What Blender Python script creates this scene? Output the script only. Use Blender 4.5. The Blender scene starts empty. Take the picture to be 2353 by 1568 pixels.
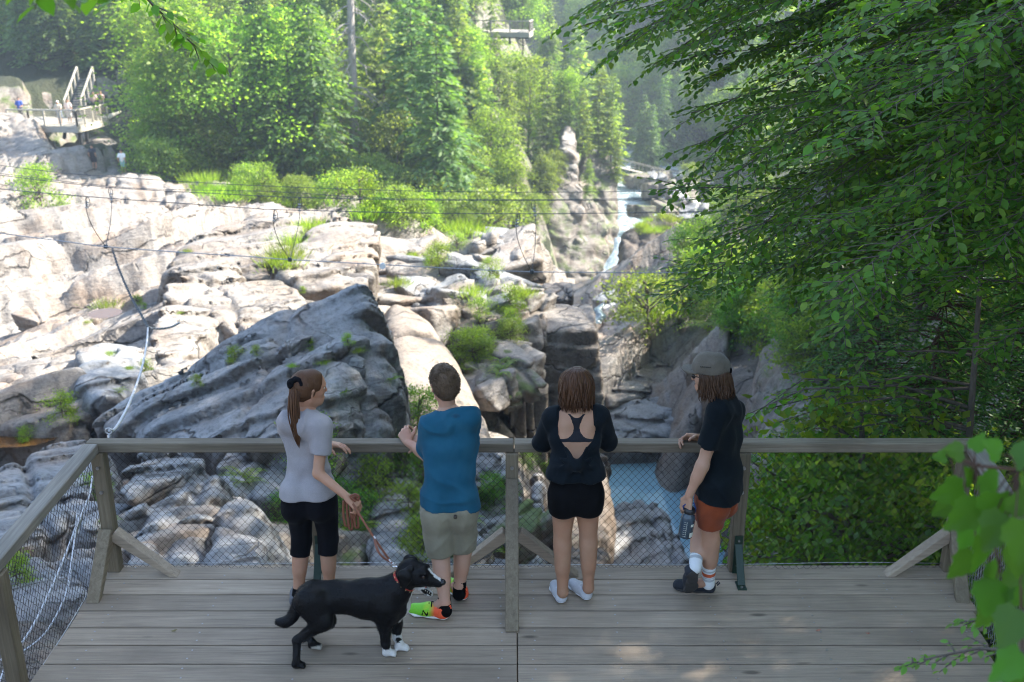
import bpy, math, random, time
import numpy as np
from mathutils import Vector, Matrix
_T0 = time.time()
def lap(s): print('LAP %-18s %.1f' % (s, time.time() - _T0), flush=True)
R = math.radians
scene = bpy.context.scene
COL = scene.collection
random.seed(7)

# ------------------------------------------------------------------ camera
CAM_H, PITCH, FPX = 4.0, R(20.1), 2450.0          # focal length in pixels of a 2353 px wide picture
cam_data = bpy.data.cameras.new('camera')
cam = bpy.data.objects.new('camera', cam_data)
COL.objects.link(cam)
cam.location = (0, 0, CAM_H)
cam.rotation_euler = (R(90) - PITCH, 0, 0)
cam_data.sensor_width = 36.0
cam_data.lens = FPX / 2353 * 36.0
cam_data.clip_start, cam_data.clip_end = 0.05, 3000
cam_data.dof.use_dof = True
cam_data.dof.focus_distance = 7.0
cam_data.dof.aperture_fstop = 2.6
scene.camera = cam

# ------------------------------------------------------------------ sky and sun
SUN = Vector((0.72, 0.20, 0.66)).normalized()     # towards the sun
world = bpy.data.worlds.new('World'); scene.world = world
world.use_nodes = True
_nt = world.node_tree
_sky = _nt.nodes.new('ShaderNodeTexSky'); _sky.sky_type = 'NISHITA'; _sky.sun_disc = False
_sky.sun_elevation = math.asin(SUN.z)
_sky.sun_rotation = math.atan2(SUN.x, SUN.y)
_sky.air_density = 1.0; _sky.dust_density = 1.5; _sky.ozone_density = 1.0
_nt.nodes['Background'].inputs['Strength'].default_value = 0.13
_nt.links.new(_sky.outputs[0], _nt.nodes['Background'].inputs['Color'])
_sl = bpy.data.lights.new('sun', 'SUN'); _sl.energy = 5.0; _sl.angle = R(0.53); _sl.color = (1.0, 0.93, 0.82)
sun = bpy.data.objects.new('sun', _sl); COL.objects.link(sun)
sun.rotation_euler = SUN.to_track_quat('Z', 'Y').to_euler()
scene.view_settings.view_transform = 'Standard'; scene.view_settings.look = 'None'
scene.view_settings.exposure = 2.15; scene.view_settings.gamma = 1.0
try: scene.view_settings.use_curve_mapping = False
except Exception: pass
scene.cycles.use_denoising = True; scene.cycles.filter_width = 1.05
scene.cycles.max_bounces = 6; scene.cycles.diffuse_bounces = 3; scene.cycles.glossy_bounces = 2
scene.cycles.transmission_bounces = 4; scene.cycles.transparent_max_bounces = 6; scene.cycles.volume_bounces = 0
scene.cycles.caustics_reflective = False; scene.cycles.caustics_refractive = False

# ------------------------------------------------------------------ picture <-> place
CP, SP = math.cos(PITCH), math.sin(PITCH)
def pt(px, py, Y):
    """the point at distance Y in front, seen at (px,py) of a 2353x1568 view"""
    u, v = (px - 1176.5) / FPX, (py - 784) / FPX
    t = Y / (CP - v * SP)
    return Vector((u * t, Y, CAM_H - t * (SP + v * CP)))
def ptz(px, py, z):
    u, v = (px - 1176.5) / FPX, (py - 784) / FPX
    t = (CAM_H - z) / (SP + v * CP)
    return Vector((u * t, t * (CP - v * SP), z))

# ------------------------------------------------------------------ noise (numpy)
def _h(ix, iy, iz, seed):
    n = (ix.astype(np.uint32) * np.uint32(73856093)) ^ (iy.astype(np.uint32) * np.uint32(19349663)) ^ (iz.astype(np.uint32) * np.uint32(83492791)) ^ np.uint32((seed * 2654435761) & 0xffffffff)
    n = (n ^ (n >> np.uint32(13))) * np.uint32(1274126177)
    n = (n ^ (n >> np.uint32(16))) * np.uint32(2246822519)
    return ((n ^ (n >> np.uint32(15))) & np.uint32(0xffffff)).astype(np.float32) * np.float32(1 / 16777215.0)
def vnoise(x, y, z, seed=0):
    x = np.asarray(x, np.float32); y = np.asarray(y, np.float32) + np.zeros_like(x); z = np.asarray(z, np.float32) + np.zeros_like(x)
    fx, fy, fz = np.floor(x), np.floor(y), np.floor(z)
    ix, iy, iz = fx.astype(np.int64), fy.astype(np.int64), fz.astype(np.int64)
    tx, ty, tz = x - fx, y - fy, z - fz
    tx = tx * tx * (3 - 2 * tx); ty = ty * ty * (3 - 2 * ty); tz = tz * tz * (3 - 2 * tz)
    def L(a, b, t): return a + (b - a) * t
    c = lambda i, j, k: _h(ix + i, iy + j, iz + k, seed)
    return L(L(L(c(0,0,0), c(1,0,0), tx), L(c(0,1,0), c(1,1,0), tx), ty), L(L(c(0,0,1), c(1,0,1), tx), L(c(0,1,1), c(1,1,1), tx), ty), tz) * 2 - 1
def fbm(x, y, z, octv=4, seed=0, gain=0.5):
    a, s, f = 1.0, 0.0, 1.0
    for o in range(octv):
        s = s + a * vnoise(x * f, y * f, z * f, seed + o * 17); a *= gain; f *= 2.03
    return s
def voronoi2(x, y, seed=0, jit=0.9):
    """F1, F2, hash of the nearest cell and the offset to its point"""
    ix, iy = np.floor(x), np.floor(y)
    f1 = np.full(x.shape, 9.0, np.float32); f2 = f1.copy(); idd = np.zeros(x.shape, np.float32); ox = idd.copy(); oy = idd.copy()
    for i in (-1, 0, 1):
        for j in (-1, 0, 1):
            cx, cy = (ix + i).astype(np.int64), (iy + j).astype(np.int64); zz = np.zeros_like(cx)
            px = cx + 0.5 + jit * (_h(cx, cy, zz, seed) - 0.5); py = cy + 0.5 + jit * (_h(cx, cy, zz, seed + 5) - 0.5)
            dx, dy = x - px, y - py; d = np.sqrt(dx * dx + dy * dy); hid = _h(cx, cy, zz, seed + 9)
            n = d < f1
            f2 = np.where(n, f1, np.minimum(f2, d)); f1 = np.where(n, d, f1)
            idd = np.where(n, hid, idd); ox = np.where(n, dx, ox); oy = np.where(n, dy, oy)
    return f1, f2, idd, ox, oy
def sstep(a, b, x):
    t = np.clip((x - a) / (b - a), 0, 1); return t * t * (3 - 2 * t)

# ------------------------------------------------------------------ meshes
def mesh_np(name, V, F, smooth=True, mats=(), mat_idx=None, colors=None):
    """V (n,3); F: list of arrays (m,k) of faces with k corners, or one array"""
    if isinstance(F, np.ndarray): F = [F]
    F = [np.asarray(f, np.int32) for f in F if len(f)]
    me = bpy.data.meshes.new(name)
    V = np.asarray(V, np.float32)
    me.vertices.add(len(V)); me.vertices.foreach_set('co', V.ravel())
    lv = np.concatenate([f.ravel() for f in F]); tot = np.concatenate([np.full(len(f), f.shape[1], np.int32) for f in F])
    st = np.concatenate(([0], np.cumsum(tot)[:-1])).astype(np.int32)
    me.loops.add(len(lv)); me.loops.foreach_set('vertex_index', lv)
    me.polygons.add(len(tot)); me.polygons.foreach_set('loop_start', st)
    me.polygons.foreach_set('use_smooth', np.full(len(tot), bool(smooth)))
    if mat_idx is not None: me.polygons.foreach_set('material_index', np.asarray(mat_idx, np.int32))
    for m in mats: me.materials.append(m)
    me.update(calc_edges=True)
    if colors is not None:
        at = me.attributes.new('Col', 'FLOAT_COLOR', 'POINT')
        c = np.ones((len(V), 4), np.float32); c[:, :colors.shape[1]] = colors
        at.data.foreach_set('color', c.ravel())
    return me
class MB:
    """collects simple solids into one mesh"""
    def __init__(s): s.v = []; s.f = []; s.n = 0
    def add(s, V, F):
        s.v.append(np.asarray(V, np.float32)); s.f += [tuple(int(i) + s.n for i in f) for f in F]; s.n += len(V)
    def box(s, c, d, M=None, bev=0.0):
        c = Vector(c); hx, hy, hz = d[0] / 2, d[1] / 2, d[2] / 2
        if bev <= 0:
            P = [Vector((x, y, z)) for x in (-hx, hx) for y in (-hy, hy) for z in (-hz, hz)]
            F = [(0,1,3,2), (4,6,7,5), (0,4,5,1), (2,3,7,6), (0,2,6,4), (1,5,7,3)]
        else:
            b = min(bev, hx * .9, hy * .9, hz * .9); P = []; 
            for sx in (-1, 1):
                for sy in (-1, 1):
                    for sz in (-1, 1):
                        P += [Vector((sx * hx, sy * (hy - b), sz * (hz - b))), Vector((sx * (hx - b), sy * hy, sz * (hz - b))), Vector((sx * (hx - b), sy * (hy - b), sz * hz))]
            I = lambda a, b_, c_, k: ((a * 2 + b_) * 2 + c_) * 3 + k
            F = []
            for a in (0, 1):
                q = [I(a,0,0,0), I(a,0,1,0), I(a,1,1,0), I(a,1,0,0)]; F.append(q if a == 0 else q[::-1])
                q = [I(0,a,0,1), I(1,a,0,1), I(1,a,1,1), I(0,a,1,1)]; F.append(q if a == 0 else q[::-1])
                q = [I(0,0,a,2), I(0,1,a,2), I(1,1,a,2), I(1,0,a,2)]; F.append(q if a == 0 else q[::-1])
            for a in (0, 1):
                for b_ in (0, 1):
                    q = [I(a,b_,0,0), I(a,b_,1,0), I(a,b_,1,1), I(a,b_,0,1)]; F.append(q if a != b_ else q[::-1])
                    q = [I(a,0,b_,0), I(a,1,b_,0), I(a,1,b_,2), I(a,0,b_,2)]; F.append(q if a == b_ else q[::-1])
                    q = [I(0,a,b_,1), I(1,a,b_,1), I(1,a,b_,2), I(0,a,b_,2)]; F.append(q if a != b_ else q[::-1])
            for a in (0, 1):
                for b_ in (0, 1):
                    for c_ in (0, 1):
                        q = [I(a,b_,c_,0), I(a,b_,c_,1), I(a,b_,c_,2)]; F.append(q if (a + b_ + c_) % 2 else q[::-1])
        if M is not None: P = [M @ p for p in P]
        s.add([p + c for p in P], F)
    def beam(s, a, b, w, h, up=(0, 0, 1), bev=0.004):
        """a squared beam from a to b, w wide, h high"""
        a, b = Vector(a), Vector(b); d = b - a; y = d.normalized(); up = Vector(up)
        x = y.cross(up); x = x.normalized() if x.length > 1e-5 else Vector((1, 0, 0)); z = x.cross(y)
        M = Matrix((x, y, z)).transposed()
        s.box((a + b) / 2, (w, d.length, h), M, bev)
    def tube(s, P, r, k=6, caps=True):
        P = [Vector(p) for p in P]; n = len(P); rr = r if hasattr(r, '__len__') else [r] * n
        V = []; nrm = None
        for i in range(n):
            t = (P[min(i + 1, n - 1)] - P[max(i - 1, 0)]); t = t.normalized() if t.length > 1e-9 else Vector((0, 0, 1))
            if nrm is None: nrm = t.orthogonal().normalized()
            nrm = (nrm - t * nrm.dot(t)); nrm = nrm.normalized() if nrm.length > 1e-6 else t.orthogonal().normalized()
            bn = t.cross(nrm)
            for j in range(k):
                a = 2 * math.pi * j / k; V.append(P[i] + (nrm * math.cos(a) + bn * math.sin(a)) * rr[i])
        F = [(i * k + j, i * k + (j + 1) % k, (i + 1) * k + (j + 1) % k, (i + 1) * k + j) for i in range(n - 1) for j in range(k)]
        if caps: F += [tuple(range(k))[::-1], tuple(range((n - 1) * k, n * k))]
        s.add(V, F)
    def cyl(s, a, b, r, k=12): s.tube([a, b], r, k)
    def poly(s, pts, faces): s.add(pts, faces)
    def mesh(s, name, mat, smooth=False):
        me = bpy.data.meshes.new(name)
        V = np.concatenate(s.v) if s.v else np.zeros((0, 3))
        me.from_pydata(V.tolist(), [], s.f); me.materials.append(mat)
        if smooth: me.polygons.foreach_set('use_smooth', np.ones(len(me.polygons), bool))
        me.update(); return me
def link(name, me, parent=None, loc=None, rot=None, kind=None, label=None, cat=None, group=None, scale=None):
    o = bpy.data.objects.new(name, me); COL.objects.link(o)
    if parent is not None: o.parent = parent
    if loc is not None: o.location = loc
    if rot is not None: o.rotation_euler = rot
    if scale is not None: o.scale = scale if hasattr(scale, '__len__') else (scale,) * 3
    if kind: o['kind'] = kind
    if label: o['label'] = label
    if cat: o['category'] = cat
    if group: o['group'] = group
    return o
def thing(name, label, cat, loc=(0, 0, 0), rotz=0.0, group=None, scale=None):
    return link(name, None, None, loc, (0, 0, rotz), None, label, cat, group, scale)
def copy_tree(o, parent=None):
    c = o.copy(); COL.objects.link(c); c.parent = parent
    for ch in list(o.children): copy_tree(ch, c)
    return c

# ------------------------------------------------------------------ signed distance modelling
def surface_nets(D, org, h):
    nx, ny, nz = D.shape
    S = D < 0
    c = [S[i:nx-1+i, j:ny-1+j, k:nz-1+k] for i in (0, 1) for j in (0, 1) for k in (0, 1)]
    cnt = sum(x.astype(np.int8) for x in c)
    act = (cnt > 0) & (cnt < 8)
    I, J, K = np.nonzero(act)
    idx = np.full(act.shape, -1, np.int32); idx[I, J, K] = np.arange(len(I))
    off = [(i, j, k) for i in (0, 1) for j in (0, 1) for k in (0, 1)]
    val = np.stack([D[I + a, J + b, K + d] for a, b, d in off], 1)
    P = np.zeros((len(I), 3), np.float32); N = np.zeros(len(I), np.float32)
    for a in range(8):
        for b in range(a + 1, 8):
            if sum(abs(off[a][q] - off[b][q]) for q in range(3)) != 1: continue
            va, vb = val[:, a], val[:, b]; m = (va < 0) != (vb < 0)
            t = np.where(m, va / np.where(m, va - vb, 1), 0)
            pa, pb = np.array(off[a], np.float32), np.array(off[b], np.float32)
            P += np.where(m[:, None], pa + (pb - pa) * t[:, None], 0); N += m
    P = P / N[:, None] + np.stack([I, J, K], 1)
    V = P * h + np.asarray(org, np.float32)
    Q = []
    for ax in range(3):
        u, w = [(1, 2), (2, 0), (0, 1)][ax]
        sl0 = [slice(None)] * 3; sl1 = [slice(None)] * 3
        sl0[ax] = slice(0, -1); sl1[ax] = slice(1, None)
        for q in (u, w): sl0[q] = slice(1, -1); sl1[q] = slice(1, -1)
        A, B = S[tuple(sl0)], S[tuple(sl1)]
        for flip, m in ((False, A & ~B), (True, ~A & B)):
            T = np.stack(np.nonzero(m), 1)
            if not len(T): continue
            T[:, u] += 1; T[:, w] += 1
            def g(du, dw):
                X = T.copy(); X[:, u] -= du; X[:, w] -= dw
                return idx[X[:, 0], X[:, 1], X[:, 2]]
            q = np.stack([g(1, 1), g(0, 1), g(0, 0), g(1, 0)], 1)
            if flip: q = q[:, ::-1]
            Q.append(q[(q >= 0).all(1)])
    return V, (np.concatenate(Q) if Q else np.zeros((0, 4), np.int32))
def unit(v): return v / (np.linalg.norm(v) + 1e-9)
def smin(a, b, k):
    if k <= 0: return np.minimum(a, b)
    h = np.clip(k - np.abs(a - b), 0, None) / k
    return np.minimum(a, b) - h * h * k * 0.25
def smax(a, b, k): return -smin(-a, -b, k)
class SDF:
    def __init__(s, lo, hi, h):
        s.h = h; s.lo = np.asarray(lo, np.float32); n = np.ceil((np.asarray(hi) - s.lo) / h).astype(int) + 1
        s.ax = [s.lo[i] + h * np.arange(n[i], dtype=np.float32) for i in range(3)]
        s.D = np.full(n, 1.0, np.float32)
    def sub(s, lo, hi):
        sl = []
        for i in range(3):
            a = int(np.clip(np.floor((lo[i] - s.lo[i]) / s.h), 0, len(s.ax[i]) - 1)); b = int(np.clip(np.ceil((hi[i] - s.lo[i]) / s.h) + 1, a + 1, len(s.ax[i])))
            sl.append(slice(a, b))
        X = s.ax[0][sl[0]][:, None, None]; Y = s.ax[1][sl[1]][None, :, None]; Z = s.ax[2][sl[2]][None, None, :]
        return tuple(sl), X, Y, Z
    def put(s, lo, hi, fn, k=0.02, mode='u', clip=None):
        m = k + 3 * s.h
        sl, X, Y, Z = s.sub([q - m for q in lo], [q + m for q in hi])
        d = fn(X, Y, Z).astype(np.float32)
        if clip is not None:
            for (p, n) in (clip if isinstance(clip, list) else [clip]):
                n = Vector(n).normalized(); pl = (X - p[0]) * n.x + (Y - p[1]) * n.y + (Z - p[2]) * n.z
                d = np.maximum(d, pl)
        s.D[sl] = smin(s.D[sl], d, k) if mode == 'u' else smax(s.D[sl], -d, k)
        return s
    def cone(s, a, b, ra, rb=None, k=0.02, clip=None, mode='u', sq=None):
        """a round cone; sq = (axis vector, factor) flattens it"""
        rb = ra if rb is None else rb
        a = np.asarray(a, np.float32); b = np.asarray(b, np.float32); r = max(ra, rb)
        ab = b - a; L2 = float(ab @ ab) + 1e-12
        def fn(X, Y, Z):
            px, py, pz = X - a[0], Y - a[1], Z - a[2]
            t = np.clip((px * ab[0] + py * ab[1] + pz * ab[2]) / L2, 0, 1)
            dx, dy, dz = px - t * ab[0], py - t * ab[1], pz - t * ab[2]
            if sq is not None:
                ax, f = sq; q = dx * ax[0] + dy * ax[1] + dz * ax[2]; e = (1 / f - 1) * q
                dx, dy, dz = dx + e * ax[0], dy + e * ax[1], dz + e * ax[2]
            return np.sqrt(dx * dx + dy * dy + dz * dz) - (ra + (rb - ra) * t)
        return s.put(np.minimum(a, b) - r, np.maximum(a, b) + r, fn, k, mode, clip)
    def ell(s, c, r, k=0.02, rot=None, clip=None, mode='u'):
        c = np.asarray(c, np.float32); r = np.asarray(r, np.float32); q = float(r.max())
        M = None if rot is None else np.array(Matrix.Rotation(rot[2], 3, 'Z') @ Matrix.Rotation(rot[1], 3, 'Y') @ Matrix.Rotation(rot[0], 3, 'X'))
        def fn(X, Y, Z):
            px, py, pz = X - c[0], Y - c[1], Z - c[2]
            if M is not None:
                px, py, pz = (M[0,0]*px + M[1,0]*py + M[2,0]*pz), (M[0,1]*px + M[1,1]*py + M[2,1]*pz), (M[0,2]*px + M[1,2]*py + M[2,2]*pz)
            k0 = np.sqrt((px / r[0])**2 + (py / r[1])**2 + (pz / r[2])**2) + 1e-6
            k1 = np.sqrt((px / r[0]**2)**2 + (py / r[1]**2)**2 + (pz / r[2]**2)**2) + 1e-6
            return k0 * (k0 - 1) / k1
        return s.put(c - q, c + q, fn, k, mode, clip)
    def box(s, c, hd, rd=0.01, k=0.0, rot=None, mode='u', clip=None):
        c = np.asarray(c, np.float32); q = float(np.linalg.norm(hd)) + rd
        M = None if rot is None else np.array(rot if isinstance(rot, Matrix) else (Matrix.Rotation(rot[2], 3, 'Z') @ Matrix.Rotation(rot[1], 3, 'Y') @ Matrix.Rotation(rot[0], 3, 'X')))
        def fn(X, Y, Z):
            px, py, pz = X - c[0], Y - c[1], Z - c[2]
            if M is not None:
                px, py, pz = (M[0,0]*px + M[1,0]*py + M[2,0]*pz), (M[0,1]*px + M[1,1]*py + M[2,1]*pz), (M[0,2]*px + M[1,2]*py + M[2,2]*pz)
            qx, qy, qz = np.abs(px) - hd[0], np.abs(py) - hd[1], np.abs(pz) - hd[2]
            return np.sqrt(np.maximum(qx, 0)**2 + np.maximum(qy, 0)**2 + np.maximum(qz, 0)**2) + np.minimum(np.maximum(qx, np.maximum(qy, qz)), 0) - rd
        return s.put(c - q, c + q, fn, k, mode, clip)
    def cut(s, p, n, k=0.0):
        """keep the side the normal points away from"""
        n = Vector(n).normalized()
        pl = (s.ax[0][:, None, None] - p[0]) * n.x + (s.ax[1][None, :, None] - p[1]) * n.y + (s.ax[2][None, None, :] - p[2]) * n.z
        s.D = smax(s.D, pl.astype(np.float32), k); return s
    def hem(s, p, n):
        s.hems = getattr(s, 'hems', []) + [(p, n)]
    def warp(s, fn, band=0.05):
        """add fn(x,y,z) to the distance near the surface"""
        m = np.abs(s.D) < band; I, J, K = np.nonzero(m)
        s.D[I, J, K] += fn(s.ax[0][I], s.ax[1][J], s.ax[2][K]).astype(np.float32); return s
    def net(s):
        D = s.D.copy(); D[0] = D[-1] = 0.5; D[:, 0] = D[:, -1] = 0.5; D[:, :, 0] = D[:, :, -1] = 0.5
        return surface_nets(D, s.lo, s.h)
def relax(V, F, it=1, lam=0.5):
    """Laplacian smoothing of a quad mesh"""
    n = len(V)
    for _ in range(it):
        A = np.zeros((n, 3), np.float32); C = np.zeros(n, np.float32)
        for a, b in ((0, 1), (1, 2), (2, 3), (3, 0)):
            for p, q in ((a, b), (b, a)):
                for ax in range(3): A[:, ax] += np.bincount(F[:, p], V[F[:, q], ax], n)
                C += np.bincount(F[:, p], minlength=n)
        V = V + lam * (A / np.maximum(C, 1)[:, None] - V)
    return V.astype(np.float32)
def vnormals(V, F):
    a, b, c, d = (V[F[:, i]] for i in range(4)); fn = np.cross(c - a, d - b); N = np.zeros_like(V)
    for i in range(4):
        for ax in range(3): N[:, ax] += np.bincount(F[:, i], fn[:, ax], len(V))
    return N / (np.linalg.norm(N, axis=1, keepdims=True) + 1e-9)

# ------------------------------------------------------------------ materials
class Mat:
    def __init__(s, name):
        s.m = bpy.data.materials.new(name); s.m.use_nodes = True; s.t = s.m.node_tree; s.b = s.t.nodes['Principled BSDF']; s.out = s.t.nodes['Material Output']
    def n(s, typ, **kw):
        x = s.t.nodes.new('ShaderNode' + typ)
        for k, v in kw.items():
            if k.startswith('i_'): s.set(x.inputs[k[2:].replace('_', ' ')], v)
            else: setattr(x, k, v)
        return x
    def set(s, inp, v):
        if isinstance(v, bpy.types.NodeSocket): s.t.links.new(v, inp)
        elif isinstance(v, bpy.types.Node): s.t.links.new(v.outputs[0], inp)
        else: inp.default_value = (v + (1,) if isinstance(v, tuple) and len(v) == 3 and inp.type == 'RGBA' else v)
    def bs(s, **kw):
        for k, v in kw.items(): s.set(s.b.inputs[k.replace('_', ' ')], v)
        return s
    def pos(s): return s.n('NewGeometry').outputs['Position']
    def obj(s): return s.n('TexCoord').outputs['Object']
    def map(s, vec, scale=(1, 1, 1), rot=(0, 0, 0), loc=(0, 0, 0)):
        x = s.n('Mapping'); s.set(x.inputs['Vector'], vec); x.inputs['Scale'].default_value = scale; x.inputs['Rotation'].default_value = rot; x.inputs['Location'].default_value = loc; return x.outputs[0]
    def noise(s, vec, scale, detail=4, rough=0.55, dist=0.0):
        x = s.n('TexNoise'); s.set(x.inputs['Vector'], vec); x.inputs['Scale'].default_value = scale; x.inputs['Detail'].default_value = detail; x.inputs['Roughness'].default_value = rough; x.inputs['Distortion'].default_value = dist; return x.outputs['Fac']
    def voro(s, vec, scale, feature='DISTANCE_TO_EDGE'):
        x = s.n('TexVoronoi', feature=feature); s.set(x.inputs['Vector'], vec); x.inputs['Scale'].default_value = scale; return x.outputs[0]
    def ramp(s, fac, stops):
        x = s.n('ValToRGB'); s.set(x.inputs[0], fac); e = x.color_ramp.elements
        while len(e) < len(stops): e.new(0.5)
        for i, (p, c) in enumerate(stops):
            e[i].position = p; e[i].color = (c, c, c, 1) if not hasattr(c, '__len__') else tuple(c) + (1,) if len(c) == 3 else c
        return x.outputs[0]
    def mix(s, fac, a, b, blend='MIX'):
        x = s.n('Mix', data_type='RGBA', blend_type=blend); s.set(x.inputs[0], fac); s.set(x.inputs[6], a); s.set(x.inputs[7], b); return x.outputs[2]
    def math(s, op, a, b=0.0):
        x = s.n('Math', operation=op); s.set(x.inputs[0], a); s.set(x.inputs[1], b); return x.outputs[0]
    def bump(s, h, strength=0.3, dist=0.02, normal=None):
        x = s.n('Bump'); x.inputs['Strength'].default_value = strength; x.inputs['Distance'].default_value = dist; s.set(x.inputs['Height'], h)
        if normal is not None: s.set(x.inputs['Normal'], normal)
        s.set(s.b.inputs['Normal'], x.outputs[0]); return x.outputs[0]
def simple(name, col, rough=0.6, metal=0.0, **kw):
    m = Mat(name); m.bs(Base_Color=col, Roughness=rough, Metallic=metal, **kw); return m.m
def cloth_mat(name, col, col2=None, scale=260, bump=0.25, sheen=0.3):
    m = Mat(name); p = m.obj()
    f = m.noise(p, 7, 4); c = m.mix(m.ramp(f, [(0.35, 0.0), (0.7, 1.0)]), col, col2 or tuple(x * 1.25 for x in col))
    fine = m.noise(m.map(p, (scale, scale, scale)), 1.0, 2)
    c = m.mix(0.25, c, m.mix(fine, (0, 0, 0), tuple(min(1, x * 2) for x in col)))
    m.bs(Base_Color=c, Roughness=0.9, Sheen_Weight=sheen * .4); m.b.inputs['Specular IOR Level'].default_value = 0.10
    m.bump(m.math('ADD', m.math('MULTIPLY', fine, 0.15), m.noise(m.map(p, (14, 14, 5)), 1.0, 3)), bump, 0.02)
    return m.m
# ------------------------------------------------------------------ rock material
def rock_mat(name, c_lo, c_mid, c_hi, moss=0.0, stain=0.5, brown=0.3, strata=0.6, cracks=1.0):
    m = Mat(name); P = m.pos()
    med = m.noise(P, 0.9, 7, 0.6, 0.6)
    base = m.ramp(med, [(0.28, c_lo), (0.47, c_mid), (0.72, c_hi)])
    pk = m.ramp(m.noise(P, 0.33, 5, 0.6, 1.2), [(0.48, 0.0), (0.66, 1.0)])
    base = m.mix(m.math('MULTIPLY', pk, brown), base, (0.25, 0.17, 0.11))
    # fine bedding along the slabs
    S = m.map(m.map(P, (1, 1, 1), (0, 0, R(-41))), (0.22, 2.6, 3.4))
    lines = m.noise(S, 1.5, 6, 0.62, 0.5)
    base = m.mix(m.math('MULTIPLY', m.ramp(lines, [(0.30, 1.0), (0.40, 0.0)]), strata), base, (0.085, 0.075, 0.068))
    base = m.mix(m.math('MULTIPLY', m.ramp(lines, [(0.56, 0.0), (0.70, 1.0)]), strata * 0.45), base, tuple(min(.6, c * 1.2) for c in c_hi))
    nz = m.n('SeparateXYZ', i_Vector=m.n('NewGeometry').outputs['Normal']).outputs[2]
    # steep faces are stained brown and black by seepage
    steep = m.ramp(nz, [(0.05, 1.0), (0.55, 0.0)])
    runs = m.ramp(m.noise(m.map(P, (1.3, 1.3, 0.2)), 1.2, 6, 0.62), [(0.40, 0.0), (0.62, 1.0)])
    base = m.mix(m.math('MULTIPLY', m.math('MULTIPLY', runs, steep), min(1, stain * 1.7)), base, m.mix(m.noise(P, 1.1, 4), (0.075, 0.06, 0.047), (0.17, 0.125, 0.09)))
    lich = m.ramp(m.noise(P, 2.6, 7, 0.7, 0.4), [(0.56, 0.0), (0.70, 1.0)])
    base = m.mix(m.math('MULTIPLY', lich, stain * 0.7), base, tuple(c * .62 for c in c_lo))
    # open joints: long ones along the slabs, short ones across
    wv = m.n('VectorMath', operation='ADD'); nv = m.n('TexNoise'); m.set(nv.inputs['Vector'], P); nv.inputs['Scale'].default_value = 0.8; nv.inputs['Detail'].default_value = 4
    sc = m.n('VectorMath', operation='SCALE'); m.set(sc.inputs[0], nv.outputs['Color']); sc.inputs['Scale'].default_value = 1.3; m.set(wv.inputs[0], m.map(P, (1, 1, 1), (0, 0, R(-41)))); m.set(wv.inputs[1], sc.outputs[0])
    ck = m.voro(m.map(wv.outputs[0], (0.10, 0.46, 0.5)), 1.0); ck2 = m.voro(m.map(wv.outputs[0], (0.30, 1.6, 1.7), loc=(3, 1, 2)), 1.0)
    thin = m.ramp(m.noise(P, 0.45, 3), [(0.52, 0.0), (0.62, 1.0)])
    brk = m.ramp(m.noise(P, 0.6, 4), [(0.44, 0.15), (0.56, 1.0)]); c1 = m.math('MULTIPLY', m.math('MULTIPLY', m.ramp(ck, [(0.004, 1.0), (0.022, 0.0)]), brk), cracks); c2 = m.math('MULTIPLY', m.math('MULTIPLY', m.ramp(ck2, [(0.006, .8), (0.03, 0.0)]), thin), cracks * .7)
    cr = m.math('MAXIMUM', c1, c2)
    base = m.mix(m.math('MULTIPLY', cr, 0.88), base, (0.035, 0.03, 0.026))
    sp = m.ramp(m.noise(P, 11.0, 4, 0.65), [(0.34, 0.62), (0.5, 1.0)])
    base = m.mix(1.0, base, sp, 'MULTIPLY')
    if moss > 0:
        k = m.math('MULTIPLY', m.ramp(m.noise(P, 0.9, 6, 0.7), [(0.62 - moss * 0.25, 0.0), (0.74 - moss * 0.25, 1.0)]), m.ramp(nz, [(0.1, 0.2), (0.6, 1.0)]))
        base = m.mix(m.math('MULTIPLY', k, min(1, moss * 1.6)), base, m.mix(m.noise(P, 6, 3), (0.035, 0.06, 0.012), (0.11, 0.15, 0.03)))
    m.bs(Base_Color=base, Roughness=m.ramp(med, [(0.3, 0.55), (0.7, 0.8)])); m.b.inputs['Specular IOR Level'].default_value = 0.4
    h = m.math('ADD', m.noise(P, 5, 8, 0.62), m.math('MULTIPLY', lines, 1.6))
    h = m.math('ADD', h, m.math('MULTIPLY', m.noise(P, 28, 5, 0.65), 0.25))
    h = m.math('SUBTRACT', h, m.math('MULTIPLY', cr, 1.6))
    m.bump(h, 0.8, 0.07)
    return m.m
ROCK_PALE = rock_mat('pale_rock', (0.10, 0.085, 0.073), (0.225, 0.205, 0.185), (0.31, 0.29, 0.265), moss=0.0, stain=0.7, brown=0.55, strata=0.9)
ROCK_GREY = rock_mat('grey_rock', (0.095, 0.10, 0.105), (0.215, 0.225, 0.235), (0.33, 0.34, 0.35), moss=0.12, stain=0.5, brown=0.25, strata=0.55)
ROCK_DARK = rock_mat('dark_rock', (0.04, 0.036, 0.032), (0.095, 0.078, 0.065), (0.19, 0.165, 0.14), moss=0.15, stain=0.6, brown=0.4)
ROCK_SMOOTH = rock_mat('smooth_rock', (0.15, 0.122, 0.095), (0.225, 0.19, 0.155), (0.285, 0.25, 0.215), moss=0.0, stain=0.25, brown=0.35, strata=0.2, cracks=0.55)
ROCK_MOSSY = rock_mat('mossy_rock', (0.07, 0.062, 0.055), (0.17, 0.152, 0.135), (0.30, 0.28, 0.255), moss=0.6, stain=0.6, brown=0.35)

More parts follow.
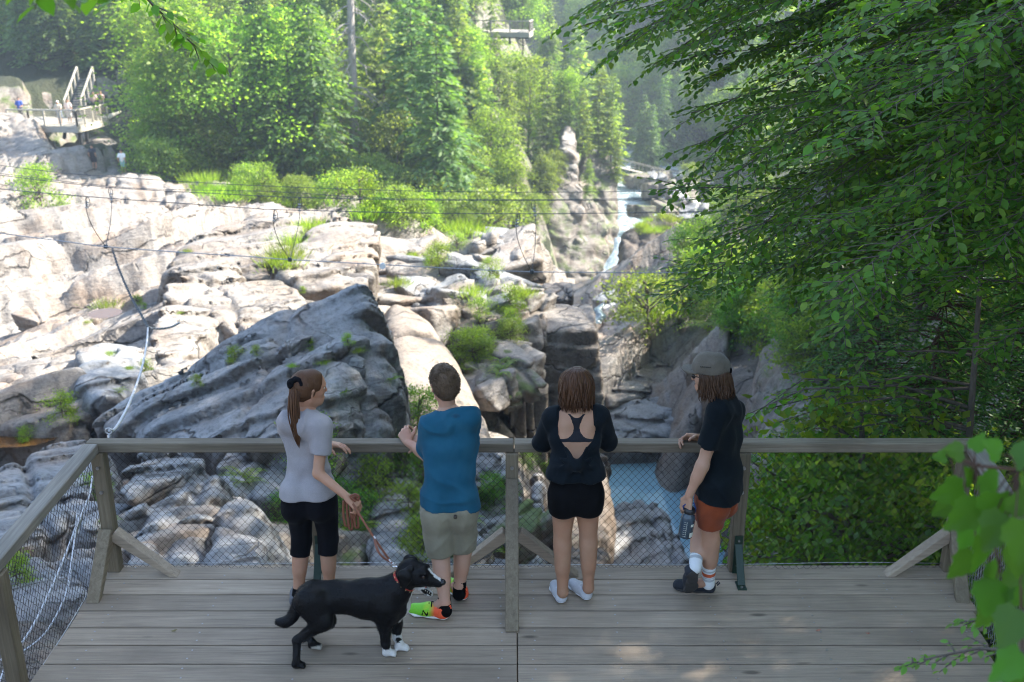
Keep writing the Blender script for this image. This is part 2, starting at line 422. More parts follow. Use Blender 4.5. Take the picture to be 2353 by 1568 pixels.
# ------------------------------------------------------------------ terrain: control points (seen at px,py from the deck, at distance Y)
_cp = []
for px, py, Y in [(0,1500,9.5),(50,1200,14),(250,1250,13),(400,1180,15.5),(600,1290,13),(50,1020,20),(300,960,23.5),(420,1000,22),(560,1020,21),(100,850,28),(100,700,36),(300,760,31),(500,690,34),
    (100,560,48),(600,570,43),(100,430,62),(400,450,64),(50,350,76),(800,520,51),(1000,575,47),(1150,640,45),(500,475,72),(900,485,76),(1100,545,72),(700,470,74),
    (-300,500,55),(-300,800,32),(-500,1100,17),(250,352,88),
    (1400,700,60),(1480,770,50),(1500,900,44),(1430,1000,42),(1600,760,45),(1600,960,38),(1750,1010,31),(1750,820,36),(1700,700,42),(1600,570,55),(1550,510,70),(1600,400,85),
    (1000,1200,21),(800,1200,18.5),(1180,1020,30),(1080,860,36)]:
    p = pt(px, py, Y); _cp.append((p.x, p.y, p.z))
_cp += [(8.5,92,-26),(9,84,-25.5),(13,113,-26),(17.6,147,-26.5),(22,200,-27.5),(32,260,-28),(5.5,60,-20),(7,75,-23),
    (5,36,-20),(6.5,33,-20),(4.5,40,-20),(6,28,-20),(7.5,34,-20),(8.2,37.5,-20),(6.8,30,-20),(5.6,24,-14),(7.6,26.5,-12),(4,24,-15),(2.5,18,-12.5),(0.5,13,-9.5),(2,9,-6.5),(-3,6,-3.2),(0,5.5,-3.6),(3,6,-3.2),(0,0,-1),(0,-6,2),(-8,0,-1.5),(8,0,0.5),
    (5,9.5,-3.2),(7,13,-3),(10,12,0.5),(8.5,20,-5.5),(10,26,-8),(11.5,31,-9),(13,25,-3.5),(17,20,3),(16,36,-4),(15,43,-8.5),(22,35,3),(13,55,-11),(18,62,-8),(25,60,0),
    (16,70,-13),(22,85,-11),(30,85,0),(19,100,-17),(33,110,2),(26,130,-18),(45,150,16),(32,170,-12),(60,200,28),(45,230,5),
    (5,100,-13),(7.8,101,-21),(0,104,-8),(10,130,-15),(5,125,-3),(12,160,-12),(4,160,8),(10,200,0),(22,255,-6),(-5,140,6),(-40,110,0),(-80,110,4),(-40,140,10),(-90,160,16),(-60,85,-7),
    (-20,92,-5),(-20,130,8),(0,200,28),(-60,200,32),(-120,100,2),(30,340,25),(80,330,45),(0,330,45),(-80,330,55),(120,200,50),(80,100,28),(50,50,14),(50,0,8),(-60,0,0),(-60,40,-5),(0,-60,8)]
_cp = np.array(_cp)
def _tps(r2): return r2 * np.log(r2 + 1e-9) * 0.5
_ps = 1 / 30.0
_Q = _cp[:, :2] * _ps; _n = len(_cp)
_A = np.zeros((_n + 3, _n + 3)); _r2 = ((_Q[:, None] - _Q[None]) ** 2).sum(-1)
_A[:_n, :_n] = np.sqrt(_r2) + np.eye(_n) * -0.006
_A[:_n, _n] = 1; _A[:_n, _n+1:] = _Q; _A[_n, :_n] = 1; _A[_n+1:, :_n] = _Q.T
_W = np.linalg.solve(_A, np.concatenate([_cp[:, 2], np.zeros(3)]))
def base_h(x, y):
    x = np.asarray(x, np.float32); y = np.asarray(y, np.float32); s = x.shape
    q = np.stack([x.ravel(), y.ravel()], 1) * np.float32(_ps); out = np.empty(len(q), np.float32); W = _W.astype(np.float32); QQ = _Q.astype(np.float32)
    for i in range(0, len(q), 40000):
        b = q[i:i+40000]; r = np.sqrt(((b[:, None, 0] - QQ[None, :, 0]) ** 2 + (b[:, None, 1] - QQ[None, :, 1]) ** 2))
        out[i:i+40000] = r @ W[:_n] + W[_n] + b @ W[_n+1:]
    return out.reshape(s)
RIV = np.array([(7.0,74,-23.5),(8.5,84,-26.2),(8.9,92,-26.5),(11,104,-26.5),(13.2,116,-26.6),(16.5,138,-26.8),(17,152,-27),(12,170,-27),(2,190,-27),(-12,220,-27),(-60,330,-27)])
def carve(x, y, z):
    """cut the river's gorge below the fall"""
    c = np.interp(y, RIV[:, 1], RIV[:, 0]); fl = np.interp(y, RIV[:, 1], RIV[:, 2]); w = np.interp(y, [74, 92, 113, 147, 300], [2.2, 3.4, 6.0, 7.5, 7])
    d = x - c; n = fbm(x * .15, y * .15, 0 * x, 3, 51) * 1.5
    lim = fl + np.where(d > 0, np.clip(d - w + n, 0, None) * np.interp(y, [74, 120, 180], [0.9, .30, .8]), np.clip(-d - w + n, 0, None) * 2.2)
    k = sstep(68, 78, y) * sstep(420, 330, y); return z + np.minimum(lim - z, 0) * k
def ground(x, y):
    r = base_h(np.array([float(x)]), np.array([float(y)])); return float(carve(np.array([float(x)]), np.array([float(y)]), r)[0])
def soft_cells(x, y, seed, fn, K=38.0, jit=0.9):
    """cells that each carry a tilted plane, blended over a narrow band"""
    ix, iy = np.floor(x), np.floor(y); A = np.zeros_like(x); B = np.zeros_like(x) + 1e-12
    for i in (-1, 0, 1):
        for j in (-1, 0, 1):
            cx, cy = (ix + i).astype(np.int64), (iy + j).astype(np.int64); zz = np.zeros_like(cx)
            dx = x - (cx + 0.5 + jit * (_h(cx, cy, zz, seed) - 0.5)); dy = y - (cy + 0.5 + jit * (_h(cx, cy, zz, seed + 5) - 0.5)); w = np.exp(-K * (dx * dx + dy * dy))
            A = A + w * fn(_h(cx, cy, zz, seed + 9), dx, dy); B = B + w
    return A / B
def rock_relief(x, y, z0):
    """long slabs that rise to the upper right, stepped and split by open joints"""
    d = np.sqrt(x * x + y * y); fade = sstep(170, 90, d) * sstep(2, 9, d)
    c, s_ = math.cos(0.72), math.sin(0.72)
    u, v = x * c + y * s_, -x * s_ + y * c
    wx = fbm(x * 0.11, y * 0.11, 0 * x, 3, 3) * 1.8; wy = fbm(x * 0.11, y * 0.11, 0 * x + 7, 3, 4) * 1.2
    h = fbm(x * 0.07, y * 0.07, 0 * x, 3, 11) * 1.0
    for (su, sv, amp, tilt, sd) in ((15.0, 5.0, 1.7, 0.17, 1), (6.5, 2.1, 0.55, 0.15, 2)):
        h = h + soft_cells((u + wx) / su, (v + wy) / sv, 20 + sd, lambda hid, ox, oy: amp * (hid - 0.5) + tilt * ox * su * 0.35 - tilt * oy * sv * (0.5 + 1.0 * hid))
        f1, f2, hid, ox, oy = voronoi2((u + wx) / su, (v + wy) / sv, 20 + sd); h = h - amp * 0.35 * sstep(0.05, 0.0, f2 - f1)
    # thin beds: a stair across the slab direction
    q = v / 0.75 + fbm(x * 0.22, y * 0.22, 0 * x, 4, 33) * 1.3; sq = q - np.floor(q); am = _h(np.floor(q).astype(np.int64), 0 * q.astype(np.int64), 0 * q.astype(np.int64), 3)
    h = h + 0.17 * am * (1 - sq) * sstep(-.3, .3, fbm(x * 0.13, y * 0.13, 0 * x, 2, 44))
    h = h + fbm(x * 1.1, y * 1.1, 0 * x, 4, 31) * 0.06
    return h * fade
def build_terrain():
    th = np.concatenate([np.linspace(-math.pi, R(-60), 26)[:-1], np.linspace(R(-60), R(-29), 40)[:-1], np.linspace(R(-29), R(31), 450)[:-1], np.linspace(R(31), R(60), 40)[:-1], np.linspace(R(60), math.pi, 26)])
    r = np.concatenate([np.linspace(0.6, 8, 14)[:-1], np.geomspace(8, 120, 450)[:-1], np.geomspace(120, 420, 120)[:-1], np.geomspace(420, 1500, 14)])
    T, RR = np.meshgrid(th, r); x = (RR * np.sin(T)).astype(np.float32); y = (RR * np.cos(T)).astype(np.float32)
    z = base_h(x, y); z += rock_relief(x, y, z)
    z = carve(x, y, z)
    far = sstep(420, 700, np.sqrt(x * x + y * y)); z = z * (1 - far) + (40 + 0.05 * np.sqrt(x * x + y * y)) * far
    ni, nj = x.shape; V = np.stack([x.ravel(), y.ravel(), z.ravel()], 1)
    I = np.arange(ni * nj).reshape(ni, nj)
    F = np.stack([I[:-1, :-1], I[:-1, 1:], I[1:, 1:], I[1:, :-1]], -1).reshape(-1, 4)
    # rock on the near bank, soil and leaf litter under the woods
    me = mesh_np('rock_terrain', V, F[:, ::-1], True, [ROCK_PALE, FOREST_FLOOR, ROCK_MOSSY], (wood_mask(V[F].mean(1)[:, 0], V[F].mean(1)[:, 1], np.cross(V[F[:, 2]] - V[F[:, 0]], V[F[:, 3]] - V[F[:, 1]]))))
    return link('rock_terrain', me, kind='structure')
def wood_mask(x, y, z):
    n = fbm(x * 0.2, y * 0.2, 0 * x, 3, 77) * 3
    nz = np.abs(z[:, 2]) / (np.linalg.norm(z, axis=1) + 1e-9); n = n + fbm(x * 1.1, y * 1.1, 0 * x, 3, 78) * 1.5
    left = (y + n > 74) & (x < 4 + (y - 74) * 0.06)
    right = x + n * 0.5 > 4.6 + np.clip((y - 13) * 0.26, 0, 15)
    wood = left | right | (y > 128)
    return np.where(wood & (nz > .52), 1, np.where(wood | (y > 80), 2, 0)).astype(np.int32)  # far and steep ground: darker mossy rock paints in the spur's shadow side
_m = Mat('forest_floor'); _P = _m.pos()
_m.bs(Base_Color=_m.mix(_m.noise(_P, 0.8, 6), _m.ramp(_m.noise(_P, 3, 5), [(0.3, (0.02, 0.035, 0.01)), (0.7, (0.05, 0.06, 0.02))]), (0.03, 0.028, 0.015)), Roughness=0.95); _m.bump(_m.noise(_P, 5, 6), 1.0, 0.2)
FOREST_FLOOR = _m.m
terrain = build_terrain()
lap('terrain')
# ------------------------------------------------------------------ rocks
ROCK_BROWN = rock_mat('brown_rock', (0.085, 0.072, 0.06), (0.20, 0.175, 0.15), (0.30, 0.275, 0.245), stain=1.0, brown=0.4, strata=0.7)
def hull_planes(P):
    P = np.asarray(P, np.float64); n = len(P); out = []
    c = P.mean(0)
    for i in range(n):
        for j in range(i + 1, n):
            for k in range(j + 1, n):
                nn = np.cross(P[j] - P[i], P[k] - P[i]); L = np.linalg.norm(nn)
                if L < 1e-6: continue
                nn /= L; d = (P - P[i]) @ nn
                if (d <= 1e-4).all(): pass
                elif (d >= -1e-4).all(): nn = -nn
                else: continue
                o = P[i] @ nn
                if not any(np.dot(nn, m) > 0.9995 and abs(o - q) < 0.02 for m, q in out): out.append((nn, o))
    return out
def rock_shape(name, P, mat, h=0.09, rnd=0.25, ledge=None, rough=0.12, joints=4, seed=0, freq=1.0, keep=None, wob=0.5, patchy=0.35):
    """a convex hull of points turned into weathered rock; ledge = (bed normal, period, amplitude)"""
    P = np.asarray([tuple(p) for p in P], np.float64); pl = hull_planes(P)
    lo, hi = P.min(0) - 0.25, P.max(0) + 0.25
    n = np.ceil((hi - lo) / h).astype(int) + 1
    ax = [(lo[i] + h * np.arange(n[i])).astype(np.float32) for i in range(3)]
    X, Y, Z = ax[0][:, None, None], ax[1][None, :, None], ax[2][None, None, :]
    D = None
    for nn, o in pl:
        d = (X * np.float32(nn[0]) + Y * np.float32(nn[1]) + Z * np.float32(nn[2]) - np.float32(o))
        D = d if D is None else smax(D, d, rnd)
    D = D + np.zeros(n, np.float32)
    amp = rough * 3 + (ledge[2] if ledge else 0) * 1.5 + 0.15
    m = np.abs(D) < amp + 2 * h
    I, J, K = np.nonzero(m); x, y, z = ax[0][I], ax[1][J], ax[2][K]
    e = rough * fbm(x * 0.55 * freq, y * 0.55 * freq, z * 0.55 * freq, 5, 100 + seed, 0.52)
    if ledge:
        b, per, la = ledge; b = Vector(b).normalized()
        w = fbm(x * 0.28, y * 0.28, z * 0.28, 3, 40 + seed) * wob
        q = (x * b.x + y * b.y + z * b.z) / per + w
        s1 = q - np.floor(q); am = 0.35 + 0.65 * _h(np.floor(q).astype(np.int64), 0 * I, 0 * I, seed)
        q2 = q * 2.7 + 3.3; s2 = q2 - np.floor(q2); am2 = _h(np.floor(q2).astype(np.int64), 0 * I, 0 * I + 4, seed)
        e = e + la * (am * ((1 - s1) ** 1.3) + 0.4 * am2 * (1 - s2)) - la * 0.35
        pm = 1 - patchy * sstep(-.1, .45, fbm(x * 0.42, y * 0.42, z * 0.42, 3, seed + 71)); e = (e - 0) * 1.0 if patchy == 0 else e * 0 + rough * fbm(x * 0.55 * freq, y * 0.55 * freq, z * 0.55 * freq, 5, 100 + seed, 0.52) + (la * (am * ((1 - s1) ** 1.3) + 0.4 * am2 * (1 - s2)) - la * 0.35) * pm
        v1 = vnoise(x * 0.8, y * 0.8, z * 0.8, seed + 61); e = e + la * 0.25 * v1
    rs = np.random.RandomState(seed + 5)
    for _ in range(joints):
        v = rs.normal(size=3); v[2] *= 0.5; v /= np.linalg.norm(v); o = v @ (P[rs.randint(len(P))] * 0.5 + P.mean(0) * 0.5)
        dd = np.abs(x * v[0] + y * v[1] + z * v[2] - o + 0.25 * vnoise(x * 0.7, y * 0.7, z * 0.7, seed + _))
        e = e + 0.16 * np.exp(-(dd / (0.05 + h * 0.6)) ** 2)
    D[I, J, K] += e.astype(np.float32)
    D[0] = D[-1] = 0.5; D[:, 0] = D[:, -1] = 0.5; D[:, :, 0] = D[:, :, -1] = 0.5
    V, F = surface_nets(D, lo, h)
    if keep is not None:                       # drop the part that is deep in the ground
        ok = V[:, 2] > keep; F = F[ok[F].any(1)]
        u = np.unique(F); mp = np.full(len(V), -1); mp[u] = np.arange(len(u)); V = V[u]; F = mp[F]
    return V, F
def add_rock(name, label, cat, P, mat, kind=None, group=None, **kw):
    V, F = rock_shape(name, P, mat, **kw)
    c = V.mean(0); c[2] = V[:, 2].min()
    me = mesh_np(name, V - c, F, True, [mat])
    return link(name, me, None, tuple(c), None, kind, label, cat, group)
def outline(pts, down=2.0, back=2.0, backdown=0.6, sx=0.0):
    P = []
    for px, py, Y in pts:
        p = pt(px, py, Y); P.append(p)
    top = max(p.z for p in P)
    Q = list(P)
    for p in P:
        Q.append(p + Vector((sx, back, -backdown))); Q.append(p + Vector((0, 0.25, -down)))
    return Q
# the leaning boulder with the bedded slope, in the middle of the picture
_d = (pt(830, 648, 24.0) - pt(215, 965, 20.0)).normalized()
hero = [pt(212, 965, 20.2), pt(330, 905, 20.6), pt(430, 850, 21.0), pt(560, 748, 21.4), pt(700, 686, 21.8), pt(825, 646, 22.0), pt(885, 700, 21.8), pt(928, 850, 21.2), pt(930, 900, 21.0), pt(900, 1010, 20.2),
        pt(745, 880, 19.5), pt(700, 1010, 18.2), pt(420, 1015, 18.6), pt(260, 990, 19.4)]
hero += [Vector((-7.2, 24.0, -7.0)), Vector((-3.2, 27.0, -6.0)), Vector((-2.4, 24.5, -8.5)), Vector((-6.8, 19.3, -7.0)), Vector((-3.0, 19.8, -9.0)), Vector((-5.2, 18.6, -7.4))]
add_rock('boulder', 'huge grey boulder with a bedded slope, leaning in the shade behind the railing', 'boulder', hero, ROCK_GREY, h=0.065, rnd=0.22, ledge=((0.50, -0.80, -0.40), 0.70, 0.34), rough=0.13, joints=3, seed=3, wob=0.6, patchy=0.7)
# pale dome right of it
dome = [pt(870, 640, 35.0), pt(905, 640, 35.5), pt(960, 672, 34.2), pt(1040, 742, 31.8), pt(1100, 822, 29.8), pt(1150, 905, 28.0), pt(1195, 1000, 26.5), pt(1205, 1060, 25.2), pt(930, 1010, 23.5), pt(880, 800, 28), pt(1000, 800, 29.2), pt(1080, 1000, 25),
        Vector((-4.8, 34, -9)), Vector((-3.4, 24.0, -10.5)), Vector((-0.4, 25.0, -12.5)), Vector((-1.2, 33, -12)), Vector((0.0, 28, -12))]
add_rock('boulder', 'smooth pale dome of rock glowing in the sun behind the man in blue', 'boulder', dome, ROCK_SMOOTH, h=0.085, rnd=1.0, rough=0.16, joints=3, seed=8, freq=0.7)
add_rock('boulder', 'small round grey boulder tucked against the right foot of the huge bedded boulder', 'boulder', outline([(905,1010,20.8),(912,900,21.2),(930,885,21.6),(945,930,21.6),(946,1000,21.0)], 1.6, 1.6), ROCK_GREY, h=0.06, rnd=0.3, rough=0.06, joints=1, seed=2)
# dark square-jointed cliff block in the middle of the gorge
add_rock('cliff_block', 'tall dark brown cliff block with a sunlit flat top in mid gorge', 'rock', [pt(1228,762,36.0), pt(1372,756,36.2), pt(1385,780,36.3), pt(1362,694,39.2), pt(1195,692,39.0), pt(1190,760,36.6), Vector((3.25,36.6,-17.5)), Vector((-0.3,35.4,-17.5)), Vector((-0.3,40,-17)), Vector((3.3,40.5,-17.5)), pt(1390,900,36.0)],
         ROCK_BROWN, h=0.08, rnd=0.10, ledge=((0.05, 0.12, 1), 0.8, 0.16), rough=0.08, joints=3, seed=12)
_k = 0
for px0, px1, py, Y, dn in [(1195,1232,795,35.3,3.0),(1170,1200,772,35.8,3.0),(1165,1188,850,35.0,5.0),(1200,1230,858,34.7,5.5),(1170,1210,890,34.4,6.0),(1225,1260,905,34.9,6.5),(1155,1172,800,36.0,4)]:
    a, b = pt(px0, py, Y), pt(px1, py - 3, Y + .1)
    P = [a, b, a + Vector((0.02, 0.8, 0.05)), b + Vector((0.02, 0.8, 0.05))]; P += [p + Vector((0, 0.05, -dn)) for p in P]
    add_rock('stone_block', ['square jointed block standing high on the left of the dark cliff', 'block at the top left shoulder of the dark cliff', 'low pillar at the left edge of the dark cliff', 'stepped pillar against the left face of the dark cliff', 'lowest leftmost block stacked under the dark cliff steps', 'grey step block below the flat top of the dark cliff', 'thin upright block left of the dark cliff top'][_k], 'rock', P, ROCK_PALE if _k % 2 == 0 else ROCK_BROWN, h=0.07, rnd=0.06, rough=0.05, joints=1, seed=30 + _k, group='jointed blocks beside the dark cliff'); _k += 1
add_rock('slab', 'flat white slab lying on the sunlit top of the dark cliff', 'rock', outline([(1243,685,40),(1250,662,40.6),(1285,655,41),(1320,660,41),(1322,676,40.4),(1300,688,40)], 0.6, 1.0, 0.1), ROCK_PALE, h=0.06, rnd=0.1, ledge=((0.1,0,1),0.3,0.1), rough=0.05, joints=1, seed=44)
# long slabs with dark undersides
add_rock('rock_slab', 'long tilted slab with dark underside, left of the green gully, high on the rocks', 'rock', [pt(385,612,35.0),pt(430,545,37.0),pt(640,482,40.0),pt(752,490,41.0),pt(640,575,35.5),pt(618,600,34.5),pt(618,655,34.0),pt(560,640,33.6),pt(372,628,34.0),Vector((-14,41.0,-11)),Vector((-9,41.0,-11)),Vector((-13.5,35.0,-11)),Vector((-9.2,35.0,-11))],
         ROCK_PALE, h=0.10, rnd=0.22, ledge=((0.45,-0.72,-0.45),0.9,0.25), rough=0.13, joints=3, seed=51)
add_rock('rock_slab', 'broad slab with brown underside between the green gully and a stained corner', 'rock', [pt(624,600,34.0),pt(690,535,37.0),pt(760,500,39.0),pt(858,503,39.5),pt(872,520,38.5),pt(860,640,33.5),pt(800,655,32.8),pt(700,668,32.2),pt(622,660,33.0),pt(640,615,33.0),Vector((-9.4,39.0,-11)),Vector((-5,39.0,-11)),Vector((-9,33.4,-11)),Vector((-5.2,33.4,-11))],
         ROCK_PALE, h=0.10, rnd=0.22, ledge=((0.45,-0.72,-0.45),0.9,0.22), rough=0.13, joints=3, seed=53)
add_rock('rock_slab', 'sunlit slab rising from left to right above the huge bedded boulder', 'rock', [pt(345,795,26.0),pt(368,650,30.0),pt(440,618,32.0),pt(545,612,33.5),pt(560,650,32.0),pt(520,720,29.0),pt(450,800,26.5),pt(400,850,25.0),Vector((-11,32.5,-9.5)),Vector((-8,32.5,-9.5)),Vector((-9.6,26.0,-9.5)),Vector((-7.6,26.5,-9.5))],
         ROCK_PALE, h=0.09, rnd=0.2, ledge=((0.45,-0.72,-0.45),0.8,0.18), rough=0.1, joints=4, seed=57)
add_rock('rock_slab', 'white sunlit slab just above the crest of the huge bedded boulder', 'rock', [pt(470,690,29.5),pt(560,640,32.5),pt(640,640,33.0),pt(690,672,32.0),pt(705,700,31.0),pt(560,760,28.0),pt(480,740,28.5),Vector((-9,33.5,-9)),Vector((-5.6,32.5,-9)),Vector((-8.5,28.5,-9)),Vector((-6.2,28.5,-9))],
         ROCK_PALE, h=0.09, rnd=0.2, ledge=((0.45,-0.72,-0.45),0.7,0.16), rough=0.1, joints=3, seed=59)
add_rock('rock_slab', 'grey cracked slab hugging the left end of the huge bedded boulder', 'rock', [pt(160,800,24.5),pt(230,768,26.0),pt(325,762,26.5),pt(338,830,24.5),pt(330,865,23.5),pt(230,900,22.0),pt(170,900,22.5),Vector((-12,26.5,-8.5)),Vector((-9.2,26.5,-8.5)),Vector((-10.4,22.5,-8)),Vector((-8.6,22.5,-8))],
         ROCK_GREY, h=0.08, rnd=0.25, ledge=((0.45,-0.72,-0.45),0.8,0.2), rough=0.1, joints=3, seed=61)
add_rock('rock_slab', 'brown mottled rock above the tea-coloured pool at the left edge', 'rock', [pt(-60,850,24.5),pt(0,810,26.0),pt(150,800,25.5),pt(240,880,23.0),pt(225,930,22.0),pt(130,960,21.5),pt(-40,950,22.0),Vector((-15,27.5,-9)),Vector((-10,26.5,-9)),Vector((-13,22.0,-8.4)),Vector((-10,22.0,-8.2))],
         ROCK_PALE, h=0.09, rnd=0.3, ledge=((0.45,-0.72,-0.45),0.9,0.2), rough=0.14, joints=4, seed=63)
add_rock('rock_outcrop', 'pale cliff outcrop with black recesses at the foot of the wooded slope', 'rock', [pt(225,470,60.0),pt(240,415,63.0),pt(330,400,65.0),pt(440,424,64.0),pt(455,440,62.0),pt(455,505,59.0),pt(360,490,59.0),Vector((-26,66.0,-13)),Vector((-20,66.0,-14)),Vector((-25,59.5,-14)),Vector((-19.5,59.2,-14))],
         ROCK_PALE, h=0.16, rnd=0.2, ledge=((0.05,0.0,1),1.2,0.3), rough=0.3, joints=7, seed=65)
add_rock('rock_outcrop', 'pale rounded outcrop at the left edge beside the crowded lookout platform', 'rock', [pt(-120,300,75),pt(-40,255,78),pt(40,250,79),pt(90,290,77),pt(120,340,74),pt(110,400,71),pt(-60,410,71),Vector((-46,81,-14)),Vector((-32,81,-14)),Vector((-44,71,-14)),Vector((-33,71,-14))],
         ROCK_PALE, h=0.2, rnd=0.6, ledge=((-0.2,-0.3,0.9),1.5,0.35), rough=0.3, joints=5, seed=67)
add_rock('rock_outcrop', 'rock buttress carrying the steel legs of the crowded lookout platform', 'rock', [pt(115,345,77),pt(150,318,81),pt(235,302,83),pt(262,330,79),pt(290,395,75),pt(280,412,73),pt(120,405,73),Vector((-38,85,-14)),Vector((-28,85,-14)),Vector((-37,74,-14)),Vector((-27,74,-14))],
         ROCK_PALE, h=0.2, rnd=0.5, ledge=((-0.1,-0.2,0.95),1.4,0.3), rough=0.35, joints=5, seed=69)
# rocks seen through and below the fence
add_rock('boulder', 'brown streaked boulder seen through the mesh right of the left corner post', 'boulder', [pt(245,1060,16.2),pt(330,1020,17.2),pt(450,1030,17.4),pt(505,1060,17),pt(520,1110,16),pt(470,1230,13.9),pt(420,1310,12.8),pt(270,1300,12.8),pt(240,1180,14.4),Vector((-6,18,-7)),Vector((-4.4,17.5,-7)),Vector((-5.0,13,-5.5)),Vector((-4,13,-5.5))],
         ROCK_GREY, h=0.065, rnd=0.3, ledge=((0.45,-0.72,-0.45),0.6,0.16), rough=0.09, joints=3, seed=71)
add_rock('boulder', 'pale rounded boulder against the fence mesh left of the woman with the ponytail', 'boulder', [pt(470,1180,14.2),pt(500,1135,15),pt(560,1118,15.4),pt(610,1150,15),pt(628,1220,14.2),pt(625,1320,12.7),pt(450,1320,12.6),Vector((-4.6,16,-6.5)),Vector((-3.2,16,-6.8)),Vector((-4.3,12.8,-6)),Vector((-3.0,12.8,-6.2))],
         ROCK_GREY, h=0.06, rnd=0.35, ledge=((0.45,-0.72,-0.45),0.5,0.10), rough=0.08, joints=2, seed=73)
add_rock('rock_slab', 'flat grey slab wedged under the huge bedded boulder behind the mesh', 'rock', outline([(490,1075,17.5),(600,1068,18.2),(650,1090,18),(655,1150,17),(520,1130,16.8)], 1.2, 1.5, 0.2), ROCK_GREY, h=0.065, rnd=0.12, rough=0.06, joints=2, seed=75)
add_rock('boulder', 'large bluish slab rising left of the side fence above its rope', 'boulder', [pt(-80,1130,15.5),pt(20,1060,17.2),pt(150,1000,18.8),pt(225,1010,18.4),pt(235,1100,16.5),pt(180,1180,15),pt(0,1260,13.6),pt(-80,1260,13.6),Vector((-10,18.5,-8)),Vector((-7,18.5,-8)),Vector((-8.6,14,-6.5)),Vector((-6.6,15,-6.5))],
         ROCK_GREY, h=0.055, rnd=0.25, ledge=((0.45,-0.72,-0.45),0.7,0.16), rough=0.1, joints=3, seed=77)
add_rock('boulder', 'ledged rock under the left side fence beside the white ropes', 'boulder', [pt(-60,1290,12.6),pt(60,1250,13.3),pt(190,1230,13.4),pt(225,1290,12.4),pt(200,1350,11.6),pt(40,1420,10.9),pt(-60,1420,11),Vector((-7,14,-6)),Vector((-5,14,-6)),Vector((-6.2,11,-5.2)),Vector((-4.7,11.8,-5.2))],
         ROCK_GREY, h=0.06, rnd=0.2, ledge=((0.45,-0.72,-0.45),0.45,0.14), rough=0.08, joints=3, seed=79)
add_rock('boulder', 'dark brown rock in the hollow at the lower left corner under the fence', 'boulder', [pt(-60,1440,10.2),pt(60,1400,10.8),pt(190,1390,10.8),pt(200,1450,10),pt(140,1560,8.9),pt(-60,1600,8.6),Vector((-6,11,-5.2)),Vector((-4,11,-5.2)),Vector((-5,8.6,-4.6)),Vector((-4,9,-4.6))],
         ROCK_DARK, h=0.06, rnd=0.2, ledge=((-0.3,-0.4,0.85),0.4,0.1), rough=0.08, joints=3, seed=81)
for i, (a, lab) in enumerate([([(640,1110,19.5),(700,1060,20.5),(790,1050,21),(850,1090,20.4),(845,1290,16.5),(650,1300,16)], 'dark mossy rock behind the legs of the woman with the ponytail'),
        ([(850,1120,19.5),(885,1060,20.8),(930,1050,21),(960,1100,20.2),(950,1320,16),(840,1320,15.8)], 'upright grey rock rib seen through the mesh left of the man in blue'),
        ([(1060,1100,23),(1100,1050,24.5),(1160,1060,24.5),(1200,1120,23.5),(1210,1320,18.5),(1040,1320,18)], 'fractured grey rock seen through the mesh left of the centre post'),
        ([(1205,1180,24),(1235,1120,25.5),(1262,1150,25),(1275,1330,20),(1200,1330,19.5)], 'wet grey rock seen through the mesh beside the bare legs'),
        ([(1385,1060,30.5),(1400,1048,31),(1408,1100,30.8),(1410,1320,24),(1290,1330,23),(1300,1060,30)], 'mossy dark wall right behind the woman in black below the rail'),
        ([(1412,1190,30),(1440,1168,31),(1490,1160,31.4),(1522,1170,31),(1530,1215,30.3),(1585,1260,29.3),(1600,1310,28),(1400,1320,27)], 'squat grey boulder standing in the blue pool')]):
    add_rock('boulder', lab, 'boulder', outline(a, 3.0, 2.0, 0.6), [ROCK_MOSSY, ROCK_GREY, ROCK_GREY, ROCK_GREY, ROCK_DARK, ROCK_GREY][i], h=0.08, rnd=0.3, ledge=((0.45,-0.72,-0.45),0.8,0.15), rough=0.14, joints=4, seed=90 + i)
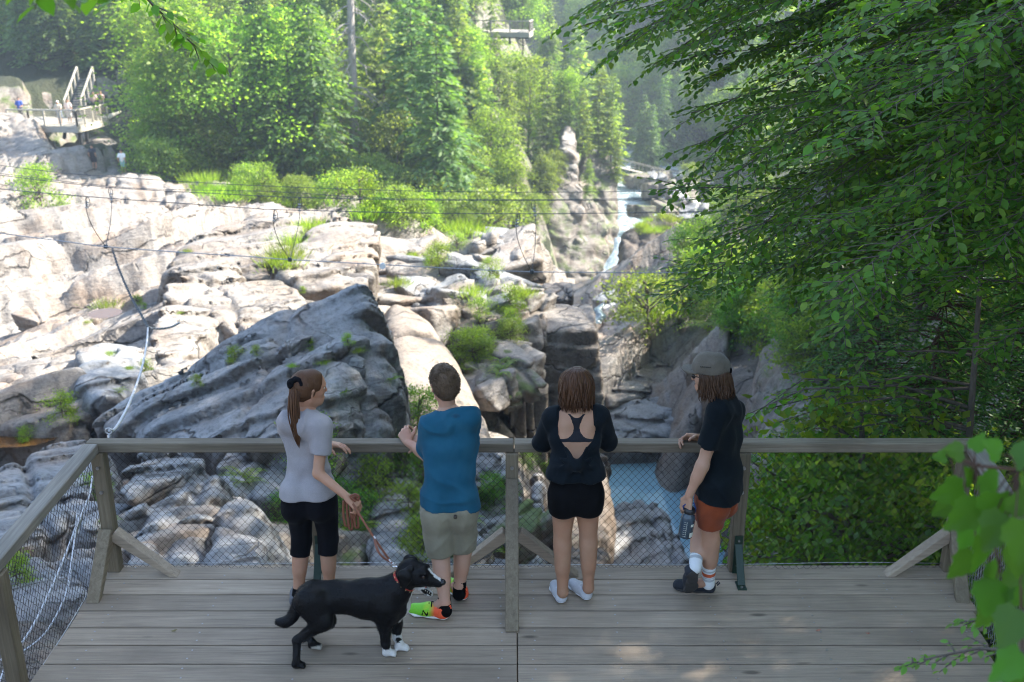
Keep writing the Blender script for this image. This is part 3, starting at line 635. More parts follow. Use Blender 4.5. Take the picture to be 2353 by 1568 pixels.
# right bank
for i, (a, lab, mt, dn, bk) in enumerate([
        ([(1385,905,43),(1440,850,45),(1530,832,46),(1560,850,45.5),(1545,880,44),(1400,925,42)], 'flat sunlit slab on the right bank of the gorge, above the pool', 0, 2.0, 2.5),
        ([(1392,960,41),(1430,915,43),(1520,880,44.5),(1600,870,44),(1632,900,42.5),(1625,945,41),(1500,1000,39.5),(1395,1010,39.5)], 'broad bluish rock layer between the flat slab and the rail, right bank', 1, 4.0, 3),
        ([(1490,1000,40.5),(1510,960,41.5),(1580,930,42.2),(1612,960,41),(1620,1020,40),(1500,1030,40)], 'rounded grey boulder just over the rail left of the man with the cap', 1, 5.0, 3),
        ([(1385,870,44.5),(1400,800,47),(1460,790,48),(1560,755,49.5),(1575,790,48),(1480,850,45.5)], 'dark overhanging face under the grass clump on the right bank', 2, 2.5, 3),
        ([(1375,840,46),(1390,760,49),(1450,700,53),(1500,690,54),(1540,720,52.5),(1520,760,50),(1400,830,46.5)], 'sloping rock shelf under the round grass clump', 0, 2.5, 3),
        ([(1640,1000,36),(1610,880,39),(1640,800,41.5),(1720,700,45),(1790,690,44),(1830,800,39),(1835,1000,33.5),(1860,1280,27),(1720,1250,29.5),(1665,1100,33.5)], 'tall brown cliff behind the man with the cap, furrowed from top to bottom', 4, 4.0, 4),
        ([(1765,1010,30),(1790,860,33),(1850,720,36),(1900,640,38),(1930,650,37.5),(1900,900,31.5),(1880,1010,29.5),(1810,1320,23.5),(1730,1330,24),(1745,1200,26)], 'pale narrow rock rib between the furrowed cliff and the dark cedar', 4, 3.0, 3),
        ([(1425,600,70),(1435,545,73),(1480,515,75),(1545,492,76),(1560,520,74),(1530,590,71),(1500,640,68),(1440,650,67)], 'black rock wall capped with bright grass beside the white river', 2, 5.0, 3),
        ([(1440,690,58),(1480,640,61),(1530,600,64),(1560,600,63),(1540,680,58),(1480,730,55)], 'mossy rock step on the right bank below the grass-capped black wall', 4, 3.0, 3)]):
    add_rock('rock_outcrop', lab, 'rock', outline(a, dn, bk, 0.4), [ROCK_PALE, ROCK_GREY, ROCK_DARK, ROCK_PALE, ROCK_MOSSY][mt] if i != 5 else ROCK_DARK, h=[0.09,0.1,0.09,0.1,0.1,0.13,0.12,0.16,0.14][i], rnd=0.25, ledge=(((-0.1,-0.5,-0.85),0.8,0.26) if i < 5 else ((0.75,0.3,-0.3),1.1,0.3)), rough=0.16, joints=4, seed=110 + i)  # the tall furrowed cliff has its shade painted in as dark rock
# sunlit spur beyond the gorge
for i, (a, lab, dn) in enumerate([
        ([(1288,330,99),(1300,292,101),(1322,300,101),(1330,340,99.5),(1320,372,98.5),(1292,368,98.5)], 'topmost pale block of the rock spur above the river', 3),
        ([(1268,430,97.5),(1285,372,99),(1325,380,99),(1342,440,97.5),(1335,500,96),(1275,500,96)], 'middle block of the rock spur above the river', 4),
        ([(1240,560,95),(1255,440,97),(1292,400,98.5),(1350,450,98),(1395,520,97),(1405,600,95),(1330,660,92),(1250,600,93.5)], 'broad dark flank of the rock spur above the river', 8),
        ([(1325,430,99.5),(1340,355,102.5),(1398,345,105),(1416,420,102.5),(1426,560,98.5),(1420,640,95.5),(1345,650,95)], 'vertical grey wall at the right end of the rock spur', 6)]):
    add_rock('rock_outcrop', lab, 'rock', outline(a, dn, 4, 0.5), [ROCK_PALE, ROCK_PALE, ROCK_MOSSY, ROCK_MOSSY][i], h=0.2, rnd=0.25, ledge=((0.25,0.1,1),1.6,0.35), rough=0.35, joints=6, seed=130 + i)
lap('hero rocks')
# smaller broken rocks: a few shapes, copied
def small_rock(seed, mat):
    rs = np.random.RandomState(seed); P = np.array([(a, b, c) for a in (-1, 1) for b in (-1, 1) for c in (-1, 1)], float) * [1.0, .75, .6] * rs.uniform(.6, 1.05, (8, 3)) + rs.normal(size=(8, 3)) * .08
    V, F = rock_shape('r', P, mat, h=0.07, rnd=0.05, rough=0.045, ledge=((0.2, -0.3, 0.9), 0.45, 0.09), joints=2, seed=seed)
    return mesh_np('broken_rock', V, F, True, [mat])
SMALL = {m: [small_rock(200 + i * 7 + j, mm) for i in range(3)] for j, (m, mm) in enumerate([('pale', ROCK_PALE), ('grey', ROCK_GREY), ('dark', ROCK_DARK), ('mossy', ROCK_MOSSY)])}
rr = random.Random(5)
def scatter_rocks(n, x0, x1, y0, y1, Y0, Y1, s0, s1, kinds, lab, group, cat='rock'):
    for _ in range(n):
        f = rr.random(); px = rr.uniform(x0, x1); py = y0 + (y1 - y0) * f; Y = Y0 + (Y1 - Y0) * f
        p = pt(px, py, Y); s = rr.uniform(s0, s1)
        o = link('broken_rock', rr.choice(SMALL[rr.choice(kinds)]), None, (p.x, p.y, p.z - s * 0.25), (rr.uniform(-.3, .3), rr.uniform(-.3, .3), rr.uniform(0, 6.28)), None, lab, cat, group, (s * rr.uniform(.8, 1.3), s, s * rr.uniform(.7, 1.2)))
scatter_rocks(30, 885, 1215, 540, 715, 48, 36, 0.9, 2.3, ['pale', 'pale', 'grey'], 'angular pale block in the broken ground between the slabs and the dark cliff', 'angular blocks left of the dark cliff')
scatter_rocks(18, 1060, 1190, 690, 900, 38, 31, 0.6, 1.5, ['pale', 'mossy'], 'broken rock among the leaves on the slope left of the dark cliff', 'rocks on the leafy slope')
scatter_rocks(34, 1385, 1470, 640, 800, 66, 48, 0.35, 0.9, ['dark', 'mossy', 'grey'], 'dark wet rock in the stream bed right of the cliff block', 'wet rocks in the stream bed')
scatter_rocks(16, 1460, 1600, 395, 500, 142, 104, 1.0, 2.6, ['grey', 'mossy'], 'grey boulder on the far right shore of the white river', 'boulders along the far river shore')
scatter_rocks(22, 0, 420, 480, 760, 58, 33, 0.5, 1.3, ['pale'], 'loose pale rock on the wide sunlit slabs at the left', 'loose rocks on the sunlit slabs')
scatter_rocks(12, 880, 1260, 1060, 1300, 23, 16, 0.5, 1.1, ['grey', 'mossy'], 'rock in the shady ravine seen through the fence mesh', 'rocks in the ravine below the deck')
scatter_rocks(6, 0, 240, 1000, 1300, 20, 12.5, 0.2, 0.5, ['grey'], 'small grey rock outside the left side fence', 'small rocks left of the deck')
lap('rocks')
# ------------------------------------------------------------------ water
_m = Mat('river_water'); _P = _m.pos()
_w = _m.noise(_m.map(_P, (1.0, 0.6, 1.0)), 0.55, 9, 0.68, 0.6)
_f = _m.ramp(_w, [(0.42, 0.0), (0.72, 1.0)])
_m.bs(Base_Color=_m.mix(_f, (0.17, 0.225, 0.255), (0.60, 0.66, 0.70)), Roughness=_m.math('ADD', 0.12, _m.math('MULTIPLY', _f, 0.6)))
_m.bump(_m.noise(_P, 1.4, 6), 0.8, 0.3); WHITE_WATER = _m.m
_m = Mat('pool_water'); _P = _m.pos()
_m.bs(Base_Color=(0.20, 0.36, 0.44), Roughness=0.08); _m.b.inputs['IOR'].default_value = 1.33
_m.bump(_m.noise(_m.map(_P, (1, .5, 1)), 2.2, 4), 0.10, 0.05); POOL_WATER = _m.m
def water(name, pts, zs, mat, w=None):
    """a strip of water along pts (x,y,z) with half widths"""
    V = []; F = []
    for (x, y, z, a, b) in pts: V += [(x - a, y, z), (x + b, y, z)]
    F = [(2*i, 2*i+1, 2*i+3, 2*i+2) for i in range(len(pts) - 1)]
    me = mesh_np(name, np.array(V), np.array(F), True, [mat]); return link(name, me, kind='structure')
water('river', [(8.2,82,-25.0,4.0,3.5),(8.9,95,-25.0,5,5),(11,104,-25.0,6,6),(13.2,116,-25.1,7,7),(16.5,138,-25.3,7,8),(17,152,-25.5,9,9),(12,172,-25.6,12,9),(2,195,-25.7,14,12)], 0, WHITE_WATER)
water('pool', [(2.5,26,-15.9,5,6),(4,31,-15.9,5,6),(5,37,-15.9,5,6),(4.8,43,-15.9,4,5)], 0, POOL_WATER)
for a, b, w in ((pt(1425,548,84), pt(1405,640,79), .55), (pt(1382,700,47), pt(1372,745,45.5), .22)):
    V = []; n = 14
    for i in range(n + 1):
        f = i / n; p = a.lerp(b, f); q = math.sin(f * 9 + w * 9) * .12; e = w * (.6 + .8 * f)
        V += [(p.x - e + q, p.y + .1, p.z), (p.x - e * .3 + q, p.y - .1, p.z + .1), (p.x + e * .4 + q, p.y - .12, p.z + .06), (p.x + e + q, p.y + .1, p.z)]
    F = np.array([(4*i+k, 4*i+k+1, 4*i+k+5, 4*i+k+4) for i in range(n) for k in (0, 1, 2)])
    link('cascade', mesh_np('cascade', np.array(V), F, True, [WHITE_WATER]), kind='structure')
_m = Mat('tea_water'); _m.bs(Base_Color=(0.09, 0.045, 0.015), Roughness=0.05); _m.bump(_m.noise(_m.pos(), 4, 3), 0.15, 0.03)
p = pt(40, 985, 22.2); V = [(p.x + 1.6 * math.cos(a) * (1 + .2 * math.sin(3 * a)), p.y + 1.0 * math.sin(a), p.z) for a in np.linspace(0, 6.28, 25)[:-1]]
link('rock_pool', mesh_np('rock_pool', np.array(V), np.array([list(range(24))]), False, [_m.m]), kind='structure')
p = pt(243, 727, 31.0); V = [(p.x + .5 * math.cos(a), p.y + .5 * math.sin(a), p.z + .1) for a in np.linspace(0, 6.28, 17)[:-1]]
link('rock_pool', mesh_np('rock_pool', np.array(V), np.array([list(range(16))]), False, [_m.m]), kind='structure')
# ------------------------------------------------------------------ foliage materials
def leaf_mat(name, a, b, c=None, trans=0.45, rough=0.45, gloss=0.35):
    m = Mat(name); g = m.n('NewGeometry'); oi = m.n('ObjectInfo')
    r = g.outputs['Random Per Island']
    col = m.ramp(r, [(0.0, a), (0.55, b), (1.0, c or b)])
    hs = m.n('HueSaturation'); m.set(hs.inputs['Color'], col)
    m.set(hs.inputs['Hue'], m.math('ADD', 0.485, m.math('MULTIPLY', oi.outputs['Random'], 0.03)))
    m.set(hs.inputs['Value'], m.math('ADD', 0.75, m.math('MULTIPLY', oi.outputs['Random'], 0.5)))
    col = hs.outputs[0]
    m.bs(Base_Color=col, Roughness=rough); m.b.inputs['Specular IOR Level'].default_value = gloss
    t = m.n('BsdfTranslucent'); m.set(t.inputs['Color'], m.mix(1.0, col, (1.75, 1.85, 0.55), 'MULTIPLY'))
    mx = m.n('MixShader'); mx.inputs[0].default_value = trans
    m.t.links.new(m.b.outputs[0], mx.inputs[1]); m.t.links.new(t.outputs[0], mx.inputs[2]); m.t.links.new(mx.outputs[0], m.out.inputs['Surface'])
    return m.m
LM_CON = leaf_mat('fir_needles', (0.06, 0.115, 0.040), (0.105, 0.18, 0.062), (0.165, 0.24, 0.08), 0.5, 0.55)
LM_CED = leaf_mat('cedar_needles', (0.11, 0.165, 0.05), (0.18, 0.25, 0.075), (0.25, 0.31, 0.10), 0.6, 0.55)
LM_DEC = leaf_mat('birch_leaves', (0.11, 0.195, 0.04), (0.18, 0.27, 0.055), (0.25, 0.33, 0.08), 0.68)
LM_LIME = leaf_mat('lime_leaves', (0.13, 0.19, 0.05), (0.185, 0.25, 0.068), (0.25, 0.30, 0.095), 0.55)
LM_BEECH = leaf_mat('beech_leaves', (0.05, 0.145, 0.022), (0.095, 0.215, 0.032), (0.18, 0.30, 0.048), 0.52, 0.42, 0.40)
LM_HEM = leaf_mat('hemlock_needles', (0.032, 0.10, 0.022), (0.06, 0.15, 0.032), (0.105, 0.20, 0.04), 0.40, 0.5)
LM_MAPLE = leaf_mat('maple_leaves', (0.07, 0.18, 0.025), (0.11, 0.24, 0.035), (0.17, 0.30, 0.045), 0.52, 0.42, 0.4)
def bark_mat(name, a, b):
    m = Mat(name); P = m.obj(); n = m.noise(m.map(P, (6, 6, 1.2)), 2.0, 6, 0.7)
    m.bs(Base_Color=m.ramp(n, [(0.3, a), (0.7, b)]), Roughness=0.9); m.bump(n, 0.6, 0.03); return m.m
BARK = bark_mat('bark', (0.05, 0.04, 0.033), (0.13, 0.11, 0.09)); BARK_DEAD = bark_mat('dead_bark', (0.20, 0.18, 0.165), (0.40, 0.37, 0.34)); BARK_RED = bark_mat('red_bark', (0.04, 0.02, 0.013), (0.10, 0.05, 0.03))
BARK_PALE = bark_mat('pale_bark', (0.16, 0.13, 0.10), (0.34, 0.30, 0.25))

# ------------------------------------------------------------------ leaf geometry
def frames(D, U):
    D = D / (np.linalg.norm(D, axis=1, keepdims=True) + 1e-9)
    S = np.cross(D, U); S /= (np.linalg.norm(S, axis=1, keepdims=True) + 1e-9); N = np.cross(S, D); return D, S, N
def cards(P, D, U, L, W):
    """diamond shaped leaves, one quad each, bent a little"""
    D, S, N = frames(D, U); L = L[:, None]; W = W[:, None]
    V = np.stack([P, P + D * L * 0.45 + S * W * 0.5 - N * W * 0.12, P + D * L, P + D * L * 0.45 - S * W * 0.5 - N * W * 0.12], 1).reshape(-1, 3)
    n = len(P); return V, np.arange(4 * n).reshape(n, 4)
LEAF_V = np.array([(0,0,0),(.28,.27,.05),(.66,.24,.05),(1,0,-.06),(.66,-.24,.05),(.28,-.27,.05),(.45,0,-.02)], np.float32)
LEAF_F = np.array([(0,6,1),(1,6,2),(2,6,3),(3,6,4),(4,6,5),(5,6,0)])
def leaves(P, D, U, L):
    D, S, N = frames(D, U); k = len(LEAF_V)
    V = P[:, None] + L[:, None, None] * (LEAF_V[None, :, :1] * D[:, None] + LEAF_V[None, :, 1:2] * S[:, None] + LEAF_V[None, :, 2:] * N[:, None])
    F = (LEAF_F[None] + (np.arange(len(P)) * k)[:, None, None]).reshape(-1, 3)
    return V.reshape(-1, 3), F
def conifer(seed, H=12.0, Rb=2.2, lev=34, nb=6, step=0.20, sl=0.42, sw=0.16, droop=0.35, z0=0.10, pw=0.85, ragged=0.25, mat=None, bark=None, side=2, fine=0):
    rs = np.random.RandomState(seed); P, D, U, L, W = [], [], [], [], []
    mb = MB(); mb.tube([(0, 0, -1.5), (0.02, 0, H * .4), (0.0, 0.03, H * .98)], [H * .008 + .02, H * .004 + .01, .006], 6)
    for i in range(lev):
        f = z0 + (1 - z0) * (i + rs.rand() * .6) / lev; z = f * H
        R_ = Rb * ((1 - f) ** pw) * (1 + ragged * rs.normal()) + 0.12
        if R_ < .1: R_ = .1
        for b in range(nb):
            a = rs.rand() * 6.283; R2 = R_ * rs.uniform(.7, 1.1)
            dirh = np.array([math.cos(a), math.sin(a), 0]); up = rs.uniform(-.05, .25) * (1 if f > .4 else .3)
            n = max(2, int(R2 / step)); last = None
            pts = []
            for s in range(n + 1):
                t = s / n; p = np.array([0, 0, z]) + dirh * R2 * t + np.array([0, 0, R2 * (up * t - droop * t * t)]); pts.append(p)
            if R2 > .8 and fine == 0 and i % 2 == 0: mb.tube([pts[0], pts[n // 2], pts[-1]], [.03, .018, .006], 3, False)
            if fine: mb.tube([pts[0], pts[n // 2], pts[-1]], [.022, .012, .004], 4, False)
            for s in range(1, n + 1):
                t = s / n; p = pts[s]; ax = pts[s] - pts[s - 1]; ax = ax / np.linalg.norm(ax)
                sd = np.array([-ax[1], ax[0], 0]); ww = (1 - .55 * t) * min(1.0, R2) 
                for sg in ((-1, 1) if side == 2 else (-1, 1, 0)):
                    d = ax * rs.uniform(.5, 1.0) + sd * sg * rs.uniform(.6, 1.1) + np.array([0, 0, -rs.uniform(0.0, .35)])
                    if fine == 0:
                        P.append(p + rs.normal(size=3) * .04); D.append(d); U.append(np.array([0, 0, 1]) + rs.normal(size=3) * .8); L.append(sl * (.5 + .8 * ww) * rs.uniform(.7, 1.2)); W.append(sw * rs.uniform(.7, 1.4))
                    else:                       # a twig with its own small fans
                        d = d / np.linalg.norm(d); tl = sl * (.5 + .9 * ww) * rs.uniform(.7, 1.2); m_ = max(2, int(tl / .07))
                        s2 = np.cross(d, [0, 0, 1]); s2 /= np.linalg.norm(s2) + 1e-6
                        for q in range(m_):
                            for s3 in (-1, 1):
                                P.append(p + d * tl * (q + .5) / m_ + np.array([0, 0, -.12 * tl * (q / m_) ** 2]) + rs.normal(size=3) * .008); D.append(d * .9 + s2 * s3 * .8 + rs.normal(size=3) * .2); U.append(np.array([0, 0, 1]) + rs.normal(size=3) * .4)
                                L.append(fine * rs.uniform(.7, 1.3)); W.append(fine * .42 * rs.uniform(.8, 1.3))
    V, F = cards(np.array(P), np.array(D), np.array(U), np.array(L), np.array(W))
    return mb.mesh('trunk', bark or BARK, True), mesh_np('crown', V, F, True, [mat or LM_CON])
def broadleaf(seed, H=10.0, Rc=2.6, clumps=70, per=90, leaf=0.20, mat=None, bark=None, z0=0.22, layered=0.55, trunk=True, cr=0.9, full=False):
    rs = np.random.RandomState(seed); mb = MB(); lean = rs.normal(size=2) * .25
    top = np.array([lean[0], lean[1], H * .86])
    mb.tube([(0, 0, -1.5), (lean[0] * .3, lean[1] * .3, H * .4), top], [H * .013 + .03, H * .010 + .02, .02], 6)
    P, D, U, L = [], [], [], []
    for c in range(clumps):
        f = rs.rand() ** .8; z = H * (z0 + (1 - z0) * f); rad = Rc * math.sqrt(max(0.02, 1 - ((f - .38) / .68) ** 2)) * rs.uniform(.35, 1.05)
        a = rs.rand() * 6.283; q = np.array([math.cos(a) * rad + lean[0] * f, math.sin(a) * rad + lean[1] * f, z])
        st = np.array([lean[0] * f * .6, lean[1] * f * .6, max(.5, z - rad * rs.uniform(.5, .9))])
        if c % 2 == 0: mb.tube([st, (st + q) / 2 + [0, 0, .1 * rad], q], [.03 + .006 * rad, .02, .006], 4, False)
        n = int(per * rs.uniform(.6, 1.4)); sz = cr * rs.uniform(.6, 1.3)
        p = rs.normal(size=(n, 3)) * np.array([.5, .5, .5 * (1 - layered) + .12]) * sz
        p[:, 2] -= .18 * (p[:, 0] ** 2 + p[:, 1] ** 2)
        out = p * [1, 1, .3] + q * [.15, .15, 0]
        P.append(p + q); D.append(out + rs.normal(size=(n, 3)) * .5 + [0, 0, -.15]); U.append(np.tile([0, 0, 1.0], (n, 1)) + rs.normal(size=(n, 3)) * .95); L.append(leaf * rs.uniform(.6, 1.3, n))
    P, D, U, L = map(np.concatenate, (P, D, U, L))
    V, F = leaves(P, D, U, L) if full else cards(P, D, U, L, L * .62)
    return mb.mesh('trunk', bark or BARK, True), mesh_np('crown', V, F, True, [mat or LM_DEC])
def plant_tree(name, meshes, loc, s, rz, label, cat, group):
    t = thing(name, label, cat, loc, rz, group, s if hasattr(s, '__len__') else (s, s, s))
    link('trunk', meshes[0], t); link('crown', meshes[1], t); return t
PRO = {
    'fir': [conifer(1, 14, 2.5, 44, 8, .22, .50, .19), conifer(2, 14, 2.1, 46, 8, .22, .48, .18, droop=.5), conifer(3, 14, 2.9, 40, 8, .24, .54, .2, ragged=.35)],
    'cedar': [conifer(4, 10, 1.7, 34, 7, .2, .40, .2, droop=.15, z0=.03, pw=.65, mat=LM_CED, ragged=.3), conifer(5, 10, 2.1, 30, 7, .22, .42, .22, droop=.25, z0=.03, pw=.7, mat=LM_CED, ragged=.35)],
    'birch': [broadleaf(6, 10, 2.6, 75, 95, .22), broadleaf(7, 10, 2.2, 70, 95, .2), broadleaf(8, 9, 3.0, 80, 90, .22)],
    'lime': [broadleaf(9, 8, 2.4, 70, 95, .22, LM_LIME), broadleaf(10, 7, 2.6, 70, 90, .24, LM_LIME, z0=.1)],
    'bush': [broadleaf(11, 2.2, 1.5, 34, 80, .16, LM_LIME, z0=.05, cr=.6), broadleaf(12, 2.0, 1.6, 34, 80, .15, LM_DEC, z0=.05, cr=.6)],
}
NAT = {'fir': 14, 'cedar': 10, 'birch': 10, 'lime': 7.6, 'bush': 2.2}
TNAME = {'fir': 'fir_tree', 'cedar': 'cedar_tree', 'birch': 'birch_tree', 'lime': 'young_maple', 'bush': 'shrub'}
lap('tree shapes')
rt = random.Random(21)
_spots = []
def tree_px(px, py, kind, Hd, lab=None, group=None, Y0=76, Y1=150, pick=None, fat=1.0):
    if px < 310 and Y0 < 97: Y0 = 97
    _spots.append((px, py, kind, Hd, lab, group, Y0, Y1, pick, fat))
DK, PL, LM = 'tall dark', 'pale', 'bright'
# the explicit ones, by their tops
for px, py, k, H, lab in [
    (25,-70,'fir',17,'dark fir at the left edge, upslope of the crowded lookout'), (110,-110,'fir',18,'dark fir directly above the wooden stairs of the lookout'), (185,-60,'fir',16,'dark fir just right of the top of the lookout stairs'), (255,-30,'fir',16,'fir between the lookout stairs and the hanging twig'),
    (60,30,'fir',11,'shorter fir over the left end of the crowded lookout'), 
    (330,-60,'birch',14,'leafy birch behind the leafy hanging twig'), (430,30,'birch',12,'birch whose crown shows under the tip of the hanging twig'), (362,140,'birch',8,'birch standing right of the lookout stairs'), (352,228,'birch',6,'round birch just right of the end of the lookout railing'),
    (380,215,'lime',8,'bright young maple in front of the birches right of the lookout'), (372,292,'birch',5,'low birch on the rock edge right of the lookout deck'), (455,190,'lime',8,'yellow-green maple midway between lookout and dead tree, upper'), (500,255,'birch',8,'birch below the pale spruces left of the dead tree'), (420,320,'lime',5,'bright bush-like maple on the cliff top left of the brown hollow'),
    (520,-10,'birch',13,'tall leafy birch in the middle left of the hillside'), (590,-40,'fir',17,'tall fir left of the dead tree, second from it'), (655,10,'birch',13,'tall leafy birch left of the dead tree'), (700,-80,'fir',18,'tallest fir just left of the dead tree'), (590,165,'cedar',11,'pale feathery cedar standing alone left of the dead tree'), (640,230,'cedar',9,'pale feathery cedar left of the maple cascade'),
    (735,55,'lime',9,'bright maple cascade left of the dead trunk, top'), (750,150,'lime',8,'bright maple cascade left of the dead trunk, foot'), (690,180,'birch',8,'birch under the tallest fir'), (720,290,'lime',6,'yellow maple at the foot of the dead tree'),
    (870,-60,'cedar',15,'tall pale cedar immediately right of the dead tree'), (880,120,'cedar',9,'pale cedar whose boughs overlap the dead branches'), (835,225,'cedar',6,'rounded cedar under the dead tree'), (940,-70,'fir',18,'dark blue-green fir in the centre of the hillside'), (1000,0,'fir',16,'dark fir left of the small far lookout'), (955,110,'fir',12,'shaded fir below the dark blue-green fir'), (1050,-50,'cedar',14,'tall pale cedar behind the small far lookout'),
    (1095,105,'cedar',9,'light cedar just below the small far lookout'), (1170,95,'lime',9,'bright maple right below the small far lookout'), (1215,130,'birch',9,'birch right of the small far lookout'), (1050,210,'cedar',9,'wide cedar in the middle of the lower hillside'), (1120,245,'birch',8,'birch left of the rock spur'), (1180,260,'cedar',8,'layered cedar left of the rock spur'), (1000,320,'birch',7,'dark-hearted birch above the cables'), (1085,335,'lime',6,'bright maple bush above the cables left of the spur'), (1190,360,'birch',6,'birch against the left flank of the rock spur'), (910,265,'lime',7,'light green maple between the cedars, mid hillside'), (950,395,'lime',4,'yellow-green shrub maple on the ledge at the cables'),
    (8,140,'birch',7,'birch at the far left edge behind the crowded lookout'),(45,175,'cedar',6,'cedar behind the left end of the crowded lookout'),(110,165,'birch',7,'birch in the shade left of the lookout stairs'),(1265,20,'cedar',12,'tall pale cedar on the crest of the spur, left'), (1330,60,'cedar',12,'tall pale cedar on the crest of the spur, middle'), (1385,110,'cedar',11,'tall pale cedar at the gorge end of the spur crest'), (1412,210,'cedar',8,'cedar leaning out over the gorge at the spur end'), (1340,215,'cedar',8,'cedar above the topmost pale block of the spur'), (1250,230,'birch',7,'birch in the notch left of the spur blocks'), (1395,310,'cedar',6,'small cedar clinging to the vertical wall of the spur')]:
    tree_px(px, py, k, H, lab, 'trees on the far hillside')
for px, py, k, H, lab in [(1272,262,'cedar',5,'small cedar left of the topmost pale block of the spur'),(1350,300,'cedar',5,'small cedar in the gap right of the topmost pale block'),(1368,345,'cedar',4.5,'small cedar above the vertical wall of the spur'),(1312,250,'birch',4.5,'small birch crowning the topmost pale block of the spur'),(1245,330,'cedar',6,'cedar against the dark left edge of the spur'),(1232,430,'lime',4,'bright bush at the foot of the spur by the cables')]:
    tree_px(px, py, k, H, lab, 'trees on the far hillside', 93, 112)
# filling, row after row down the slope: where the line of sight meets the bare slope
def slope_hit(px, py):
    d = pt(px, py, 10) - Vector((0, 0, CAM_H)); d.normalize(); ok, loc, n, i = terrain.ray_cast(Vector((0, 0, CAM_H)), d); return loc if ok else None
_fill = []
for row, (py, n, Hs) in enumerate([(-60, 13, 1.2), (-10, 15, 1.15), (40, 16, 1.1), (90, 16, 1.0), (140, 17, .95), (190, 17, .85), (240, 18, .75), (290, 18, .65), (345, 18, .5), (400, 18, .4)]):
    for i in range(n):
        px = -100 + 1500 * (i + rt.random()) / n; q = py + rt.uniform(-18, 18) + max(0, px - 500) * .045
        if px < 300 and q > 150: continue
        if px > 1225 and q > 250: continue
        if 765 < px < 850 and q > 215: Hs2 = Hs * .5
        else: Hs2 = Hs
        z = rt.random(); k = 'fir' if z < (.55 if (px < 280 or 900 < px < 1060) else .04) else 'cedar' if z < .34 else 'birch' if z < .66 else 'lime'
        if row > 7 and k == 'fir': k = 'lime'
        _fill.append((px, q, k, {'fir': 14, 'cedar': 9.5, 'birch': 9.5, 'lime': 7}[k] * Hs2 * rt.uniform(.8, 1.15), 'trees on the far hillside'))
for i in range(60): _fill.append((rt.uniform(1440, 1800), rt.uniform(150, 395), rt.choice(['fir', 'cedar', 'birch']), rt.uniform(7, 11), 'trees across the river'))
for i in range(70): _fill.append((rt.uniform(1240, 1800), rt.uniform(-150, 330), rt.choice(['fir', 'fir', 'cedar']), rt.uniform(11, 16), 'trees in the distant gorge'))
for i in range(40):
    px = rt.uniform(300, 1150); _fill.append((px, 395 + (px - 300) * .16 + rt.uniform(-40, 15), 'bush', rt.uniform(1.8, 3.4), 'shrubs along the foot of the hillside'))
# hillside beyond the river, and the distant gorge
for px, py in [(1483, 212), (1500, 235), (1530, 190), (1565, 165)]: tree_px(px, py, 'fir', 13, None, 'trees across the river', 150, 200)
_ys = np.array([[a[6] + (a[7] - a[6]) * q / 30 for q in range(31)] for a in _spots])
_xy = np.array([[tuple(pt(a[0], a[1], y)) for y in row] for a, row in zip(_spots, _ys)])
_gz = base_h(_xy[..., 0], _xy[..., 1])
_WH = [(250, 'over the left third of the slope'), (640, 'left of the dead tree'), (900, 'around the dead tree'), (1150, 'between dead tree and spur'), (1460, 'near the rock spur')]
def where(px):
    for x, s in _WH:
        if px < x: return s
    return 'far over the gorge'
KW = {'fir': 'dark pointed fir', 'cedar': 'pale soft cedar', 'birch': 'round leafy birch', 'lime': 'yellow-green young maple', 'bush': 'low bright shrub'}
def auto_label(k, px, py, grp):
    b = 'upper' if py < 60 else 'middle' if py < 220 else 'lower'
    return {'trees on the far hillside': '%s on the %s hillside, %s' % (KW[k], b, where(px)), 'shrubs along the foot of the hillside': 'low bright shrub at the foot of the hillside, %s' % where(px),
               'trees across the river': 'hazy %s on the slope across the white river' % KW[k], 'trees in the distant gorge': 'blue hazy %s in the distant gorge beyond the footbridge' % KW[k]}[grp]
def put_tree(k, x, y, g, H, px, py, lab, grp, wide=1.0):
    s = H / NAT[k]; w = s * rt.uniform(.9, 1.25) * wide
    plant_tree(TNAME[k], rt.choice(PRO[k]), (x, y, g - .3), (w, w, s), rt.uniform(0, 6.28), lab or auto_label(k, px, py, grp), 'shrub' if k == 'bush' else 'tree', grp)
for a, row, P_, g in zip(_spots, _ys, _xy, _gz):
    g = carve(P_[:, 0].astype(np.float32), P_[:, 1].astype(np.float32), g)
    hh = P_[:, 2] - g; cost = np.abs(hh - a[3]) / a[3]; q = int(np.argmin(cost)); H = float(hh[q])
    if H < a[3] * .45: continue
    p = P_[q]; put_tree(a[2], p[0], p[1], float(g[q]), min(H, a[3] * 1.5), a[0], a[1], a[4], a[5], 1.0 if H > a[3] * .8 else 1.2)
bpy.context.view_layer.update()
for px, py, k, H, grp in _fill:
    h = slope_hit(px, py)
    if h is None or h.y < 70 or (grp[0:12] == 'trees across' and h.y < 110): continue
    if 755 < px < 860 and h.y < 86 and k != 'bush': H = min(H, 4.5)
    if px < 345 and h.y < 95: continue
    put_tree(k, h.x, h.y, h.z, H * (1.0 if h.y < 170 else 1.25), px, py, None, grp)
lap('forest')
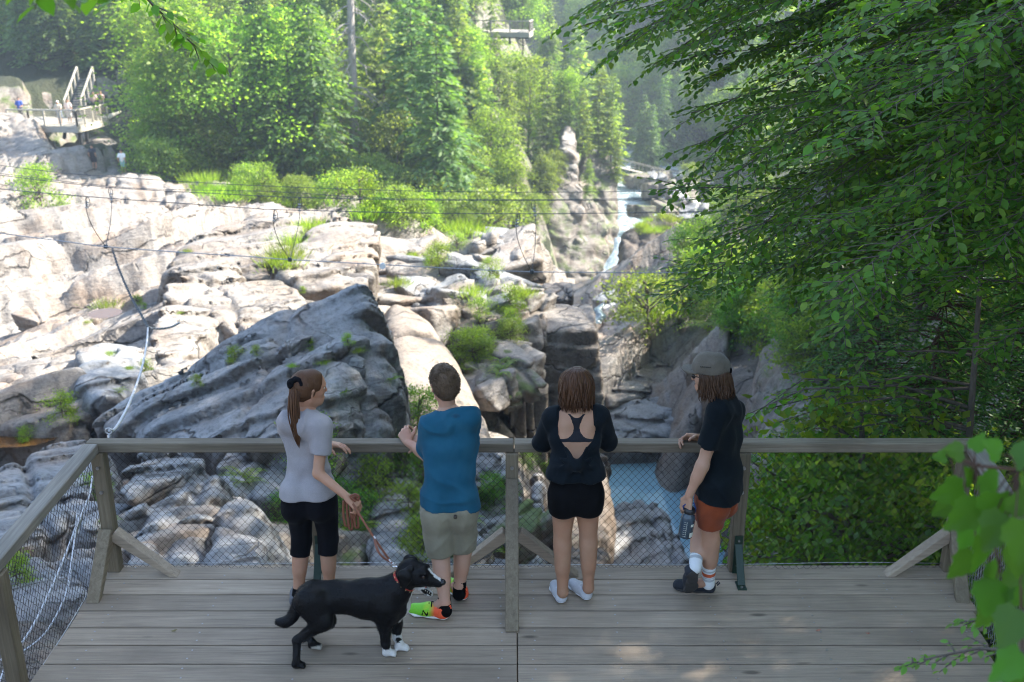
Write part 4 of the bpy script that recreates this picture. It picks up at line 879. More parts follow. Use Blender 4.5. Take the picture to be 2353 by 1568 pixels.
for px, py, Y, H, k, lab in [(1338,352,102,6.5,'cedar','cedar rooted on the rock wall right beside the topmost pale block'),(1374,345,104,9,'cedar','tall cedar on the rock wall at the gorge end of the spur'),(1404,352,104.5,8,'cedar','outermost cedar on the rock wall above the river'),(1416,415,102.6,5,'cedar','low cedar hanging on the edge of the rock wall over the river'),(1288,305,103,6,'cedar','cedar rooted just left of the topmost pale block'),(1256,345,102,8,'cedar','cedar in the dark cleft left of the spur blocks'),(1309,300,104,6,'birch','birch behind the topmost pale block'),(1272,418,98.6,3.5,'lime','bright bush on the left shoulder of the middle spur block'),(1250,460,97,4.5,'lime','bright bush at the left foot of the spur'),(1352,440,99.5,3.5,'cedar','small cedar on the ledge right of the middle spur block')]:
    p = pt(px, py, Y); put_tree(k, p.x, p.y, p.z, H, px, py, lab, 'trees on the far hillside')
# the dead tree
def dead_tree():
    top = pt(803, -60, 80); gz = ground(top.x, top.y); H = top.z - gz + 6
    t = thing('dead_tree', 'bare grey dead conifer with drooping dry branches on the sunny hillside', 'tree', (top.x, top.y, gz))
    mb = MB(); rs = np.random.RandomState(4)
    mb.tube([(-.35, 0, -1), (-.2, .1, H * .3), (0, 0, H * .7), (.15, .1, H)], [.42, .34, .22, .05], 8); 
    link('trunk', mb.mesh('trunk', BARK_DEAD, True), t)
    for i in range(46):
        z = H * rs.uniform(.25, .97); a = rs.rand() * 6.28; L = (2.9 - 1.6 * z / H) * rs.uniform(.6, 1.15); b = MB()
        d = np.array([math.cos(a), math.sin(a) * .8, 0]); p0 = np.array([-.1, 0, z])
        pts = [p0 + d * L * q + np.array([rs.normal() * .08, 0, .12 * L * q - .75 * L * q * q]) for q in (0, .35, .7, 1)]
        b.tube(pts, [.085, .06, .035, .012], 4, False)
        for j in range(5):
            q = rs.uniform(.3, 1); s = p0 + d * L * q + np.array([0, 0, .12 * L * q - .75 * L * q * q]); e = s + d * rs.uniform(.2, .5) + np.array([rs.normal() * .35, rs.normal() * .3, -rs.uniform(.2, .6)])
            b.tube([s, e], [.028, .008], 3, False)
        link('branch', b.mesh('branch', BARK_DEAD, True), t)
dead_tree()
# ------------------------------------------------------------------ tufts and ferns on the rocks
def tuft_mesh(seed, n=420, L=.34, w=.013, mat=None, spread=.7):
    rs = np.random.RandomState(seed); P = rs.normal(size=(n, 3)) * [.22, .22, .02]; D = P * [1.6, 1.6, 0] * spread + rs.normal(size=(n, 3)) * .22 + [0, 0, .8]
    V, F = cards(P, D, rs.normal(size=(n, 3)), L * rs.uniform(.5, 1.2, n), np.full(n, w)); return mesh_np('grass_tuft', V, F, True, [mat or LM_LIME])
def frond_mesh(seed, mat):
    rs = np.random.RandomState(seed); P, D, U, L = [], [], [], []; T = .75
    for q in np.linspace(.12, 1, 12):
        p = np.array([T * q, 0, T * (.9 * q - .85 * q * q)])
        for sg in (-1, 1): P.append(p); D.append(np.array([.5, sg, 0])); U.append([0, 0, 1]); L.append(.26 * T * (1.05 - q) + .05)
    P, D, U, L = map(np.array, (P, D, U, L)); V, F = cards(P, D, U.astype(float), L, L * .38); return mesh_np('frond', V, F, True, [mat])
FROND = [frond_mesh(3, LM_DEC), frond_mesh(4, LM_LIME)]
def fern(loc, s, lab, cat, group, k):
    t = thing('fern', lab, cat, loc, rt.uniform(0, 6.28), group, s)
    for i in range(8): link('frond', FROND[k], t, rot=(rt.uniform(-.2, .2), rt.uniform(-.25, .25), i * .785 + rt.uniform(-.3, .3)), scale=rt.uniform(.7, 1.15))
TUFT = [tuft_mesh(1), tuft_mesh(2, mat=LM_DEC)]
BUSH = [broadleaf(21, 1.6, 1.0, 26, 90, .10, LM_DEC, z0=.05, cr=.42), broadleaf(22, 1.5, 1.1, 26, 90, .09, LM_LIME, z0=.05, cr=.42), broadleaf(23, 1.7, 1.0, 28, 100, .08, LM_BEECH, z0=.03, cr=.4)]
dg = None
def drop(px, py, Ymax=120, Ymin=8):
    """where the line of sight through (px,py) meets the rocks"""
    global dg
    if dg is None: bpy.context.view_layer.update(); dg = bpy.context.evaluated_depsgraph_get()
    d = pt(px, py, 10) - Vector((0, 0, CAM_H)); d.normalize()
    ok, loc, nrm, i, ob, m = scene.ray_cast(dg, Vector((0, 0, CAM_H)) + d * 6.9, d)
    return (loc, nrm) if ok else None
def tuft(px, py, s, k, lab, group=None, cat='plant', up=0):
    h = drop(px, py)
    if not h: return
    p = h[0]
    if k < 2: link('grass_tuft', TUFT[k], None, (p.x, p.y, p.z - .03 * s), (0, 0, rt.uniform(0, 6.28)), None, lab, cat, group, s)
    elif k < 4: fern((p.x, p.y, p.z - .03 * s), s * .8, lab, cat, group, k - 2)
    else: plant_tree('shrub', BUSH[k - 4], (p.x, p.y, p.z - .06 * s - up), s * .5, rt.uniform(0, 6.28), lab, 'shrub', group)
for a in [(655,590,1.5,0,'yellow-green grass filling the gully between two long slabs, lower clump'),(668,560,1.5,0,'yellow-green grass filling the gully between two long slabs, upper clump'),(648,610,1.3,1,'dull green grass at the bottom of the gully between the slabs'),(710,525,1.4,1,'grass tuft on the skyline above the gully'),
    (95,470,2.6,4,'sapling bush standing alone on the sunlit slabs at the left'),(85,430,2.0,5,'upper bush of the lone pair on the sunlit slabs'),
    (245,705,1.0,0,'yellow grass over the small brown pool on the slabs'),(540,828,.38,4,'small sprig rooted in a joint of the huge bedded boulder'),(590,815,.25,4,'tiny sprig right of the other on the huge bedded boulder'),
    (270,900,.45,3,'spiky green plant at the left foot of the huge bedded boulder'),(145,960,.75,4,'tall leafy sapling in front of the tea-coloured pool'),(60,1010,.4,4,'small sprout at the edge of the tea-coloured pool'),
    (900,870,.5,2,'fern growing from the right cheek of the huge bedded boulder'),(790,900,.35,2,'fern in a hollow of the huge boulder, left of the other'),(800,790,.28,4,'sprig near the top right of the huge boulder'),(960,980,1.5,6,'leafy shrub in the cleft beside the hands of the man in blue'),
    (1490,745,3.4,5,'round bright grass clump on the right bank ledge'),(1510,720,2.4,1,'grass behind the round clump on the right bank ledge'),(1470,735,1.6,0,'grass tuft hanging at the left of the round clump'),
    (1330,1345,.4,4,'seedling'),]:
    if a[4] == 'seedling': continue
    tuft(*a)
for i in range(16): tuft(rt.uniform(1060, 1185), rt.uniform(690, 860), rt.uniform(.6, 1.35), rt.choice([4, 5, 2, 3]), 'leafy bush on the broken slope left of the dark cliff', 'bushes on the leafy slope')
for i in range(10): tuft(rt.uniform(900, 1230), rt.uniform(560, 690), rt.uniform(.7, 1.3), rt.choice([0, 1, 5, 4]), 'yellow-green tuft between the angular pale blocks', 'tufts among the angular blocks')
for i in range(60):
    x = rt.uniform(1570, 1900); tuft(x, 560 + (x - 1470) * .42 + rt.uniform(-60, 130), rt.uniform(1.2, 2.8), rt.choice([4, 5, 6, 4, 2]), 'bush on the steep right bank above the brown cliff', 'bushes on the right bank')
for i in range(26): tuft(*(lambda x: (x, rt.uniform(360, min(560, 400 + (x - 1560) * .9))))(rt.uniform(1570, 1800)), rt.uniform(1.8, 3.2), rt.choice([5, 5, 4]), 'sunlit grassy clump on the right bank beside the river', 'sunlit clumps by the river')
for i in range(10): tuft(rt.uniform(1470, 1550), rt.uniform(500, 535), rt.uniform(.9, 1.6), 0, 'bright grass capping the black rock wall by the river', 'grass capping the black wall')
for i in range(34): tuft(*(lambda x: (x, 425 + (x - 420) * .17 + rt.uniform(-18, 12)))(rt.uniform(430, 1080)), rt.uniform(1.3, 2.4), rt.choice([5, 4, 5, 1]), 'yellow fern clump along the edge of woods and slabs', 'ferns along the wood edge')
for i in range(26): tuft(rt.uniform(640, 1260), rt.uniform(1050, 1290), rt.uniform(.5, 1.1), rt.choice([2, 4, 6, 6]), 'fern seen through the fence mesh in the ravine', 'ferns in the ravine below the deck')
for i in range(14): tuft(rt.uniform(0, 900), rt.uniform(540, 900), rt.uniform(.2, .42), rt.choice([0, 4, 1]), 'small tuft in a joint of the sunlit slabs', 'tufts in the joints of the slabs')
for a in [(40,1335,.5,4,'small green sprout on the rocks under the left fence'),(225,1135,.5,4,'sprout behind the left corner post on the rocks'),(250,1200,.4,2,'fern sprout by the rope anchor left of the deck'),(560,1105,.9,3,'light green grass over the pale rounded boulder behind the mesh')]: tuft(*a)
lap('plants')
# ------------------------------------------------------------------ woods on the near right bank

def spray(rs, path, P, D, U, L, mb, leaf, tw=(.35, .8), gap=.075, n_tw=22, r0=.018, flat=.35, t0=.15, drp=.25):
    """a limb with side twigs in a nearly level plane, leaves two-ranked along each twig"""
    path = np.asarray(path, float); k = len(path)
    mb.tube(path, [r0 * (1 - .85 * i / (k - 1)) for i in range(k)], 5, False)
    seg = np.linalg.norm(np.diff(path, axis=0), axis=1); cum = np.concatenate(([0], np.cumsum(seg))); T = cum[-1]
    def at(t):
        q = t * T; i = min(k - 2, int(np.searchsorted(cum, q, 'right') - 1)); f = (q - cum[i]) / seg[i]
        return path[i] + (path[i + 1] - path[i]) * f, unit(path[i + 1] - path[i])
    for j in range(n_tw + 1):
        t = t0 + (1 - t0) * (j + rs.rand() * .5) / (n_tw + .5) if j < n_tw else .93
        p, ax = at(min(t, .999)); sd = unit(np.cross(ax, [0, 0, 1])); sg = 1 if j % 2 else -1
        d = unit(ax * rs.uniform(.6, 1.0) + sd * sg * rs.uniform(.5, 1.0) + np.array([0, 0, rs.normal() * flat * .5])) if j < n_tw else ax
        ln = rs.uniform(*tw) * (1.1 - .5 * t); m = max(3, int(ln / gap)); tip = p + d * ln + np.array([0, 0, -drp * ln * ln])
        mid = p + d * ln * .5 + np.array([0, 0, -drp * .25 * ln * ln]); mb.tube([p, mid, tip], [.005, .0035, .0015], 3, False)
        s2 = unit(np.cross(d, [0, 0, 1]))
        for q in range(m):
            f = (q + .6) / m; b = p + d * ln * f + np.array([0, 0, -drp * ln * ln * f * f])
            s3 = 1 if q % 2 else -1
            P.append(b); D.append(d * rs.uniform(.5, 1.0) + s2 * s3 * rs.uniform(.5, .9) + np.array([0, 0, -rs.uniform(.05, .55)])); U.append(np.array([0, 0, 1]) + rs.normal(size=3) * .3); L.append(leaf * rs.uniform(.65, 1.2))
LEAF_MESH = {}
def leaf_things(parent, P, D, U, L, mat, n=300, shape=None):
    """the nearest leaves as parts of their own, the rest joined; returns the joined mesh"""
    P, D, U, L = np.array(P, float), np.array(D, float), np.array(U, float), np.array(L, float)
    # in the frame, unhidden, largest first
    zc = P[:, 1] * CP - (P[:, 2] - CAM_H) * SP; xx = np.abs(P[:, 0] / zc * FPX); yy = np.abs((-(P[:, 2] - CAM_H) * CP - P[:, 1] * SP) / zc * FPX)
    size = L / zc * ((xx < 1176) & (yy < 784) & (zc > .3)); order = np.argsort(-size); pick = order[:n]; pick = pick[size[pick] > 0]
    rest = np.setdiff1d(np.arange(len(P)), pick)
    Dn, S, N = frames(D, U)
    sv, sf = shape or (LEAF_V, LEAF_F)
    if mat.name not in LEAF_MESH: LEAF_MESH[mat.name] = mesh_np('leaf', sv, sf, True, [mat])
    for i in pick:
        M = Matrix(((Dn[i,0], S[i,0], N[i,0], P[i,0]), (Dn[i,1], S[i,1], N[i,1], P[i,1]), (Dn[i,2], S[i,2], N[i,2], P[i,2]), (0, 0, 0, 1))) @ Matrix.Scale(float(L[i]), 4)
        o = link('leaf', LEAF_MESH[mat.name], parent); o.matrix_basis = M
    if len(rest):
        k = len(sv); V = P[rest][:, None] + L[rest][:, None, None] * (sv[None, :, :1] * Dn[rest][:, None] + sv[None, :, 1:2] * S[rest][:, None] + sv[None, :, 2:] * N[rest][:, None])
        F = (np.asarray(sf)[None] + (np.arange(len(rest)) * k)[:, None, None]).reshape(-1, np.asarray(sf).shape[1])
        link('foliage', mesh_np('foliage', V.reshape(-1, 3), F, True, [mat]), parent, kind='stuff')
def beech(name, label, trunk, limbs, seed, mat, leaf=.085, n_tw=22, n=300, bark=None, group=None, tw=(.35, .85), gap=.07, drp=.25, cat='tree', r0=.022):
    rs = np.random.RandomState(seed); t = thing(name, label, cat, (0, 0, 0), 0, group)
    if trunk:
        tb = MB(); tb.tube([p for p, r in trunk], [r for p, r in trunk], 8); link('trunk', tb.mesh('trunk', bark or BARK, True), t)
    P, D, U, L = [], [], [], []; mb = MB()
    for a, b in limbs:
        a, b = np.array(a, float), np.array(b, float); ln = np.linalg.norm(b - a)
        m1 = a + (b - a) * .35 + np.array([0, 0, .10 * ln]) + rs.normal(size=3) * .06 * ln; m2 = a + (b - a) * .7 + np.array([0, 0, .09 * ln]) + rs.normal(size=3) * .05 * ln
        spray(rs, [a, m1, m2, b], P, D, U, L, mb, leaf, tw, gap, n_tw, r0 * (.6 + ln * .12), drp=drp)
    link('limbs', mb.mesh('limbs', bark or BARK, True), t)
    leaf_things(t, P, D, U, L, mat, n); return t
rb = random.Random(3)
def limbs_px(lst, root):
    out = []
    for (px, py, Y) in lst:
        e = pt(px, py, Y); r = root(e); out.append((r, e))
    return out
# the big beech whose sprays hang over the gorge
T1 = [((6.6, 10.5, -2.5), .20), ((6.5, 10.4, 1.0), .17), ((6.2, 10.2, 4.5), .13), ((6.0, 10.0, 9.0), .09)]
tips = []
for i in range(46):
    f = i / 46; py = -60 + 760 * f
    edge = [(0,1330),(60,1345),(130,1400),(175,1560),(240,1600),(320,1610),(400,1600),(450,1560),(520,1600),(600,1540),(700,1550),(760,1640)]
    ex = np.interp(py, [e[0] for e in edge], [e[1] for e in edge])
    tips.append((ex + rb.uniform(0, 150) + (i % 3) * 110, py + rb.uniform(-30, 30), rb.uniform(8.2, 12.5)))
for x, y in [(1335,60),(1350,20),(1400,120),(1455,95),(1500,150),(1540,152),(1590,262),(1605,335),(1560,440),(1520,690),(1545,430),(1600,560),(1350,-30),(1420,-60),(1560,30),(1640,80)]: tips.append((x, y, rb.uniform(8.8, 10.5)))
def root1(e):
    z = e.z + rb.uniform(.0, .9) * (1.0 if e.z > 0 else 1.2); z = max(z, -1.5); return (6.3 - .05 * z, 10.3, z)
beech('beech_tree', 'large beech at the right whose level leafy sprays hang out over the gorge', T1, limbs_px(tips, root1), 31, LM_BEECH, .082, 50, gap=.042, tw=(.4, .95), r0=.012)
# a second one nearer, with paler leaves at the right edge
tips = [(rb.uniform(1850, 2330), -40 + 860 * (i / 34) + rb.uniform(-20, 20), rb.uniform(6.0, 8.0)) for i in range(34)]
def root2(e): z = max(-1.5, e.z + rb.uniform(0, .7)); return (5.3, 8.2, z)
beech('beech_tree', 'nearer beech filling the right edge above the railing, with light leaf undersides', [((5.4, 8.2, -2.5), .12), ((5.3, 8.1, 2.0), .10), ((5.2, 8.0, 7.0), .07)], limbs_px(tips, root2), 33, LM_BEECH, .08, 36, tw=(.25, .65), gap=.042, r0=.011)
# a third behind
tips = [(rb.uniform(1640, 2300), 0 + 640 * (i / 40) + rb.uniform(-20, 20), rb.uniform(13.0, 17)) for i in range(40)]
def root3(e): return (10.2, 16.0, max(-2, e.z + rb.uniform(0, 1.2)))
beech('beech_tree', 'beech standing behind the two nearer ones, its brown trunk showing through', [((10.3, 16, -3), .28), ((10.2, 16, 3), .22), ((10, 16, 12), .14)], limbs_px(tips, root3), 35, LM_BEECH, .11, 36, tw=(.5, 1.2), gap=.06, n=200, r0=.014)
# low sprays crossing in front of the cliff, with toothed bright leaves
tips = [(1735, 950, 9.5), (1760, 940, 9.6), (1800, 905, 10), (1830, 880, 9.8), (1850, 985, 9.6), (1880, 1010, 9.4), (1790, 970, 9.4), (1700, 960, 9.4), (1900, 930, 9.2), (1950, 880, 9)]
beech('maple_sapling', 'young maple reaching left in front of the brown cliff at rail height', [((4.6, 9.3, -3.4), .045), ((4.4, 9.3, -.5), .035), ((4.2, 9.2, 1.4), .02)], limbs_px(tips, lambda e: (4.35, 9.3, max(-1, e.z + .15))), 37, LM_MAPLE, .10, 9, tw=(.15, .4), gap=.075, n=250, drp=.5)
tips = [(1870 + 38 * i, 1215 + 14 * (i % 4), 8.2 + .12 * (i % 3)) for i in range(9)]
beech('maple_sapling', 'bright low sapling right behind the mesh at the right, at deck level', [((4.4, 8.6, -3.4), .04), ((4.3, 8.5, -1.2), .02)], limbs_px(tips, lambda e: (4.0, 8.6, -1.4)), 38, LM_MAPLE, .085, 10, tw=(.15, .4), gap=.07, n=250, drp=.4)
lap('beeches')
# the dark hemlock behind the right half of the railing
HEML = conifer(41, 7.5, 1.9, 34, 9, .17, .32, 0, droop=.28, z0=.03, pw=.5, ragged=.25, mat=LM_HEM, bark=BARK_RED, fine=.075)
_g = pt(2085, 1290, 10.6)
plant_tree('hemlock_tree', HEML, (_g.x, _g.y, -4.4), .74, 0.4, 'dark hemlock with a thin reddish trunk just outside the railing at the right', 'tree', None)
_g = pt(2330, 1100, 12.2); plant_tree('hemlock_tree', HEML, (_g.x, _g.y, -4.0), .8, 2.4, 'dark hemlock behind the right end of the railing', 'tree', None)
_g = pt(1990, 1000, 14.5); plant_tree('hemlock_tree', HEML, (_g.x, _g.y, -6.6), .85, 4.2, 'dark hemlock farther back, left of the thin reddish trunk', 'tree', None)
# tall trees up the right bank; they keep the deck and the near rocks in shade
NEAR = [broadleaf(51, 15, 4.2, 120, 190, .17, LM_BEECH, z0=.22, cr=1.3), broadleaf(52, 16, 4.6, 120, 190, .17, LM_BEECH, z0=.18, cr=1.3)]
NEARC = conifer(53, 17, 3.0, 46, 7, .2, .42, .16, droop=.4, mat=LM_HEM)
lap('near shapes')
for x, y, s, k, lab in [(10.8, 10.2, (.9, .9, 1.05), 0, 'tall beech up the bank between the big beech and the top of the slope'), (9.5, 6.5, 1.0, 0, 'tall beech up the bank right of the deck, out past the railing'), (8.8, 1.6, 1.0, 1, 'tall beech beside the right fence, behind the hanging maple leaves'), (12.0, 13, 1.25, 1, 'tall beech on the bank right of the big beech, upslope'), (12.0, 21.5, 1.35, 0, 'tall tree on the right bank behind the hemlocks'),
                        (11.0, 27.5, (.7, .7, 1.45), 1, 'tallest tree over the furrowed cliff, crown above the narrow rib'), (11.8, 24, (1.0, 1.0, 1.35), 1, 'tall tree above the narrow pale rib on the right bank'), (18.5, 27.5, .8, 0, 'tall tree high on the right bank, third from the deck'), (16.5, 38.5, .8, 1, 'tall tree on the right bank above the furrowed cliff'), (19, 45, .8, 0, 'tall tree on the right bank above the bushes'),
                        (15, 17, 1.25, 2, 'tall hemlock on the right bank'), (11.5, 33, .6, 2, 'hemlock at the brink above the furrowed brown cliff'), (20, 56, .7, 0, 'tree on the right bank beside the sunlit clumps'), (24, 70, .8, 1, 'tree on the right bank far along the river'), (22, 38, .9, 2, 'tall hemlock high on the right bank'), (25, 85, .7, 0, 'tree on the right bank before the far boulders'), (21, 28, 1.0, 1, 'tall tree at the top of the right bank'), (14, 4, 1.1, 1, 'tall beech far right of the deck'), (18, 9, 1.2, 0, 'tall beech at the top of the bank right of the deck'),]:
    plant_tree('hemlock_tree' if k == 2 else 'beech_tree', NEARC if k == 2 else NEAR[k], (x, y, ground(x, y) - .3), s, rb.uniform(0, 6.28), lab, 'tree', 'tall trees on the right bank' if x > 0 else None)
# understorey on the right bank
for i in range(14):
    px = rb.uniform(1860, 2340); p = pt(px, rb.uniform(1120, 1300), rb.uniform(8.5, 12.5)); plant_tree('shrub', BUSH[2 if i % 3 else 0], (p.x, p.y, p.z - 1.0), rb.uniform(.8, 1.2), rb.uniform(0, 6.28), 'leafy shrub just behind the right half of the fence mesh', 'shrub', 'shrubs behind the right fence mesh')
for i in range(22):
    x = rb.uniform(5.2, 15); y = rb.uniform(8, 30)
    if x < 4 + y * .28: x = 4 + y * .28 + rb.uniform(0, 4)
    plant_tree('shrub', BUSH[rb.choice([0, 2, 2])], (x, y, ground(x, y) - .1), rb.uniform(.9, 1.5), rb.uniform(0, 6.28), 'leafy undergrowth bush on the shady right bank', 'shrub', 'undergrowth on the right bank')
# the twig hanging in at the top left
def twig(name, label, pts, n_tw, leaf, seed, mat, tw, gap):
    return beech(name, label, [], [], seed, mat) if False else _twig(name, label, pts, n_tw, leaf, seed, mat, tw, gap)
def _twig(name, label, pts, n_tw, leaf, seed, mat, tw, gap):
    rs = np.random.RandomState(seed); t = thing(name, label, 'branch', (0, 0, 0)); P, D, U, L = [], [], [], []; mb = MB()
    spray(rs, [tuple(p) for p in pts], P, D, U, L, mb, leaf, tw, gap, n_tw, .008, t0=.05, drp=.8); link('stem', mb.mesh('stem', BARK, True), t)
    leaf_things(t, P, D, U, L, mat, 300); return t
_twig('leafy_branch', 'leafy twig hanging into view at the top left over the far forest', [pt(250, -120, 5.8), pt(330, -10, 5.9), pt(400, 60, 6.0), pt(440, 100, 6.1), pt(492, 140, 6.2)], 17, .095, 61, LM_MAPLE, (.10, .22), .05)
_twig('leafy_branch', 'blurred leaf cluster at the very top left corner', [pt(40, -140, 3.2), pt(110, -40, 3.3), pt(230, -10, 3.4), pt(320, -30, 3.5)], 8, .085, 63, LM_MAPLE, (.08, .18), .055)
# big maple leaves close to the lens at the lower right
_ml = [(0,0,0)]; 
for a, r in [(-158,.26),(-135,.46),(-116,.44),(-96,.56),(-80,.53),(-66,.63),(-52,.56),(-38,.60),(-27,.72),(-17,.74),(-8,.90),(0,1.02)]: _ml.append((.22 + r * .8 * math.cos(R(a)), r * .8 * math.sin(R(a)), -.10 * r * r + .04 * abs(math.sin(R(a * 2)))))
_ml += [(x, -y, z) for x, y, z in _ml[-2:0:-1]]
MAPLE_V = np.array(_ml + [(.25, 0, -.02)], np.float32); _c = len(MAPLE_V) - 1
MAPLE_F = np.array([(i, i + 1 if i + 1 < _c else 0, _c) for i in range(_c)])
def maple_branch(label, pts, lv, seed):
    rs = np.random.RandomState(seed); t = thing('maple_branch', label, 'branch', (0, 0, 0)); mb = MB(); P, D, U, L = [], [], [], []
    mb.tube(pts, [.006, .005, .004, .003][:len(pts)], 6, False)
    for px, py, Y, ang, tilt, s in lv:
        p = np.array(pt(px, py, Y)); dirv = np.array([math.cos(ang), rs.uniform(-.35, .1), math.sin(ang)])
        j = min(range(len(pts)), key=lambda i: (Vector(p) - Vector(pts[i])).length); mb.tube([pts[j], (Vector(pts[j]) + Vector(p)) / 2 + Vector((0, 0, .015)), p], [.0025, .002, .0018], 4, False)
        P.append(p); D.append(dirv); U.append(np.array([tilt, -1.0, .55]) + rs.normal(size=3) * .35); L.append(s * .82)
    link('stem', mb.mesh('stem', BARK_RED, True), t)
    leaf_things(t, P, D, U, L, LM_MAPLE2, 300, (MAPLE_V, MAPLE_F))
LM_MAPLE2 = leaf_mat('sycamore_leaves', (0.045, 0.13, 0.02), (0.065, 0.17, 0.025), (0.09, 0.21, 0.03), 0.5, 0.42, 0.4)
maple_branch('blurred maple branch with broad leaves close to the lens at the lower right', [pt(2480, 1050, 2.0), pt(2340, 1080, 2.15), pt(2240, 1070, 2.3), pt(2180, 1040, 2.4)],
    [(2215,1040,2.35,R(165),.2,.075),(2235,1035,2.3,R(60),-.2,.06),(2215,1120,2.3,R(195),.3,.105),(2260,1085,2.25,R(-60),0,.11),(2250,1160,2.2,R(215),.2,.12),(2290,1130,2.15,R(-80),-.2,.12),(2330,1060,2.1,R(30),-.3,.10),(2330,1130,2.1,R(-40),-.3,.12),(2270,1220,2.15,R(-105),.2,.13),(2240,1270,2.2,R(235),.3,.11),(2330,1230,2.0,R(-75),-.1,.13),(2290,1330,2.1,R(-95),.1,.13),(2345,1400,2.0,R(-120),0,.12),(2350,1500,2.0,R(-140),.1,.12),(2310,1300,2.05,R(-30),-.2,.11),(2235,1110,2.3,R(120),.1,.07),(2300,1045,2.2,R(140),.2,.08),(2352,1190,1.95,R(-90),-.1,.13),(2200,1150,2.35,R(205),.2,.09),(2175,1050,2.4,R(175),.1,.05),(2265,1150,2.25,R(-100),.2,.10),(2310,1180,2.1,R(-120),0,.12),(2275,1290,2.2,R(-80),.2,.11),(2330,1330,2.1,R(-60),-.2,.12),(2240,1200,2.3,R(250),.3,.10),(2350,1080,2.0,R(-20),-.2,.10),(2330,1470,2.1,R(-110),.1,.11),(2345,1550,2.05,R(-95),0,.12),(2285,1390,2.2,R(240),.2,.09)], 71)
_twig('fern_frond', 'thin feathery frond poking in at the bottom right corner', [pt(2380, 1500, 3.2), pt(2250, 1490, 3.3), pt(2150, 1510, 3.4), pt(2075, 1530, 3.5)], 14, .035, 73, LM_MAPLE, (.06, .14), .02)
_twig('fern_frond', 'thin feathery frond over the right fence near the bottom corner', [pt(2380, 1400, 3.4), pt(2280, 1420, 3.5), pt(2200, 1432, 3.6)], 10, .035, 74, LM_MAPLE, (.06, .14), .02)
lap('near leaves')
# ------------------------------------------------------------------ the deck
def wood_mat(name, a, b, axis=0, dark=0.5):
    m = Mat(name); oi = m.n('ObjectInfo'); p = m.obj()
    off = m.n('VectorMath', operation='ADD'); m.set(off.inputs[0], p); cmb = m.n('CombineXYZ'); 
    for i in range(3): m.set(cmb.inputs[i], m.math('MULTIPLY', oi.outputs['Random'], 17.0 + i * 9))
    m.set(off.inputs[1], cmb.outputs[0]); q = off.outputs[0]
    sc = [14, 14, 14]; sc[axis] = 0.55
    g = m.noise(m.map(q, tuple(sc)), 2.6, 7, 0.62, 0.8)
    fine = m.noise(m.map(q, tuple(s * 6 if i != axis else 2.2 for i, s in enumerate(sc))), 2.0, 4, 0.6)
    col = m.ramp(g, [(0.30, tuple(x * .42 for x in a)), (0.44, a), (0.62, b)])
    col = m.mix(0.55, col, m.mix(fine, tuple(x * .5 for x in a), tuple(x * 1.25 for x in b)))
    big = m.noise(q, 1.7, 4); col = m.mix(m.math('MULTIPLY', m.ramp(big, [(0.42, 0.0), (0.68, 1.0)]), dark), col, tuple(x * .62 for x in a))
    ks = [1.6, 5.0, 5.0]; 
    if axis != 0: ks = [5.0] * 3; ks[axis] = 1.6
    kn = m.voro(m.map(q, tuple(ks)), 1.0, 'F1'); col = m.mix(m.ramp(kn, [(0.05, 1.0), (0.11, 0.0)]), col, tuple(x * .45 for x in a))
    hs = m.n('HueSaturation'); m.set(hs.inputs['Color'], col); m.set(hs.inputs['Value'], m.math('ADD', 0.82, m.math('MULTIPLY', oi.outputs['Random'], 0.36))); hs.inputs['Saturation'].default_value = 0.95
    m.bs(Base_Color=hs.outputs[0], Roughness=0.72); m.b.inputs['Specular IOR Level'].default_value = 0.35
    m.bump(m.math('ADD', g, m.math('MULTIPLY', fine, 0.6)), 0.45, 0.006); return m.m
WOOD_X = wood_mat('deck_wood', (0.265, 0.205, 0.145), (0.40, 0.32, 0.23), 0)
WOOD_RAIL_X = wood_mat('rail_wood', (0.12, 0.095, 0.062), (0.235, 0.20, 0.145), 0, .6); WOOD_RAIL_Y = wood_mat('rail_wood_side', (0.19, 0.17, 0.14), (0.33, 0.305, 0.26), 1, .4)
WOOD_Z = wood_mat('post_wood', (0.13, 0.10, 0.06), (0.235, 0.195, 0.13), 2, .5); WOOD_D = wood_mat('brace_wood', (0.15, 0.115, 0.07), (0.255, 0.21, 0.14), 1, .4)
STEEL = simple('screw_steel', (0.35, 0.34, 0.33), 0.45, 0.9); GREEN = simple('green_paint', (0.012, 0.035, 0.022), 0.45)
WIRE = simple('fence_wire', (0.05, 0.034, 0.027), 0.6, 0.3); WIRE2 = simple('galvanised_wire', (0.42, 0.43, 0.44), 0.45, 0.7)
_m = Mat('white_rope'); _m.bs(Base_Color=_m.mix(_m.noise(_m.obj(), 60, 3), (0.35, 0.36, 0.38), (0.62, 0.63, 0.65)), Roughness=0.8); ROPE = _m.m
XL, YF = -2.81, 6.414
def xr(y): return 3.10 + (y - 6.414) * 0.19
deck = thing('wooden_deck', 'weathered grey plank deck the four people and the dog stand on', 'deck', (0, 0, 0))
_Y1, _Y6 = ptz(1176, 1331.3, 0).y, ptz(1176, 1525.6, 0).y; _w = (_Y1 - _Y6) / 5
y1 = YF; rows = []; y = _Y1; rows.append((_Y1, YF))
while y > 2.6: rows.append((y - _w, y)); y -= _w
scr = MB(); rp = random.Random(9)
JOIST = [-2.6, -1.95, -1.28, -.62, -.07, .13, .66, 1.30, 1.92, 2.5, 2.85]
